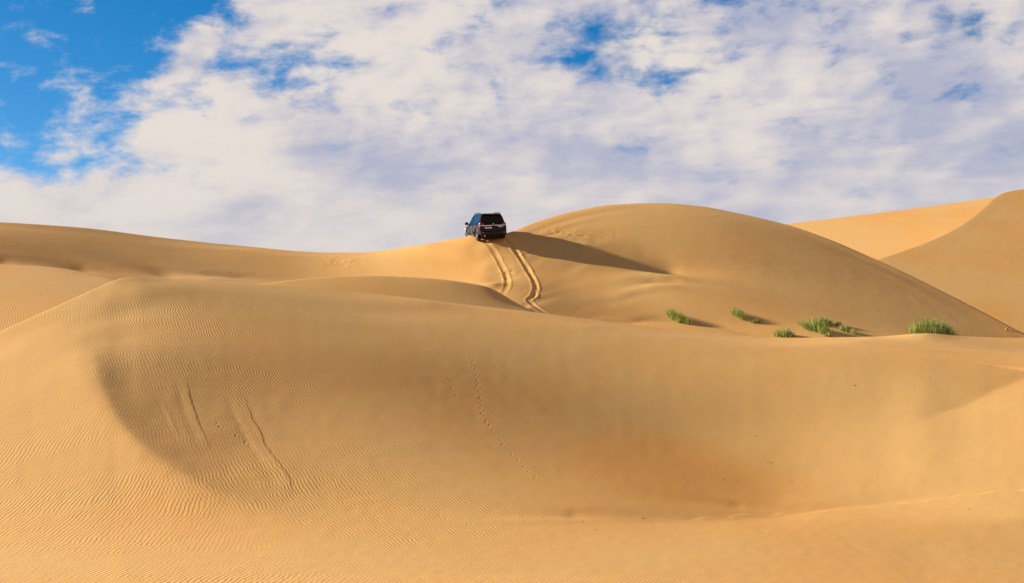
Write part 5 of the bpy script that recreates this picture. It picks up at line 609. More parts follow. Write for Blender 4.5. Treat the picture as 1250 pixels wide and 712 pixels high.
        -1556,-1220,-870,-502,-117,288,712,-2882,-2608,-2323,-2026,-1715,-1391,-1052,-698,-326,64,472,902,-2732,-2454,-2166,-1866,-1552,-1224,-882,-523,-147,
        247,660,1096,-2580,-2300,-2009,-1704,-1387,-1056,-710,-347,33,432,850,1290,-2429,-2146,-1851,-1544,-1223,-888,-538,-171,213,616,1038,1483,-2280,-1994,
        -1696,-1384,-1060,-722,-368,3,391,798,1226,1675,-2133,-1844,-1542,-1228,-901,-559,-201,174,566,977,1409,1863,-1990,-1698,-1394,-1078,-746,-400,-40,
        339,735,1150,1586,2046,-1854,-1560,-1252,-932,-598,-249,116,498,898,1316,1757,2220,-1726,-1428,-1118,-795,-458,-106,262,647,1050,1474,1918,2386,-1606,
        -1306,-993,-668,-328,28,398,787,1194,1620,2068,2540,-1494,-1192,-878,-550,-207,150,524,916,1326,1756,2207,2682,-1392,-1088,-771,-440,-96,264,641,1035,
        1448,1880,2335,2813,-1296,-990,-672,-339,8,370,749,1146,1561,1996,2454,2935,-1207,-899,-578,-244,105,470,851,1250,1668,2106,2566,3050,-1122,-813,-490,
        -154,198,564,947,1348,1768,2209,2672,3158,-1042,-730,-406,-68,285,654,1039,1442,1864,2308,2772,3262,-964,-652,-326,14,369,740,1126,1532,1956,2402,
        2870,3361,-890,-575,-248,94,450,822,1212,1619,2046,2493,2963,3457,-816,-500,-172,172,530,904,1295,1704,2133,2582,3054,3550,-744,-426,-96,249,608,984,
        1377,1788,2219,2670,3145,3644,-672,-353,-21,326,687,1064,1459,1872,2305,2758,3235,3736,-600,-280,54,402,765,1144,1541,1956,2390,2846,3325,3828,-529,
        -207,128,478,842,1224,1622,2038,2476,2933,3414,3920,-459,-136,201,552,918,1302,1702,2120,2558,3018,3502,4009,-390,-66,272,625,993,1377,1779,2200,2640,
        3102,3587,4097,-324,2,342,696,1066,1452,1855,2277,2720,3184,3670,4182,-258,70,410,766,1138,1525,1930,2354,2798,3264,3753,4267,-192,136,479,836,1208,
        1598,2004,2430,2876,3344,3834,4351,-127,203,546,905,1279,1670,2078,2506,2954,3423,3916,4434,-62,270,614,974,1350,1742,2152,2582,3031,3502,3998,4518,4,
        336,682,1044,1421,1815,2226,2658,3108,3582,4079,4602,68,402,750,1113,1492,1887,2300,2733,3186,3662,4160,4685,133,468,818,1182,1562,1959,2374,2808,
        3263,3740,4242,4768,198,536,886,1252,1633,2032,2448,2884,3341,3820,4323,4852,266,604,956,1324,1706,2106,2525,2963,3422,3902,4408,4938,337,676,1030,
        1399,1784,2186,2606,3046,3506,3989,4496,5030,412,753,1108,1478,1865,2268,2690,3132,3595,4080,4590,5126,490,833,1190,1562,1950,2356,2780,3224,3688,
        4176,4688,5226,572,916,1274,1648,2038,2446,2872,3318,3785,4275,4790,5330,654,1000,1360,1736,2128,2537,2966,3414,3882,4375,4892,5436,735,1082,1444,
        1822,2216,2628,3058,3508,3980,4474,4994,5540,815,1164,1528,1908,2304,2717,3149,3602,4076,4572,5094,5642,895,1246,1612,1992,2390,2806,3240,3694,4170,
        4670,5194,5745,976,1329,1696,2080,2479,2896,3332,3789,4268,4769,5296,5850,1063,1418,1786,2172,2573,2992,3431,3890,4370,4874,5404,5960,1152,1508,1879,
        2266,2669,3090,3532,3992,4476,4982,5514,6074,1215,1572,1945,2333,2738,3161,3604,4066,4551,5060,5594,6155,1206,1564,1936,2324,2728,3152,3594,4056,4541,
        5049,5583,6144,1098,1453,1822,2208,2610,3031,3470,3930,4412,4916,5447,6004,909,1260,1626,2007,2406,2822,3256,3710,4187,4686,5212,5763,686,1032,1394,
        1770,2163,2573,3002,3451,3922,4414,4932,5476,458,800,1156,1528,1916,2320,2744,3186,3650,4136,4648,5184,233,570,922,1288,1670,2070,2488,2924,3382,3862,
        4366,4896,9,342,688,1050,1427,1821,2233,2664,3116,3589,4086,4609,-213,116,458,814,1186,1574,1981,2406,2852,3318,3809,4324,-431,-107,230,582,949,1332,
        1733,2152,2592,3052,3536,4045,-645,-326,7,354,716,1094,1490,1904,2337,2792,3268,3770,-856,-540,-212,130,488,860,1250,1659,2086,2535,3006,3501,-1062,
        -751,-427,-90,263,631,1016,1418,1840,2283,2748,3236,-1264,-958,-638,-305,43,406,786,1183,1600,2036,2494,2976,-1462,-1160,-844,-516,-172,186,561,953,
        1364,1794,2247,2722,-1655,-1356,-1045,-720,-382,-28,342,729,1134,1560,2006,2476,-1842,-1547,-1240,-919,-585,-236,130,511,912,1332,1772,2236,-2023,
        -1732,-1428,-1112,-782,-436,-76,301,696,1111,1546,2004,-2198,-1910,-1610,-1298,-972,-631,-274,98,488,898,1328,1780,-2366,-2082,-1786,-1478,-1155,-818,
        -466,-98,288,692,1116,1564,]),
}


def tag(o, label=None, cat=None, group=None, kind=None):
    if label: o['label'] = label
    if cat: o['category'] = cat
    if group: o['group'] = group
    if kind: o['kind'] = kind
    return o

# ------------------------------------------------------------------ node helpers
class NT:
    def __init__(s, tree): s.t = tree; s.n = tree.nodes; s.l = tree.links
    def node(s, typ, **kw):
        n = s.n.new(typ)
        for k, v in kw.items(): setattr(n, k, v)
        return n
    def put(s, sock, v):
        if isinstance(v, bpy.types.NodeSocket): s.l.new(v, sock)
        elif v is not None: sock.default_value = v
    def m(s, op, a, b=None, c=None, clamp=False):
        n = s.node('ShaderNodeMath', operation=op); n.use_clamp = clamp
        s.put(n.inputs[0], a); s.put(n.inputs[1], b)
        if c is not None: s.put(n.inputs[2], c)
        return n.outputs[0]
    def mix(s, f, a, b, blend='MIX'):
        n = s.node('ShaderNodeMix', data_type='RGBA', blend_type=blend)
        s.put(n.inputs[0], f); s.put(n.inputs[6], a); s.put(n.inputs[7], b)
        return n.outputs[2]
    def ss(s, v, a, b, lo=0.0, hi=1.0):
        n = s.node('ShaderNodeMapRange', interpolation_type='SMOOTHSTEP')
        s.put(n.inputs[0], v)
        for i, q in enumerate((a, b, lo, hi)): s.put(n.inputs[i + 1], q)
        return n.outputs[0]
    def noise(s, vec, scale, detail=4, rough=.5, dist=0.0, dims='3D'):
        n = s.node('ShaderNodeTexNoise', noise_dimensions=dims)
        s.put(n.inputs['Vector'], vec); n.inputs['Scale'].default_value = scale
        n.inputs['Detail'].default_value = detail; n.inputs['Roughness'].default_value = rough
        n.inputs['Distortion'].default_value = dist
        return n.outputs['Fac']
    def xyz(s, v):
        n = s.node('ShaderNodeSeparateXYZ'); s.put(n.inputs[0], v); return n.outputs
    def vec(s, x, y, z=0.0):
        n = s.node('ShaderNodeCombineXYZ')
        for i, q in enumerate((x, y, z)): s.put(n.inputs[i], q)
        return n.outputs[0]

def mat(name, color, rough=.5, metal=0.0, spec=.5, coat=0.0, alpha=1.0, trans=0.0, var=.06):
    m = bpy.data.materials.new(name); m.use_nodes = True; t = NT(m.node_tree)
    b = m.node_tree.nodes['Principled BSDF']
    tc = t.node('ShaderNodeTexCoord').outputs['Object']
    n = t.noise(tc, 6.0, 5, .6)
    c0 = [max(0, c * (1 - var)) for c in color] + [1]; c1 = [min(1, c * (1 + var)) for c in color] + [1]
    t.l.new(t.mix(n, c0, c1), b.inputs['Base Color'])
    t.l.new(t.ss(n, .2, .8, max(0, rough - .06), min(1, rough + .06)), b.inputs['Roughness'])
    b.inputs['Metallic'].default_value = metal; b.inputs['Specular IOR Level'].default_value = spec
    b.inputs['Coat Weight'].default_value = coat; b.inputs['Transmission Weight'].default_value = trans
    b.inputs['Alpha'].default_value = alpha
    return m

# ------------------------------------------------------------------ sand
def sand_material():
    m = bpy.data.materials.new('wind rippled sand'); m.use_nodes = True; t = NT(m.node_tree)
    b = m.node_tree.nodes['Principled BSDF']
    P = t.node('ShaderNodeNewGeometry').outputs['Position']
    x, y, z = t.xyz(P)
    flat = t.vec(x, y, 0.0)
    # colour: fine pale grains over redder coarse sand, in broad drifts
    big = t.noise(flat, .035, 3, .5)
    mid = t.noise(t.vec(x, t.m('MULTIPLY', y, .45)), .16, 4, .5)
    fine = t.noise(P, 9.0, 3, .6)
    grain = t.noise(P, 160.0, 2, .7)
    mixf = t.m('ADD', t.m('MULTIPLY', big, .6), t.m('MULTIPLY', mid, .4))
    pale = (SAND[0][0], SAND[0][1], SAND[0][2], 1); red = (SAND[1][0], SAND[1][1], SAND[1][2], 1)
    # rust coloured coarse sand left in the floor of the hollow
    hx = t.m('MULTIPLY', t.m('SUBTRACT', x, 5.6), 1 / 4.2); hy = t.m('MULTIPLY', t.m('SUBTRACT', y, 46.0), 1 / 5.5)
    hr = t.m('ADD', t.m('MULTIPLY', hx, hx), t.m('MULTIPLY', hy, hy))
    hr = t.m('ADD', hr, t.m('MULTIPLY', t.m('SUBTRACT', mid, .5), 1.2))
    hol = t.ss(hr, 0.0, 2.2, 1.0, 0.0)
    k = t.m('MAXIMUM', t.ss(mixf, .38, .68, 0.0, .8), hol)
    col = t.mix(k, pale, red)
    sp = t.m('ADD', t.m('MULTIPLY', fine, .10), t.m('MULTIPLY', grain, .22))
    sp = t.m('ADD', sp, .84)
    n = t.node('ShaderNodeMix', data_type='RGBA', blend_type='MULTIPLY'); n.inputs[0].default_value = 1
    t.l.new(col, n.inputs[6]); t.l.new(t.vec(sp, sp, sp), n.inputs[7])
    t.l.new(n.outputs[2], b.inputs['Base Color'])
    b.inputs['Roughness'].default_value = .95; b.inputs['Specular IOR Level'].default_value = .12
    # wind ripples: crests run along the wind-normal, broken and forked by warped phase
    w1 = t.noise(flat, .07, 2, .5); w2 = t.noise(flat, .45, 3, .55); w3 = t.noise(flat, 2.0, 2, .5)
    w4 = t.noise(t.vec(t.m('MULTIPLY', x, 1.5), t.m('MULTIPLY', y, .55)), 1.6, 3, .55)
    warp = t.m('ADD', t.m('MULTIPLY', w1, 1.6), t.m('ADD', t.m('MULTIPLY', w2, .26), t.m('MULTIPLY', w4, .22)))
    def rip(kx, ky, lam):
        ph = t.m('ADD', t.m('ADD', t.m('MULTIPLY', x, kx), t.m('MULTIPLY', y, ky)), warp)
        fr = t.m('FRACT', t.m('MULTIPLY', ph, 1 / lam))
        up = t.ss(fr, 0.0, .64); dn = t.ss(fr, .64, 1.0, 1.0, 0.0)      # gentle windward, steeper lee
        return t.m('MINIMUM', up, dn)
    side = t.ss(t.m('ADD', t.m('ADD', x, t.m('MULTIPLY', t.m('SUBTRACT', y, 36.0), .6)), t.m('MULTIPLY', t.m('SUBTRACT', w2, .5), 3.0)), -8.6, -5.6)
    ra = rip(.99, .02, RIP_L * .8); rb = rip(.93, .38, RIP_L * .78)
    r1 = t.m('ADD', t.m('MULTIPLY', ra, t.m('SUBTRACT', 1.0, side)), t.m('MULTIPLY', rb, side))
    patch = t.noise(flat, .10, 3, .5)
    amp = t.m('MULTIPLY', t.ss(patch, .36, .60, .22, 1.0), t.m('SUBTRACT', 1.55, t.m('MULTIPLY', side, .45)))
    amp = t.m('MULTIPLY', amp, t.ss(y, 66.0, 90.0, 1.0, .6))
    amp2 = t.ss(t.noise(flat, .9, 3, .6), .30, .60, .35, 1.0)
    h = t.m('MULTIPLY', t.m('MULTIPLY', r1, RIP_H), t.m('MULTIPLY', amp, amp2))
    h = t.m('ADD', h, t.m('MULTIPLY', t.noise(P, .9, 4, .5), .016))
    h = t.m('ADD', h, t.m('MULTIPLY', t.noise(P, 22.0, 3, .6), .003))
    # per-surface ripple weight painted as mesh attribute: churned or slumped sand has none
    bump = t.node('ShaderNodeBump'); bump.inputs['Strength'].default_value = 1.0; bump.inputs['Distance'].default_value = 1.0
    t.l.new(h, bump.inputs['Height']); t.l.new(bump.outputs[0], b.inputs['Normal'])
    return m
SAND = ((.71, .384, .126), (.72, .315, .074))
RIP_L = .145
RIP_H = .0050
SANDM = sand_material()

# ------------------------------------------------------------------ dune surfaces
def spline_matrix(q, n):
    """weights of the natural cubic spline through n uniform knots, evaluated at q (in knot units)"""
    A = np.zeros((n, n)); B = np.zeros((n, n)); A[0, 0] = A[-1, -1] = 1
    for i in range(1, n - 1):
        A[i, i - 1:i + 2] = (1 / 6, 4 / 6, 1 / 6); B[i, i - 1:i + 2] = (1, -2, 1)
    M = np.linalg.solve(A, B); I = np.eye(n)
    q = np.clip(q, 0, n - 1); i = np.minimum(q.astype(int), n - 2); t = (q - i)[:, None]; s = 1 - t
    return s * I[i] + t * I[i + 1] + ((s**3 - s) * M[i] + (t**3 - t) * M[i + 1]) / 6

def steps(*segs):
    out = []
    for a, b, n in segs: out.append(np.linspace(a, b, n, endpoint=False))
    out.append(np.array([segs[-1][1]])); return np.concatenate(out)

class Surf: pass
def dune_surface(key, px, sfrac, s_end, w, back=26.0, nback=40, floor=-9.5):
    """px: survey columns; sfrac: 0 at the dune's near foot .. 1 at its crest"""
    px0, dpx, nu, nt, tmin, crest, heights = DUNE_DATA[key]
    dc = np.array(crest) / 100.; z = np.array(heights).reshape(nu, nt) / 500.
    Wu = spline_matrix((px - px0) / dpx, nu); Wt = spline_matrix(sfrac * (nt - 1), nt)
    D = Wu @ dc; Z = Wu @ z @ Wt.T
    s = 1 / tmin + (1 - 1 / tmin) * sfrac; d = D[:, None] / s[None, :]
    # lee side beyond the crest
    sf = (Z[:, -1] - Z[:, -3]) / (d[:, -1] - d[:, -3])
    dl = (np.linspace(0, 1, nback + 1)[1:] ** 2) * back
    zb = Z[:, -1:] + s_end * dl + (sf[:, None] - s_end) * w * (1 - np.exp(-dl / w)); db = D[:, None] + dl
    # near foot runs on down under the neighbouring dune
    fs = (Z[:, 1] - Z[:, 0]) / (d[:, 1] - d[:, 0])
    o = Surf(); o.px = px; o.u = (px - CX) / F_PX
    o.d = np.concatenate([d, db], 1); o.z = np.concatenate([Z, zb], 1); o.nf = d.shape[1]
    if key == 'F':
        k = np.linspace(0, .97, 14)[::-1][None, :]      # towards the camera's own dune top
        dn = d[:, :1] * (1 - k); zn = Z[:, :1] + (-1.75 - Z[:, :1]) * k + 0 * dn
        o.d = np.concatenate([dn[:, :-1], o.d], 1); o.z = np.concatenate([zn[:, :-1], o.z], 1); o.off = 13
    else:
        k = np.array([6., 3., 1.])[None, :]
        o.d = np.concatenate([d[:, :1] - k * 2, o.d], 1)
        o.z = np.concatenate([Z[:, :1] - k * 2 * np.maximum(fs[:, None], .35), o.z], 1); o.off = 3
    # side margins sink to the desert floor
    e = np.clip(np.minimum((px - px[0]) / 120., (px[-1] - px) / 120.), 0, 1); e = e * e * (3 - 2 * e)
    o.z = (floor - 1) + (o.z - floor + 1) * e[:, None] if key != 'F' else o.z - (1 - e[:, None]) * np.clip(o.d / 20, 0, 1) * 5
    o.X = o.u[:, None] * o.d; o.Y = o.d.copy()
    return o

def locate(o, px, py):
    """point of the visible face seen in survey direction (px, py)"""
    i = int(np.clip(np.searchsorted(o.px, px), 1, len(o.px) - 1))
    a = (px - o.px[i - 1]) / (o.px[i] - o.px[i - 1])
    sl = slice(o.off, o.off + o.nf)
    z = (1 - a) * o.z[i - 1, sl] + a * o.z[i, sl]; d = (1 - a) * o.d[i - 1, sl] + a * o.d[i, sl]
    e = HY - F_PX * z / d
    j = len(e) - 1
    while j > 0 and e[j] < py: j -= 1
    if j == len(e) - 1: dd, zz = d[-1], z[-1]
    else:
        t = (py - e[j + 1]) / (e[j] - e[j + 1] + 1e-9); dd = d[j + 1] + t * (d[j] - d[j + 1]); zz = z[j + 1] + t * (z[j] - z[j + 1])
    return np.array([(px - CX) / F_PX * dd, dd, zz])

def height_at(o, X, Y):
    u = X / Y; px = CX + F_PX * u
    i = int(np.clip(np.searchsorted(o.px, px), 1, len(o.px) - 1)); a = (px - o.px[i - 1]) / (o.px[i] - o.px[i - 1])
    return float((1 - a) * np.interp(Y, o.d[i - 1], o.z[i - 1]) + a * np.interp(Y, o.d[i], o.z[i]))

def build(o, name, kind='structure'):
    nu, nt = o.z.shape
    co = np.stack([o.X, o.Y, o.z + EYE], -1).reshape(-1, 3).astype(np.float32)
    idx = np.arange(nu * nt).reshape(nu, nt)
    q = np.stack([idx[:-1, :-1], idx[1:, :-1], idx[1:, 1:], idx[:-1, 1:]], -1).reshape(-1).astype(np.int32)
    me = bpy.data.meshes.new(name); n = len(q) // 4
    me.vertices.add(len(co)); me.vertices.foreach_set('co', co.ravel())
    me.loops.add(len(q)); me.loops.foreach_set('vertex_index', q)
    me.polygons.add(n); me.polygons.foreach_set('loop_start', np.arange(0, 4 * n, 4, dtype=np.int32))
    me.polygons.foreach_set('loop_total', np.full(n, 4, np.int32))
    me.polygons.foreach_set('use_smooth', np.ones(n, bool))
    me.update(calc_edges=True); me.materials.append(SANDM)
    ob = bpy.data.objects.new(name, me); C.objects.link(ob); ob['kind'] = kind
    return ob

def value_noise(X, Y, sc, seed):
    r = np.random.default_rng(seed).random((256, 256))
    x = X * sc; y = Y * sc; xi = np.floor(x).astype(int); yi = np.floor(y).astype(int)
    fx = x - xi; fy = y - yi; fx = fx * fx * (3 - 2 * fx); fy = fy * fy * (3 - 2 * fy)
    g = lambda a, b: r[a % 256, b % 256]
    return (g(xi, yi) * (1 - fx) + g(xi + 1, yi) * fx) * (1 - fy) + (g(xi, yi + 1) * (1 - fx) + g(xi + 1, yi + 1) * fx) * fy

def smooth_path(P, n=12):
    P = np.array(P)[:, :2]; out = []
    Q = np.vstack([2 * P[0] - P[1], P, 2 * P[-1] - P[-2]])
    for i in range(1, len(Q) - 2):
        for k in range(n):
            t = k / n; a, b, c, d = Q[i - 1:i + 3]
            out.append(.5 * ((2 * b) + (c - a) * t + (2 * a - 5 * b + 4 * c - d) * t * t + (-a + 3 * b - 3 * c + d) * t**3))
    out.append(P[-1]); return np.array(out)

def path_coords(o, path, reach):
    """signed offset (right of travel positive) and fraction along the path, for mesh points near it"""
    lo = path.min(0) - reach; hi = path.max(0) + reach
    msk = (o.X > lo[0]) & (o.X < hi[0]) & (o.Y > lo[1]) & (o.Y < hi[1])
    I, J = np.nonzero(msk); X = o.X[I, J]; Y = o.Y[I, J]
    best = np.full(len(X), 1e9); off = np.zeros(len(X)); fr = np.zeros(len(X))
    seg = np.diff(path, axis=0); L = np.hypot(*seg.T); cum = np.concatenate([[0], np.cumsum(L)])
    for k in range(len(seg)):
        a = path[k]; s = seg[k] / max(L[k], 1e-9)
        rx, ry = X - a[0], Y - a[1]; t = np.clip(rx * s[0] + ry * s[1], 0, L[k])
        qx, qy = rx - t * s[0], ry - t * s[1]; dist = np.hypot(qx, qy); c = rx * s[1] - ry * s[0]
        ok = dist < best
        best = np.where(ok, dist, best); off = np.where(ok, np.sign(c) * dist, off); fr = np.where(ok, (cum[k] + t), fr)
    return I, J, X, Y, off, fr, cum[-1]

# ---- the near dune: its hollow, slip marks and footprints
sf = np.linspace(0, 1, 760)
Fs = dune_surface('F', steps((-700, -30, 60), (-30, 1280, 1310), (1280, 1950, 60)), sf, -.42, .6)
def slump(pts, depth, wl, wr, fade0=.12, fade1=.2, rag=.05):
    path = smooth_path([locate(Fs, *p) for p in pts])
    I, J, X, Y, off, s, T = path_coords(Fs, path, 1.5)
    off = off + (value_noise(X, Y, 3.0, 3) - .5) * rag * 2 + (value_noise(X, Y, 9.0, 5) - .5) * rag
    f = np.clip(s / T / fade0, 0, 1) * np.clip((1 - s / T) / fade1, 0, 1); f = f * f * (3 - 2 * f)
    # path runs towards the camera, so "right of travel" is the left in the picture: flip
    o = -off
    h = np.where(o < 0, np.exp(o / wl) - .9 * np.exp(-((o + wl * 1.6) / (wl * .7))**2), np.exp(-(o / wr)**2) * 1.35 - .35 * np.exp(-(o / (wr * 5))**2))
    Fs.z[I, J] += depth * h * f
slump([(226, 458), (230, 478), (234, 493), (241, 513), (248, 529), (254, 542), (264, 560)], .0075, .20, .026, .3, .4, .02)
slump([(283, 470), (291, 478), (298, 487), (306, 508), (316, 526), (327, 549), (342, 569), (352, 584), (358, 603)], .0085, .30, .028, .4, .12, .03)
slump([(281, 478), (292, 505), (305, 530), (320, 555), (334, 578)], .003, .12, .12, .4, .4)
slump([(197, 480), (203, 499), (210, 516), (220, 535), (231, 550)], .003, .10, .06, .4, .4)
trail = smooth_path([locate(Fs, *p) for p in [(576, 434), (580, 455), (585, 475), (590, 507), (598, 522), (607, 534), (630, 560), (658, 586)]], 6)
seg = np.hypot(*np.diff(trail, axis=0).T); cum = np.concatenate([[0], np.cumsum(seg)])
dents = []
s_ = 0.0; k_ = 0
while s_ < cum[-1]:
    a = np.interp(s_, cum, trail[:, 0]); b = np.interp(s_, cum, trail[:, 1])
    dents.append((a + (.04 if k_ % 2 else -.04) + random.uniform(-.03, .03), b, random.uniform(.035, .055), random.uniform(.007, .014)))
    s_ += random.uniform(.18, .42); k_ += 1
for p in [(548, 462), (551, 474), (556, 483), (265, 518), (268, 521), (272, 523), (283, 531), (288, 532), (292, 533), (300, 540), (1125, 455), (1132, 470), (1138, 462), (1118, 472), (1150, 452), (1145, 474), (536, 628), (545, 632)]:
    q = locate(Fs, *p); dents.append((q[0], q[1], random.uniform(.04, .06), random.uniform(.006, .014)))
for (a, b, r, dp) in dents:
    I, J = np.nonzero((abs(Fs.X - a) < .35) & (abs(Fs.Y - b) < .6))
    q = np.hypot(Fs.X[I, J] - a, (Fs.Y[I, J] - b) * .55) / r
    Fs.z[I, J] += dp * (-np.exp(-q**2 * 1.4) + .16 * np.exp(-((q - 1.5) / .55)**2))
# the curved brink that parts the sunlit left flank from the scooped inner face
brink = smooth_path([locate(Fs, *p) for p in [(120, 408), (112, 430), (112, 452), (121, 480), (140, 510), (167, 540), (202, 567), (240, 590), (285, 609), (335, 626), (390, 642)]])
I, J, X, Y, off, s, T = path_coords(Fs, brink, 9.0)
o_ = -off + (value_noise(X, Y, .45, 71) - .5) * .35
f = np.clip(s / T / .3, 0, 1) * np.clip((1 - s / T) / .45, 0, 1); f = f * f * (3 - 2 * f)
soft = np.sqrt(o_ * o_ + .16 ** 2) - .16
Fs.z[I, J] += f * .115 * np.where(o_ < 0, np.exp(-(soft / 1.5)), np.exp(-(soft / .8)))
# shallow troughs: at the foot of the pale right-hand slope, and along the floor of the hollow
def trough(pts, depth, wn, wf, f0, f1):
    path = smooth_path([locate(Fs, *p) for p in pts]); I, J, X, Y, off, s, T = path_coords(Fs, path, 14.0)
    o_ = off + (value_noise(X, Y, .4, 73) - .5) * .5; f = np.clip(s / T / f0, 0, 1) * np.clip((1 - s / T) / f1, 0, 1); f = f * f * (3 - 2 * f)
    soft = np.sqrt(o_ * o_ + .2 ** 2) - .2
    Fs.z[I, J] -= f * depth * np.where(o_ > 0, np.exp(-soft / wn), np.exp(-soft / wf)) * np.clip((13 - abs(off)) / 6, 0, 1)
trough([(1090, 528), (1135, 506), (1180, 487), (1215, 473), (1275, 452)], .13, 2.0, 1.4, .4, .02)
trough([(660, 641), (740, 636), (820, 632), (900, 629), (980, 622), (1060, 613), (1150, 603), (1270, 592)], .12, 1.8, 1.8, .3, .3)
# a low wind-cut lip where the hollow's floor meets the near swell
lip = smooth_path([locate(Fs, *p) for p in [(760, 636), (860, 634), (950, 629), (1050, 621), (1150, 610), (1262, 596)]])
I, J, X, Y, off, s, T = path_coords(Fs, lip, 2.5)
f = np.clip(s / T / .4, 0, 1) * (.65 + .7 * value_noise(X, Y, 1.1, 11)); o_ = off + (value_noise(X, Y, 1.6, 12) - .5) * .5
Fs.z[I, J] += f * .022 * np.where(o_ > 0, np.exp(-o_ / .9), np.exp(-(o_ / .12)**2))
build(Fs, 'near_dune')

# ---- the swell behind it
Ms = dune_surface('M', steps((150, 300, 60), (300, 700, 330), (700, 900, 60)), np.linspace(0, 1, 130), -.40, .8, back=14)
build(Ms, 'middle_dune')
Ls = dune_surface('L', steps((-900, -20, 90), (-20, 320, 230)), np.linspace(0, 1, 160), -.42, .7, back=16)
build(Ls, 'low_dune')

# ---- the main ridge with the wheel tracks
Bs = dune_surface('B', steps((-900, -20, 60), (-20, 560, 400), (560, 700, 420), (700, 1260, 420), (1260, 1800, 50)),
                  np.concatenate([np.linspace(0, .30, 100, endpoint=False), np.linspace(.30, 1, 560)]), -.38, 1.2)
def wheel_track(pts, width, depth, seed, both=1.0):
    path = smooth_path([locate(Bs, *p) for p in pts])
    I, J, X, Y, off, s, T = path_coords(Bs, path, 1.2)
    nz = value_noise(X, Y, 2.2, seed); n2 = value_noise(X, Y, 7.0, seed + 1)
    f = np.clip((T - s) / 1.5, 0, 1) * (.45 + 1.0 * value_noise(X, Y, .8, seed + 5)); q = (off + (nz - .5) * .05) / width
    prof = -np.exp(-(q / .62)**4) + .5 * np.exp(-((abs(q) - 1.2) / .36)**2) * (.3 + 1.2 * nz) + .16 * (n2 - .5) * np.exp(-(q / 1.4)**2)
    Bs.z[I, J] += depth * f * prof
wheel_track([(587, 291), (590, 293.6), (600, 302), (606, 312), (612, 324), (617, 334), (619, 342), (619, 349), (615, 357), (612, 362)], .21, .036, 21)
wheel_track([(615, 290), (619, 295), (627.5, 303.5), (636, 315.5), (644, 329), (651, 341), (654, 351), (651.5, 361), (646, 367), (656, 376), (672, 386)], .21, .040, 31)
# churned sand where the car fought for grip
for (cx_, cy_, rr, am) in ((617, 334, .6, .05), (634, 313, .4, .04), (700, 286, 1.3, .018), (676, 284, 1.0, .018), (745, 287, .9, .012), (420, 320, 1.6, .025)):
    c = locate(Bs, cx_, cy_); I, J = np.nonzero(np.hypot(Bs.X - c[0], Bs.Y - c[1]) < rr * 2)
    X, Y = Bs.X[I, J], Bs.Y[I, J]; g = np.exp(-((X - c[0])**2 + (Y - c[1])**2) / rr**2)
    Bs.z[I, J] += am * g * ((value_noise(X, Y, 2.6, 41) - .5) * 1.6 + (value_noise(X, Y, 6.5, 42) - .5))
build(Bs, 'ridge_dune')
Rs = dune_surface('R', steps((900, 1040, 30), (1040, 1270, 300), (1270, 2000, 60)), np.linspace(0, 1, 260), -.45, .35, back=40)
build(Rs, 'right_dune')
Qs = dune_surface('Q', steps((700, 930, 40), (930, 1260, 260), (1260, 1400, 30)), np.linspace(0, 1, 140), -.40, 1.5, back=40)
build(Qs, 'far_dune')

# ---- desert floor to the horizon, with low far swells
def floor_sheet():
    r = np.concatenate([[0], np.geomspace(1.5, 6000, 150)]); a = np.linspace(0, 2 * math.pi, 181)
    Rr, A = np.meshgrid(r, a, indexing='ij'); X = Rr * np.cos(A); Y = Rr * np.sin(A)
    z = -9.6 + 7.6 * np.exp(-(Rr / 13.)**2)
    far = np.clip((Rr - 260) / 500, 0, 1)
    z = z + far * (value_noise(X + 9000, Y + 9000, 1 / 120., 61) * 5 + value_noise(X + 9000, Y + 9000, 1 / 45., 62) * 1.5)
    o = Surf(); o.X, o.Y, o.z = X[:, ::-1], Y[:, ::-1], z[:, ::-1]; return o
build(floor_sheet(), 'ground')

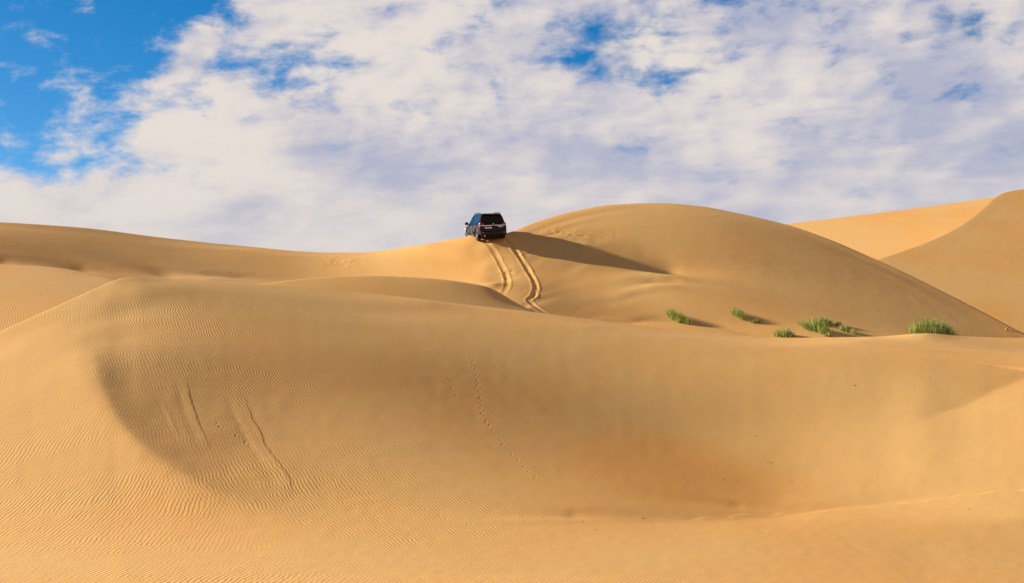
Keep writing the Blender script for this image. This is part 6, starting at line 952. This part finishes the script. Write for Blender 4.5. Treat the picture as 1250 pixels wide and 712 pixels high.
# ------------------------------------------------------------------ mesh helpers for objects
def solid(name, verts, faces, m, parent=None, smooth=True, bevel=0.0, mats=None, fm=None, segs=2):
    me = bpy.data.meshes.new(name); me.from_pydata([tuple(v) for v in verts], [], faces)
    bm = bmesh.new(); bm.from_mesh(me); bmesh.ops.recalc_face_normals(bm, faces=bm.faces)
    if bevel > 0:
        bmesh.ops.bevel(bm, geom=[e for e in bm.edges if len(e.link_faces) == 2 and e.calc_face_angle(0) > .35], offset=bevel, segments=segs, profile=.6, affect='EDGES', clamp_overlap=True)
    bm.to_mesh(me); bm.free()
    for q in (mats or [m]): me.materials.append(q)
    if smooth:
        for p in me.polygons: p.use_smooth = True
        me.set_sharp_from_angle(angle=R(38))
    o = bpy.data.objects.new(name, me); C.objects.link(o)
    if parent: o.parent = parent
    return o
class Soup:
    """collects boxes, tubes and lathed rings into one mesh"""
    def __init__(s): s.v = []; s.f = []
    def add(s, v, f): b = len(s.v); s.v += [Vector(q) for q in v]; s.f += [tuple(i + b for i in g) for g in f]; return s
    def box(s, c, d, M=None, taper=(1, 1)):
        v = []
        for z in (-1, 1):
            for x, y in ((-1, -1), (1, -1), (1, 1), (-1, 1)):
                k = taper if z > 0 else (1, 1)
                q = Vector((x * d[0] / 2 * k[0], y * d[1] / 2 * k[1], z * d[2] / 2))
                if M: q = M @ q
                v.append(q + Vector(c))
        return s.add(v, [(0, 3, 2, 1), (4, 5, 6, 7), (0, 1, 5, 4), (1, 2, 6, 5), (2, 3, 7, 6), (3, 0, 4, 7)])
    def tube(s, pts, r, n=8):
        pts = [Vector(p) for p in pts]; rr = r if isinstance(r, (list, tuple)) else [r] * len(pts); v = []; f = []
        for i, p in enumerate(pts):
            t = (pts[min(i + 1, len(pts) - 1)] - pts[max(i - 1, 0)]).normalized()
            a = t.cross(Vector((0, 0, 1)) if abs(t.z) < .9 else Vector((1, 0, 0))).normalized(); b = t.cross(a)
            v += [p + (a * math.cos(k * 2 * math.pi / n) + b * math.sin(k * 2 * math.pi / n)) * rr[i] for k in range(n)]
        for i in range(len(pts) - 1):
            f += [(i * n + k, i * n + (k + 1) % n, (i + 1) * n + (k + 1) % n, (i + 1) * n + k) for k in range(n)]
        f += [tuple(range(n))[::-1], tuple(range((len(pts) - 1) * n, len(pts) * n))]
        return s.add(v, f)
    def lathe(s, prof, axis_o, n=32, closed=False):
        """profile (offset along X, radius) turned about the X axis through axis_o"""
        v = []; f = []; m = len(prof)
        for k in range(n):
            a = k * 2 * math.pi / n
            v += [Vector(axis_o) + Vector((x, r * math.cos(a), r * math.sin(a))) for x, r in prof]
        for k in range(n):
            for j in range(m if closed else m - 1):
                j2 = (j + 1) % m; f.append((k * m + j, k * m + j2, ((k + 1) % n) * m + j2, ((k + 1) % n) * m + j))
        return s.add(v, f)
    def out(s, name, m, parent=None, **k): return solid(name, s.v, s.f, m, parent, **k)

# ------------------------------------------------------------------ the car on the ridge
PAINT = mat('black car paint', (.003, .0035, .005), .30, spec=.25, coat=.12)
PLAST = mat('dark plastic', (.008, .008, .008), .7, spec=.2)
GLASS = mat('tinted glass', (.003, .003, .004), .08, spec=.25)
GLASSB = mat('side glass', (.012, .020, .028), .08, spec=.6)
CHROME = mat('chrome trim', (.75, .75, .76), .15, metal=1.0)
ALLOY = mat('alloy wheel', (.62, .62, .63), .30, metal=.85)
RUBBER = mat('tyre rubber', (.022, .021, .02), .85)
LAMPR = mat('red lamp lens', (.55, .012, .018), .15, spec=.7, coat=.5)
LAMPW = mat('clear lamp lens', (.75, .72, .70), .15, spec=.7)
PLATE = mat('white plate', (.55, .53, .48), .5)
CABIN = mat('cabin trim', (.06, .05, .045), .8)

def build_car():
    root = bpy.data.objects.new('parked_car', None); C.objects.link(root)
    tag(root, 'black four wheel drive car seen from behind on the dune crest above its tracks', 'car')
    # car frame: +Y forward, Z up, ground at z=0. length 4.95, width 1.97, height 1.90
    W = .985
    # lower body: side profile lofted across the width, with tumblehome
    prof = [(-2.38, .50), (-2.45, .62), (-2.44, .95), (-2.36, 1.16), (-1.0, 1.17), (1.05, 1.14), (1.35, 1.12), (2.25, 1.02), (2.42, .90), (2.46, .60), (2.35, .42), (-2.25, .42)]
    def zone(y, z): # half width at a point of the side profile
        w = W if z < .98 else W - (z - .98) * .30
        if y > 1.7: w -= (y - 1.7) ** 2 * .22
        if y < -2.1: w -= (y + 2.1) ** 2 * .45
        if z < .6: w -= (.6 - z) * .18
        return w
    ys = [-2.45, -2.38, -2.2, -1.93, -1.55, -1.0, -.35, .3, 1.0, 1.35, 1.63, 1.93, 2.25, 2.40, 2.46]
    def top(y): return float(np.interp(y, [-2.45, -2.38, -2.2, 1.05, 1.35, 2.25, 2.42, 2.46], [1.06, 1.14, 1.18, 1.15, 1.13, 1.03, .92, .80]))
    def bot(y): return float(np.interp(y, [-2.45, -2.3, 2.3, 2.46], [.56, .42, .42, .55]))
    rows = []
    for y in ys:
        tz, bz = top(y), bot(y); ring = []
        for f in (0, .12, .35, .62, .85, 1.0):
            z = bz + (tz - bz) * f; ring.append((zone(y, z) - (.035 if f == 1.0 else 0), y, z))
        rows.append([(-x, yy, z) for x, yy, z in ring[::-1]] + ring)
    v = [q for r in rows for q in r]; n = len(rows[0]); f = []
    for i in range(len(rows) - 1):
        for k in range(n):
            k2 = (k + 1) % n; f.append((i * n + k, i * n + k2, (i + 1) * n + k2, (i + 1) * n + k))
    f += [tuple(range(n))[::-1], tuple(range((len(rows) - 1) * n, len(rows) * n))]
    body = solid('body', v, f, PAINT, root, bevel=.02)
    # wheel openings are cut out of the flanks
    cut = Soup()
    for yy in (-1.42, 1.43):
        for sx in (-1, 1): cut.lathe([(-.24, 0.001), (-.24, .46), (.24, .46), (.24, .001)], (sx * .93, yy, .42), 36)
    cu = cut.out('cutter', PLAST, bevel=0)
    bo = body.modifiers.new('b', 'BOOLEAN'); bo.object = cu; bo.operation = 'DIFFERENCE'; bo.solver = 'EXACT'
    dg = bpy.context.evaluated_depsgraph_get(); me = bpy.data.meshes.new_from_object(body.evaluated_get(dg))
    body.modifiers.clear(); body.data = me; bpy.data.objects.remove(cu)
    for p in me.polygons: p.use_smooth = True
    me.set_sharp_from_angle(angle=R(35))
    # greenhouse
    def cab(y, z): return .95 - (z - 1.15) * .33 - max(0, (-y - 1.9)) * .12
    side = [(-2.33, 1.15), (-2.10, 1.62), (-1.98, 1.80), (-1.55, 1.875), (-.6, 1.90), (.25, 1.875), (.50, 1.80), (1.20, 1.14)]
    v = []
    for sx in (-1, 1):
        v += [(sx * (cab(y, z) - (.05 if z > 1.78 else 0)), y, z) for y, z in side]
    m = len(side); f = [tuple(range(m)), tuple(range(m, 2 * m))[::-1]] + [(i, (i + 1) % m, m + (i + 1) % m, m + i) for i in range(m)]
    roof = solid('roof', v, f, PAINT, root, bevel=.035, segs=3)
    def side_glass(poly, nm, material):
        for sx in (-1, 1):
            P = [Vector((sx * (cab(y, z) + .006), y, z)) for y, z in poly]; c = [(p[0], p[1]) for p in poly]
            Q = [p - Vector((sx * .012, 0, 0)) for p in P]; k = len(P)
            o = solid(nm, P + Q, [tuple(range(k)), tuple(range(k, 2 * k))[::-1]] + [(i, (i + 1) % k, k + (i + 1) % k, k + i) for i in range(k)], material, root, smooth=False)
    side_glass([(-2.12, 1.25), (-1.98, 1.62), (-1.84, 1.74), (-1.34, 1.76), (-1.30, 1.22)], 'quarter_window', GLASSB)
    side_glass([(-1.22, 1.22), (-1.26, 1.76), (-.42, 1.79), (-.38, 1.21)], 'side_window', GLASSB)
    side_glass([(-.28, 1.21), (-.32, 1.79), (.26, 1.76), (.46, 1.68), (.95, 1.21)], 'side_window', GLASS)
    # rear window on the sloping tailgate
    def tail(z, out=0.0): return float(np.interp(z, [1.15, 1.62, 1.80], [-2.33, -2.10, -1.98])) - out
    P = []
    for z, w in ((1.19, .80), (1.40, .78), (1.62, .70), (1.76, .62)):
        P.append((w, z))
    v = [Vector((-w, tail(z, .012), z)) for w, z in P] + [Vector((w, tail(z, .012), z)) for w, z in P[::-1]]
    k = len(v); solid('rear_window', v + [q + Vector((0, .02, 0)) for q in v], [tuple(range(k)), tuple(range(k, 2 * k))[::-1]] + [(i, (i + 1) % k, k + (i + 1) % k, k + i) for i in range(k)], GLASS, root, smooth=False)
    sp = Soup(); sp.box((0, -2.02, 1.845), (1.24, .26, .045)); so_ = sp.out('spoiler', PAINT, root, bevel=.015)
    Soup().box((0, -2.155, 1.842), (.26, .012, .028)).out('brake_light', LAMPR, so_, smooth=False)
    # windscreen
    v = [(-.78, 1.13, 1.20), (.78, 1.13, 1.20), (.64, .56, 1.77), (-.64, .56, 1.77)]; nrm = Vector((0, .67, .74)) * .012
    vv = [Vector(q) + nrm for q in v] + [Vector(q) - nrm for q in v]
    solid('windscreen', vv, [(0, 1, 2, 3), (7, 6, 5, 4), (0, 4, 5, 1), (1, 5, 6, 2), (2, 6, 7, 3), (3, 7, 4, 0)], GLASSB, root, smooth=False)
    # tailgate shut lines, chrome strip broken by the emblem, plate
    Soup().box((0, -2.455, .67), (1.54, .012, .012)).out('tailgate_seam', PLAST, root, smooth=False)
    for sx in (-1, 1):
        Soup().box((sx * .77, -2.452, .90), (.012, .012, .48)).out('tailgate_seam', PLAST, root, smooth=False)
        Soup().box((sx * .43, -2.462, 1.03), (.66, .03, .055)).out('chrome_strip', CHROME, root, bevel=.008)
    em = Soup()
    em.tube([(.085 * math.cos(a), -2.475, 1.10 + .055 * math.sin(a)) for a in np.linspace(0, 2 * math.pi, 17)], .011, 6)
    em.tube([(0, -2.475, 1.15), (0, -2.475, 1.05)], .010, 6); em.tube([(-.05, -2.475, 1.12), (.05, -2.475, 1.12)], .010, 6)
    em.out('emblem', CHROME, root)
    pl = Soup(); pl.box((-.34, -2.466, .88), (.50, .014, .11)); pl.out('number_plate', PLATE, root, smooth=False)
    bd = Soup(); bd.box((.52, -2.462, .93), (.30, .008, .035)); bd.out('badge', CHROME, root, smooth=False)
    # bumper, diffuser, exhaust, hitch, mud flaps
    bp = Soup(); bp.box((0, -2.44, .52), (1.86, .24, .24), taper=(.99, .8)); bum = bp.out('rear_bumper', PAINT, root, bevel=.05, segs=3)
    for sx in (-1, 1): Soup().box((sx * .74, -2.566, .55), (.16, .012, .05)).out('reflector', LAMPR, bum, smooth=False)
    Soup().box((0, -.6, .33), (1.36, 3.2, .26)).out('underbody', PLAST, root, bevel=.03)
    Soup().box((0, -2.36, .36), (1.62, .18, .20), taper=(1.1, 1)).out('underguard', PLAST, root, bevel=.03)
    Soup().tube([(-.62, -2.10, .33), (-.62, -2.50, .33)], .038, 14).out('exhaust_pipe', CHROME, root)
    # tail lamps wrap round the corner
    for sx in (-1, 1):
        lv = []
        for z in (1.00, 1.20):
            lv += [(sx * .66, -2.470 if z < 1.1 else -2.405, z), (sx * .925, -2.425 if z < 1.1 else -2.365, z), (sx * .975, -2.20, z), (sx * .93, -2.16, z), (sx * .86, -2.30, z), (sx * .66, -2.34, z)]
        k = 6; ff = [tuple(range(k)), tuple(range(k, 2 * k))[::-1]] + [(i, (i + 1) % k, k + (i + 1) % k, k + i) for i in range(k)]
        tl = solid('tail_light', lv, ff, LAMPR, root, bevel=.012)
        Soup().box((sx * .80, -2.462, 1.045), (.20, .014, .04), Matrix.Rotation(sx * .13, 3, 'Z')).out('lamp_bar', LAMPW, tl, smooth=False)
    # doors: seams, handles, sills
    for sx in (-1, 1):
        for y in (-1.24, -.33, .98): Soup().box((sx * .984, y, .84), (.014, .012, .56)).out('door_seam', PLAST, root, smooth=False)
        for y in (-1.05, -.14): Soup().tube([(sx * .98, y - .1, 1.02), (sx * 1.012, y - .06, 1.02), (sx * 1.012, y + .08, 1.02), (sx * .98, y + .12, 1.02)], .014, 8).out('door_handle', CHROME, root)
        Soup().box((sx * 1.0, 0.0, .40), (.16, 1.85, .05)).out('side_step', CHROME if sx < 0 else PLAST, root, bevel=.012)
        Soup().tube([(sx * .70, -1.65, 1.89), (sx * .70, -1.55, 1.93), (sx * .71, -.1, 1.94), (sx * .69, .12, 1.89)], .020, 8).out('roof_rail', PLAST, root)
        ml = []
        mm = Soup(); mm.box((sx * 1.13, .86, 1.24), (.24, .13, .19), taper=(.9, .8)); mm.tube([(sx * .93, .90, 1.18), (sx * 1.06, .87, 1.19)], .03, 8)
        wm = mm.out('wing_mirror', PLAST, root, bevel=.03, segs=3)
        Soup().box((sx * 1.13, .792, 1.235), (.18, .006, .13)).out('mirror_glass', GLASSB, wm, smooth=False)
        # arch flares
        for yy in (-1.42, 1.43):
            fl = Soup(); fl.tube([(sx * .965, yy + .475 * math.cos(a), .42 + .475 * math.sin(a)) for a in np.linspace(-.1, math.pi + .1, 20)], .035, 8); fl.out('wheel_arch', PAINT, root)
    # front of the car
    Soup().box((0, 2.47, .72), (1.2, .05, .34)).out('grille', CHROME, root, bevel=.02)
    for sx in (-1, 1): Soup().box((sx * .78, 2.36, .86), (.32, .22, .18)).out('headlight', LAMPW, root, bevel=.03)
    Soup().box((0, 2.44, .50), (1.84, .22, .22)).out('front_bumper', PAINT, root, bevel=.05)
    # wheels
    for yy in (-1.42, 1.43):
        for sx in (-1, 1):
            wr = bpy.data.objects.new('wheel', None); C.objects.link(wr); wr.parent = root
            wr.location = (sx * .83, yy, .385); wr.rotation_euler = (0, 0, (.22 if yy > 0 else 0))
            ty = Soup(); h = .13
            ty.lathe([(-h, .25), (-h, .345), (-h + .03, .378), (0, .385), (h - .03, .378), (h, .345), (h, .25)], (0, 0, 0), 40)
            ty.out('tyre', RUBBER, wr)
            rm = Soup(); rm.lathe([(-h + .01, .25), (-.02, .23), (h - .05, .24), (h - .005, .255)] if sx > 0 else [(h - .01, .25), (.02, .23), (-h + .05, .24), (-h + .005, .255)], (0, 0, 0), 32)
            rm.lathe([(sx * (h - .04), .001), (sx * (h - .03), .05), (sx * (h - .05), .07)], (0, 0, 0), 20)
            for k in range(6):
                a = k * math.pi / 3; M = Matrix.Rotation(a, 3, 'X'); c = M @ Vector((0, 0, .145))
                rm.box(c + Vector((sx * (h - .055), 0, 0)), (.03, .06, .21), M)
            rm.out('rim', ALLOY, wr)
    for sx in (-1, 1): Soup().box((sx * .83, -1.90, .34), (.30, .012, .30)).out('mud_flap', PLAST, root, smooth=False)
    return root

car = build_car()
# all four wheels settle onto the ridge
rear = locate(Bs, 600.3, 294.0); ang = R(14)        # nose turned to the left
fwd = Vector((-math.sin(ang), math.cos(ang), 0)); rgt = Vector((math.cos(ang), math.sin(ang), 0))
mid = Vector((rear[0], rear[1], 0)) + fwd * 1.9
def gz(p): return height_at(Bs, p.x, p.y)
pts = {}
for sy in (-1, 1):
    for sx in (-1, 1): pts[(sx, sy)] = gz(mid + rgt * sx * .83 + fwd * (1.43 if sy > 0 else -1.42))
zf = (pts[(-1, 1)] + pts[(1, 1)]) / 2; zr = (pts[(-1, -1)] + pts[(1, -1)]) / 2; zl = (pts[(-1, 1)] + pts[(-1, -1)]) / 2; zg = (pts[(1, 1)] + pts[(1, -1)]) / 2
pitch = math.atan2(zf - zr, 2.85); roll = math.atan2(zl - zg, 1.66)
print('CAR', mid, zf, zr, zl, zg, 'pitch', math.degrees(pitch), 'roll', math.degrees(roll))
CAR_AT = (mid.x, mid.y, EYE + (zf + zr) / 2 - .07)
car.location = CAR_AT; car.rotation_euler = (pitch, roll, ang)


# ------------------------------------------------------------------ desert shrubs at the foot of the ridge
GREEN = [mat('fresh blade', (.38, .42, .06), .6, var=.25), mat('olive blade', (.22, .26, .04), .65, var=.25), mat('straw blade', (.48, .38, .16), .7, var=.2), mat('dead stem', (.05, .035, .022), .8)]
def shrub(px, py, wpx, hpx, dens, label, seed, dry=.07, lean=.0, surf=None, diag=0.0):
    s = surf or Bs; c = locate(s, px, py); k = F_PX / c[1]; rw = wpx / k / 1.8; hh = hpx / k
    rr = random.Random(seed)
    V, F, MI = [], [], []
    nb = int(dens * 1.9); clumps = [(rr.uniform(-.72, .72) * rw, rr.gauss(0, .3) * rw * .8, rr.uniform(.6, 1.05)) for _ in range(max(4, int(wpx / 2.2)))]
    for i in range(nb):
        cx_, cy_, ch = rr.choice(clumps); spread = .42 * rw + .03
        bx = cx_ + rr.gauss(0, spread * .5); by = cy_ + rr.gauss(0, spread * .5)
        by -= diag * bx
        e = min(1.0, math.hypot(bx, by + diag * bx) / (rw + 1e-6)); L = hh * 1.0 * ch * (1.05 - .55 * e * e) * rr.uniform(.4, 1.25)
        out = Vector((bx, by, 0)) * (.22 / (rw + .1)) + Vector((rr.gauss(0, .11) + lean, rr.gauss(0, .11), 0))
        gz_ = height_at(s, c[0] + bx, c[1] + by) - c[2] - .02
        p0 = Vector((bx, by, gz_)); wd = rr.uniform(.004, .010)
        a = rr.uniform(0, math.pi); sd = Vector((math.cos(a), math.sin(a), 0)) * wd
        p1 = p0 + Vector((0, 0, 1)) * L * .55 + out * L * .4; p2 = p0 + Vector((0, 0, 1)) * L * .98 + out * L * 1.15
        b = len(V); V += [p0 - sd * .7, p0 + sd * .7, p1 + sd, p1 - sd, p2]; F += [(b, b + 1, b + 2, b + 3), (b + 3, b + 2, b + 4)]
        r_ = rr.random(); mi = 2 if r_ < dry else (0 if r_ < .66 else (1 if r_ < .95 else 3)); MI += [mi, mi]
    me = bpy.data.meshes.new('desert_shrub'); me.from_pydata([tuple(v) for v in V], [], F)
    for q in GREEN: me.materials.append(q)
    for p, i in zip(me.polygons, MI): p.material_index = i
    o = bpy.data.objects.new('desert_shrub', me); C.objects.link(o); o.location = (c[0], c[1], EYE + c[2])
    tag(o, label, 'shrub', 'green shrubs at the foot of the dune')
    return o
shrub(828, 392, 25, 15, 520, 'lone green shrub on the dune slope nearest the wheel tracks', 1, lean=-.15, diag=1.2)
shrub(903, 387, 23, 12, 380, 'thin pale green shrub growing highest on the slope beside a tiny sprig', 2, dry=.12, lean=-.12, diag=1.3)
shrub(925, 394, 9, 8, 90, 'tiny dark sprig between the thin high shrub and the round cluster', 3)
shrub(957, 411, 24, 11, 420, 'low round green shrub half hidden by the near crest, left of the main cluster', 4)
shrub(996, 404, 27, 16, 700, 'dense dark green shrub in front of the cluster, leaning down the slope', 5, lean=-.08, diag=1.2)
shrub(1006, 396, 22, 11, 360, 'paler green shrub behind the dense dark one of the cluster', 6, dry=.12)
shrub(1025, 398, 11, 9, 110, 'sparse small sprig between the cluster and its rightmost shrub', 7, dry=.125)
shrub(1035, 406, 17, 11, 260, 'small green shrub at the right end of the middle cluster', 8, diag=1.2)
shrub(1012, 411, 8, 6, 80, 'smallest low tuft below the dense cluster, touching the near crest', 9, dry=.3)
shrub(1140, 411, 50, 23, 1600, 'widest green grass shrub, standing behind the small peak of the near crest', 10, dry=.12)
shrub(1180, 414, 10, 6, 90, 'flat little tuft right of the widest shrub along the near crest', 11)
shrub(1229, 403, 4, 6, 26, 'lone dark twig on the sand near the right edge of the picture', 12, dry=.4)
# specks of dark debris on the open sand
STONE = mat('dark pebble', (.10, .055, .03), .8)
specks = [(1044, 471, 2.2), (785, 633, 2.4), (712, 637, 2.0), (727, 647, 2.2), (839, 589, 1.8), (883, 585, 1.8), (770, 628, 1.4), (941, 565, 2.0), (548, 463, 1.6), (923, 532, 1.8), (965, 588, 1.4), (436, 388, 2.0), (1155, 622, 1.6), (1183, 622, 1.6)]
for i, (px, py, r) in enumerate(specks):
    c = locate(Fs, px, py); rad = r / (F_PX / c[1]) * .42
    bm = bmesh.new(); bmesh.ops.create_icosphere(bm, subdivisions=2, radius=rad)
    for v in bm.verts: v.co += Vector((rng.normal(), rng.normal(), rng.normal())) * rad * .16; v.co.z *= .6
    me = bpy.data.meshes.new('pebble'); bm.to_mesh(me); bm.free(); me.materials.append(STONE)
    for p in me.polygons: p.use_smooth = True
    o = bpy.data.objects.new('pebble', me); C.objects.link(o); o.location = (c[0], c[1], EYE + c[2] + rad * .3)
    tag(o, 'tiny dark pebble lying alone on the open sand of the near dune', 'pebble', 'dark pebbles scattered on the near dune')


# ------------------------------------------------------------------ sky
SKY_SAT, SKY_VAL, SKY_STR, EXPOSURE = 1.55, .86, .1, .94
K = 1 / .1
CLOUD_L = (.415 * K, .378 * K, .352 * K, 1); CLOUD_D = (.235 * K, .243 * K, .312 * K, 1); CLOUD_H = (.33 * K, .32 * K, .325 * K, 1)
# gaps and tones: azimuth, elevation (degrees), radii, strength
CLOUD_GAPS = [(-9.9, 7.9, 2.1, .9, -.62), (-7.4, 8.4, 1.6, .7, -.3), (4.6, 9.5, 3.2, .7, -.42), (2.0, 8.5, 2.2, .6, -.38), (6.0, 8.0, 2.6, .5, -.38), (8.8, 10.8, 2.6, .7, -.48),
              (16.8, 6.6, 1.5, .45, -.42), (18.4, 9.4, .8, .8, -.3), (19.8, 7.6, 1.0, .5, -.3), (15.6, 9.0, .4, .4, -.35), (-13.8, 4.0, 1.7, .45, -.5), (-12.2, 10.2, 1.5, .5, -.35)]
CLOUD_TONE = [(-13.4, 5.6, 3.6, 1.6, .55), (-9.0, 5.4, 2.2, 1.5, -.1), (-6.0, 4.6, 3.0, 1.6, -.35), (2.0, 4.6, 5.0, 1.0, -.2), (-16.0, 2.6, 5.0, .8, .2),
              (-3.5, 8.5, 3.0, 2.0, .25), (9.5, 7.0, 3.5, 1.6, .35), (15.8, 6.4, 2.6, 1.0, -.5), (1.0, 8.8, 3.4, 1.4, -.3), (18.6, 10.2, 1.6, .8, .3), (12.5, 2.4, 5.0, .9, .1), (4.0, 3.0, 3.0, .8, .2)]
w = bpy.data.worlds.new('World'); bpy.context.scene.world = w; w.use_nodes = True
t = NT(w.node_tree); bg = w.node_tree.nodes['Background']
gen = t.node('ShaderNodeTexCoord').outputs['Generated']
x, y, z = t.xyz(gen)
az = t.m('MULTIPLY', t.m('ARCTAN2', x, y), 57.2958); el = t.m('MULTIPLY', t.m('ARCSINE', z), 57.2958)
sky = t.node('ShaderNodeTexSky', sky_type='NISHITA'); sky.sun_disc = False
sky.sun_elevation = SUN_EL; sky.sun_rotation = math.atan2(TO_SUN.x, TO_SUN.y); sky.altitude = 200
sky.air_density = 1.0; sky.dust_density = .6; sky.ozone_density = 1.6
# the clear air deepens quickly above the horizon in this dry air
sv = t.vec(x, y, t.m('ADD', t.m('MULTIPLY', t.m('MAXIMUM', z, 0.0), 2.2), .16)); nv = t.node('ShaderNodeVectorMath', operation='NORMALIZE'); t.l.new(sv, nv.inputs[0])
t.l.new(nv.outputs[0], sky.inputs[0])
hs = t.node('ShaderNodeHueSaturation'); hs.inputs['Saturation'].default_value = SKY_SAT; hs.inputs['Value'].default_value = SKY_VAL
hs.inputs['Hue'].default_value = .5
t.l.new(sky.outputs[0], hs.inputs['Color'])
blue = hs.outputs[0]
tilt = t.m('SUBTRACT', el, t.m('MULTIPLY', az, .06))
p = t.vec(t.m('MULTIPLY', az, .80), t.m('MULTIPLY', tilt, 1.25))
def gauss(a0, e0, ra, re, amp):
    dx = t.m('MULTIPLY', t.m('SUBTRACT', az, a0), 1 / ra); dy = t.m('MULTIPLY', t.m('SUBTRACT', el, e0), 1 / re)
    r2 = t.m('ADD', t.m('MULTIPLY', dx, dx), t.m('MULTIPLY', dy, dy))
    return t.m('MULTIPLY', t.m('EXPONENT', t.m('MULTIPLY', r2, -1.0)), amp)
big = t.noise(p, .20, 2, .5, .3); puff = t.noise(p, .62, 9, .60, .25); bill = t.noise(p, .30, 4, .5, .3)
wisp = t.noise(t.vec(t.m('MULTIPLY', az, .36), t.m('MULTIPLY', tilt, 1.3)), .8, 8, .58, .4)
dens = t.m('ADD', t.m('MULTIPLY', t.m('SUBTRACT', big, .5), .5), t.m('MULTIPLY', t.m('SUBTRACT', puff, .5), 2.1))
dens = t.m('ADD', dens, t.m('MULTIPLY', t.m('SUBTRACT', wisp, .5), .9))      # zero on average
# left of the cloud bank's edge the sky is open
edge = t.m('ADD', t.m('MULTIPLY', t.m('SUBTRACT', el, 5.0), .62), -15.0)
edge = t.m('ADD', edge, t.m('MULTIPLY', t.m('SUBTRACT', bill, .5), 6.0))
openl = t.m('MULTIPLY', t.ss(t.m('SUBTRACT', az, edge), -2.2, 1.6, 1.0, 0.0), t.ss(t.m('ADD', el, t.m('MULTIPLY', t.m('SUBTRACT', bill, .5), 3.0)), 2.3, 4.6))
macro = t.m('MULTIPLY', openl, -.86)
for g in CLOUD_GAPS: macro = t.m('ADD', macro, gauss(*g))
macro = t.m('ADD', macro, t.ss(el, 0.0, 9.0, .95, .62))
cov = t.ss(t.m('ADD', dens, macro), -.20, .58)
cov = t.m('MULTIPLY', cov, t.ss(el, 16.0, 34.0, 1.0, .97))
lump = t.m('SUBTRACT', t.noise(p, .62, 6, .52, .15), t.noise(t.vec(t.m('ADD', t.m('MULTIPLY', az, .80), .35), t.m('SUBTRACT', t.m('MULTIPLY', tilt, 1.25), .35)), .62, 6, .52, .15))
shade = t.m('ADD', t.m('MULTIPLY', t.m('SUBTRACT', bill, .5), 2.2), t.m('MULTIPLY', t.m('SUBTRACT', wisp, .5), 1.3))
shade = t.m('ADD', shade, t.m('MULTIPLY', lump, t.ss(el, 1.5, 7.0, .4, 1.2)))
shade = t.m('ADD', shade, t.m('SUBTRACT', .55, t.m('MULTIPLY', az, .012)))
for g in CLOUD_TONE: shade = t.m('ADD', shade, gauss(*g))
shade = t.ss(shade, -.15, 1.1)
ccol = t.mix(shade, CLOUD_D, CLOUD_L)
hz = t.ss(el, -1.0, 5.0, .45, 0.0)
ccol = t.mix(hz, ccol, CLOUD_H)
ccol = t.mix(t.ss(el, 13.0, 36.0), ccol, (.44 * K, .345 * K, .255 * K, 1))  # unseen overhead cloud, tinted warm to keep blue fill off shaded sand
dim = t.ss(el, 14.0, 40.0, 1.0, .42)      # made-up deck above the view, dimmed to cut the sky fill
dimc = t.node('ShaderNodeVectorMath', operation='SCALE'); t.l.new(ccol, dimc.inputs[0]); t.l.new(dim, dimc.inputs['Scale'])
col = t.mix(cov, blue, dimc.outputs[0])
t.l.new(col, bg.inputs['Color']); bg.inputs['Strength'].default_value = SKY_STR

sun = bpy.data.lights.new('sun', 'SUN'); sun.energy = 4.6; sun.angle = R(.9); sun.color = (1.0, .975, .86)
so = bpy.data.objects.new('sun', sun); C.objects.link(so); so.location = (-60, 40, 60)
so.rotation_euler = (-TO_SUN).to_track_quat('-Z', 'Y').to_euler()

cam = bpy.data.cameras.new('camera'); co = bpy.data.objects.new('camera', cam); C.objects.link(co)
co.location = (0, 0, EYE); co.rotation_euler = (R(90), 0, 0)
cam.sensor_width = 36; cam.sensor_fit = 'HORIZONTAL'; cam.lens = 36 * F_PX / 1250; cam.shift_y = -(356 - HY) / 1250
cam.clip_start = .1; cam.clip_end = 20000
sc = bpy.context.scene; sc.camera = co
sc.view_settings.view_transform = 'Standard'; sc.view_settings.look = 'None'; sc.view_settings.gamma = 1
sc.view_settings.exposure = EXPOSURE; sc.view_settings.use_curve_mapping = False
sc.cycles.max_bounces = 5; sc.cycles.use_denoising = True
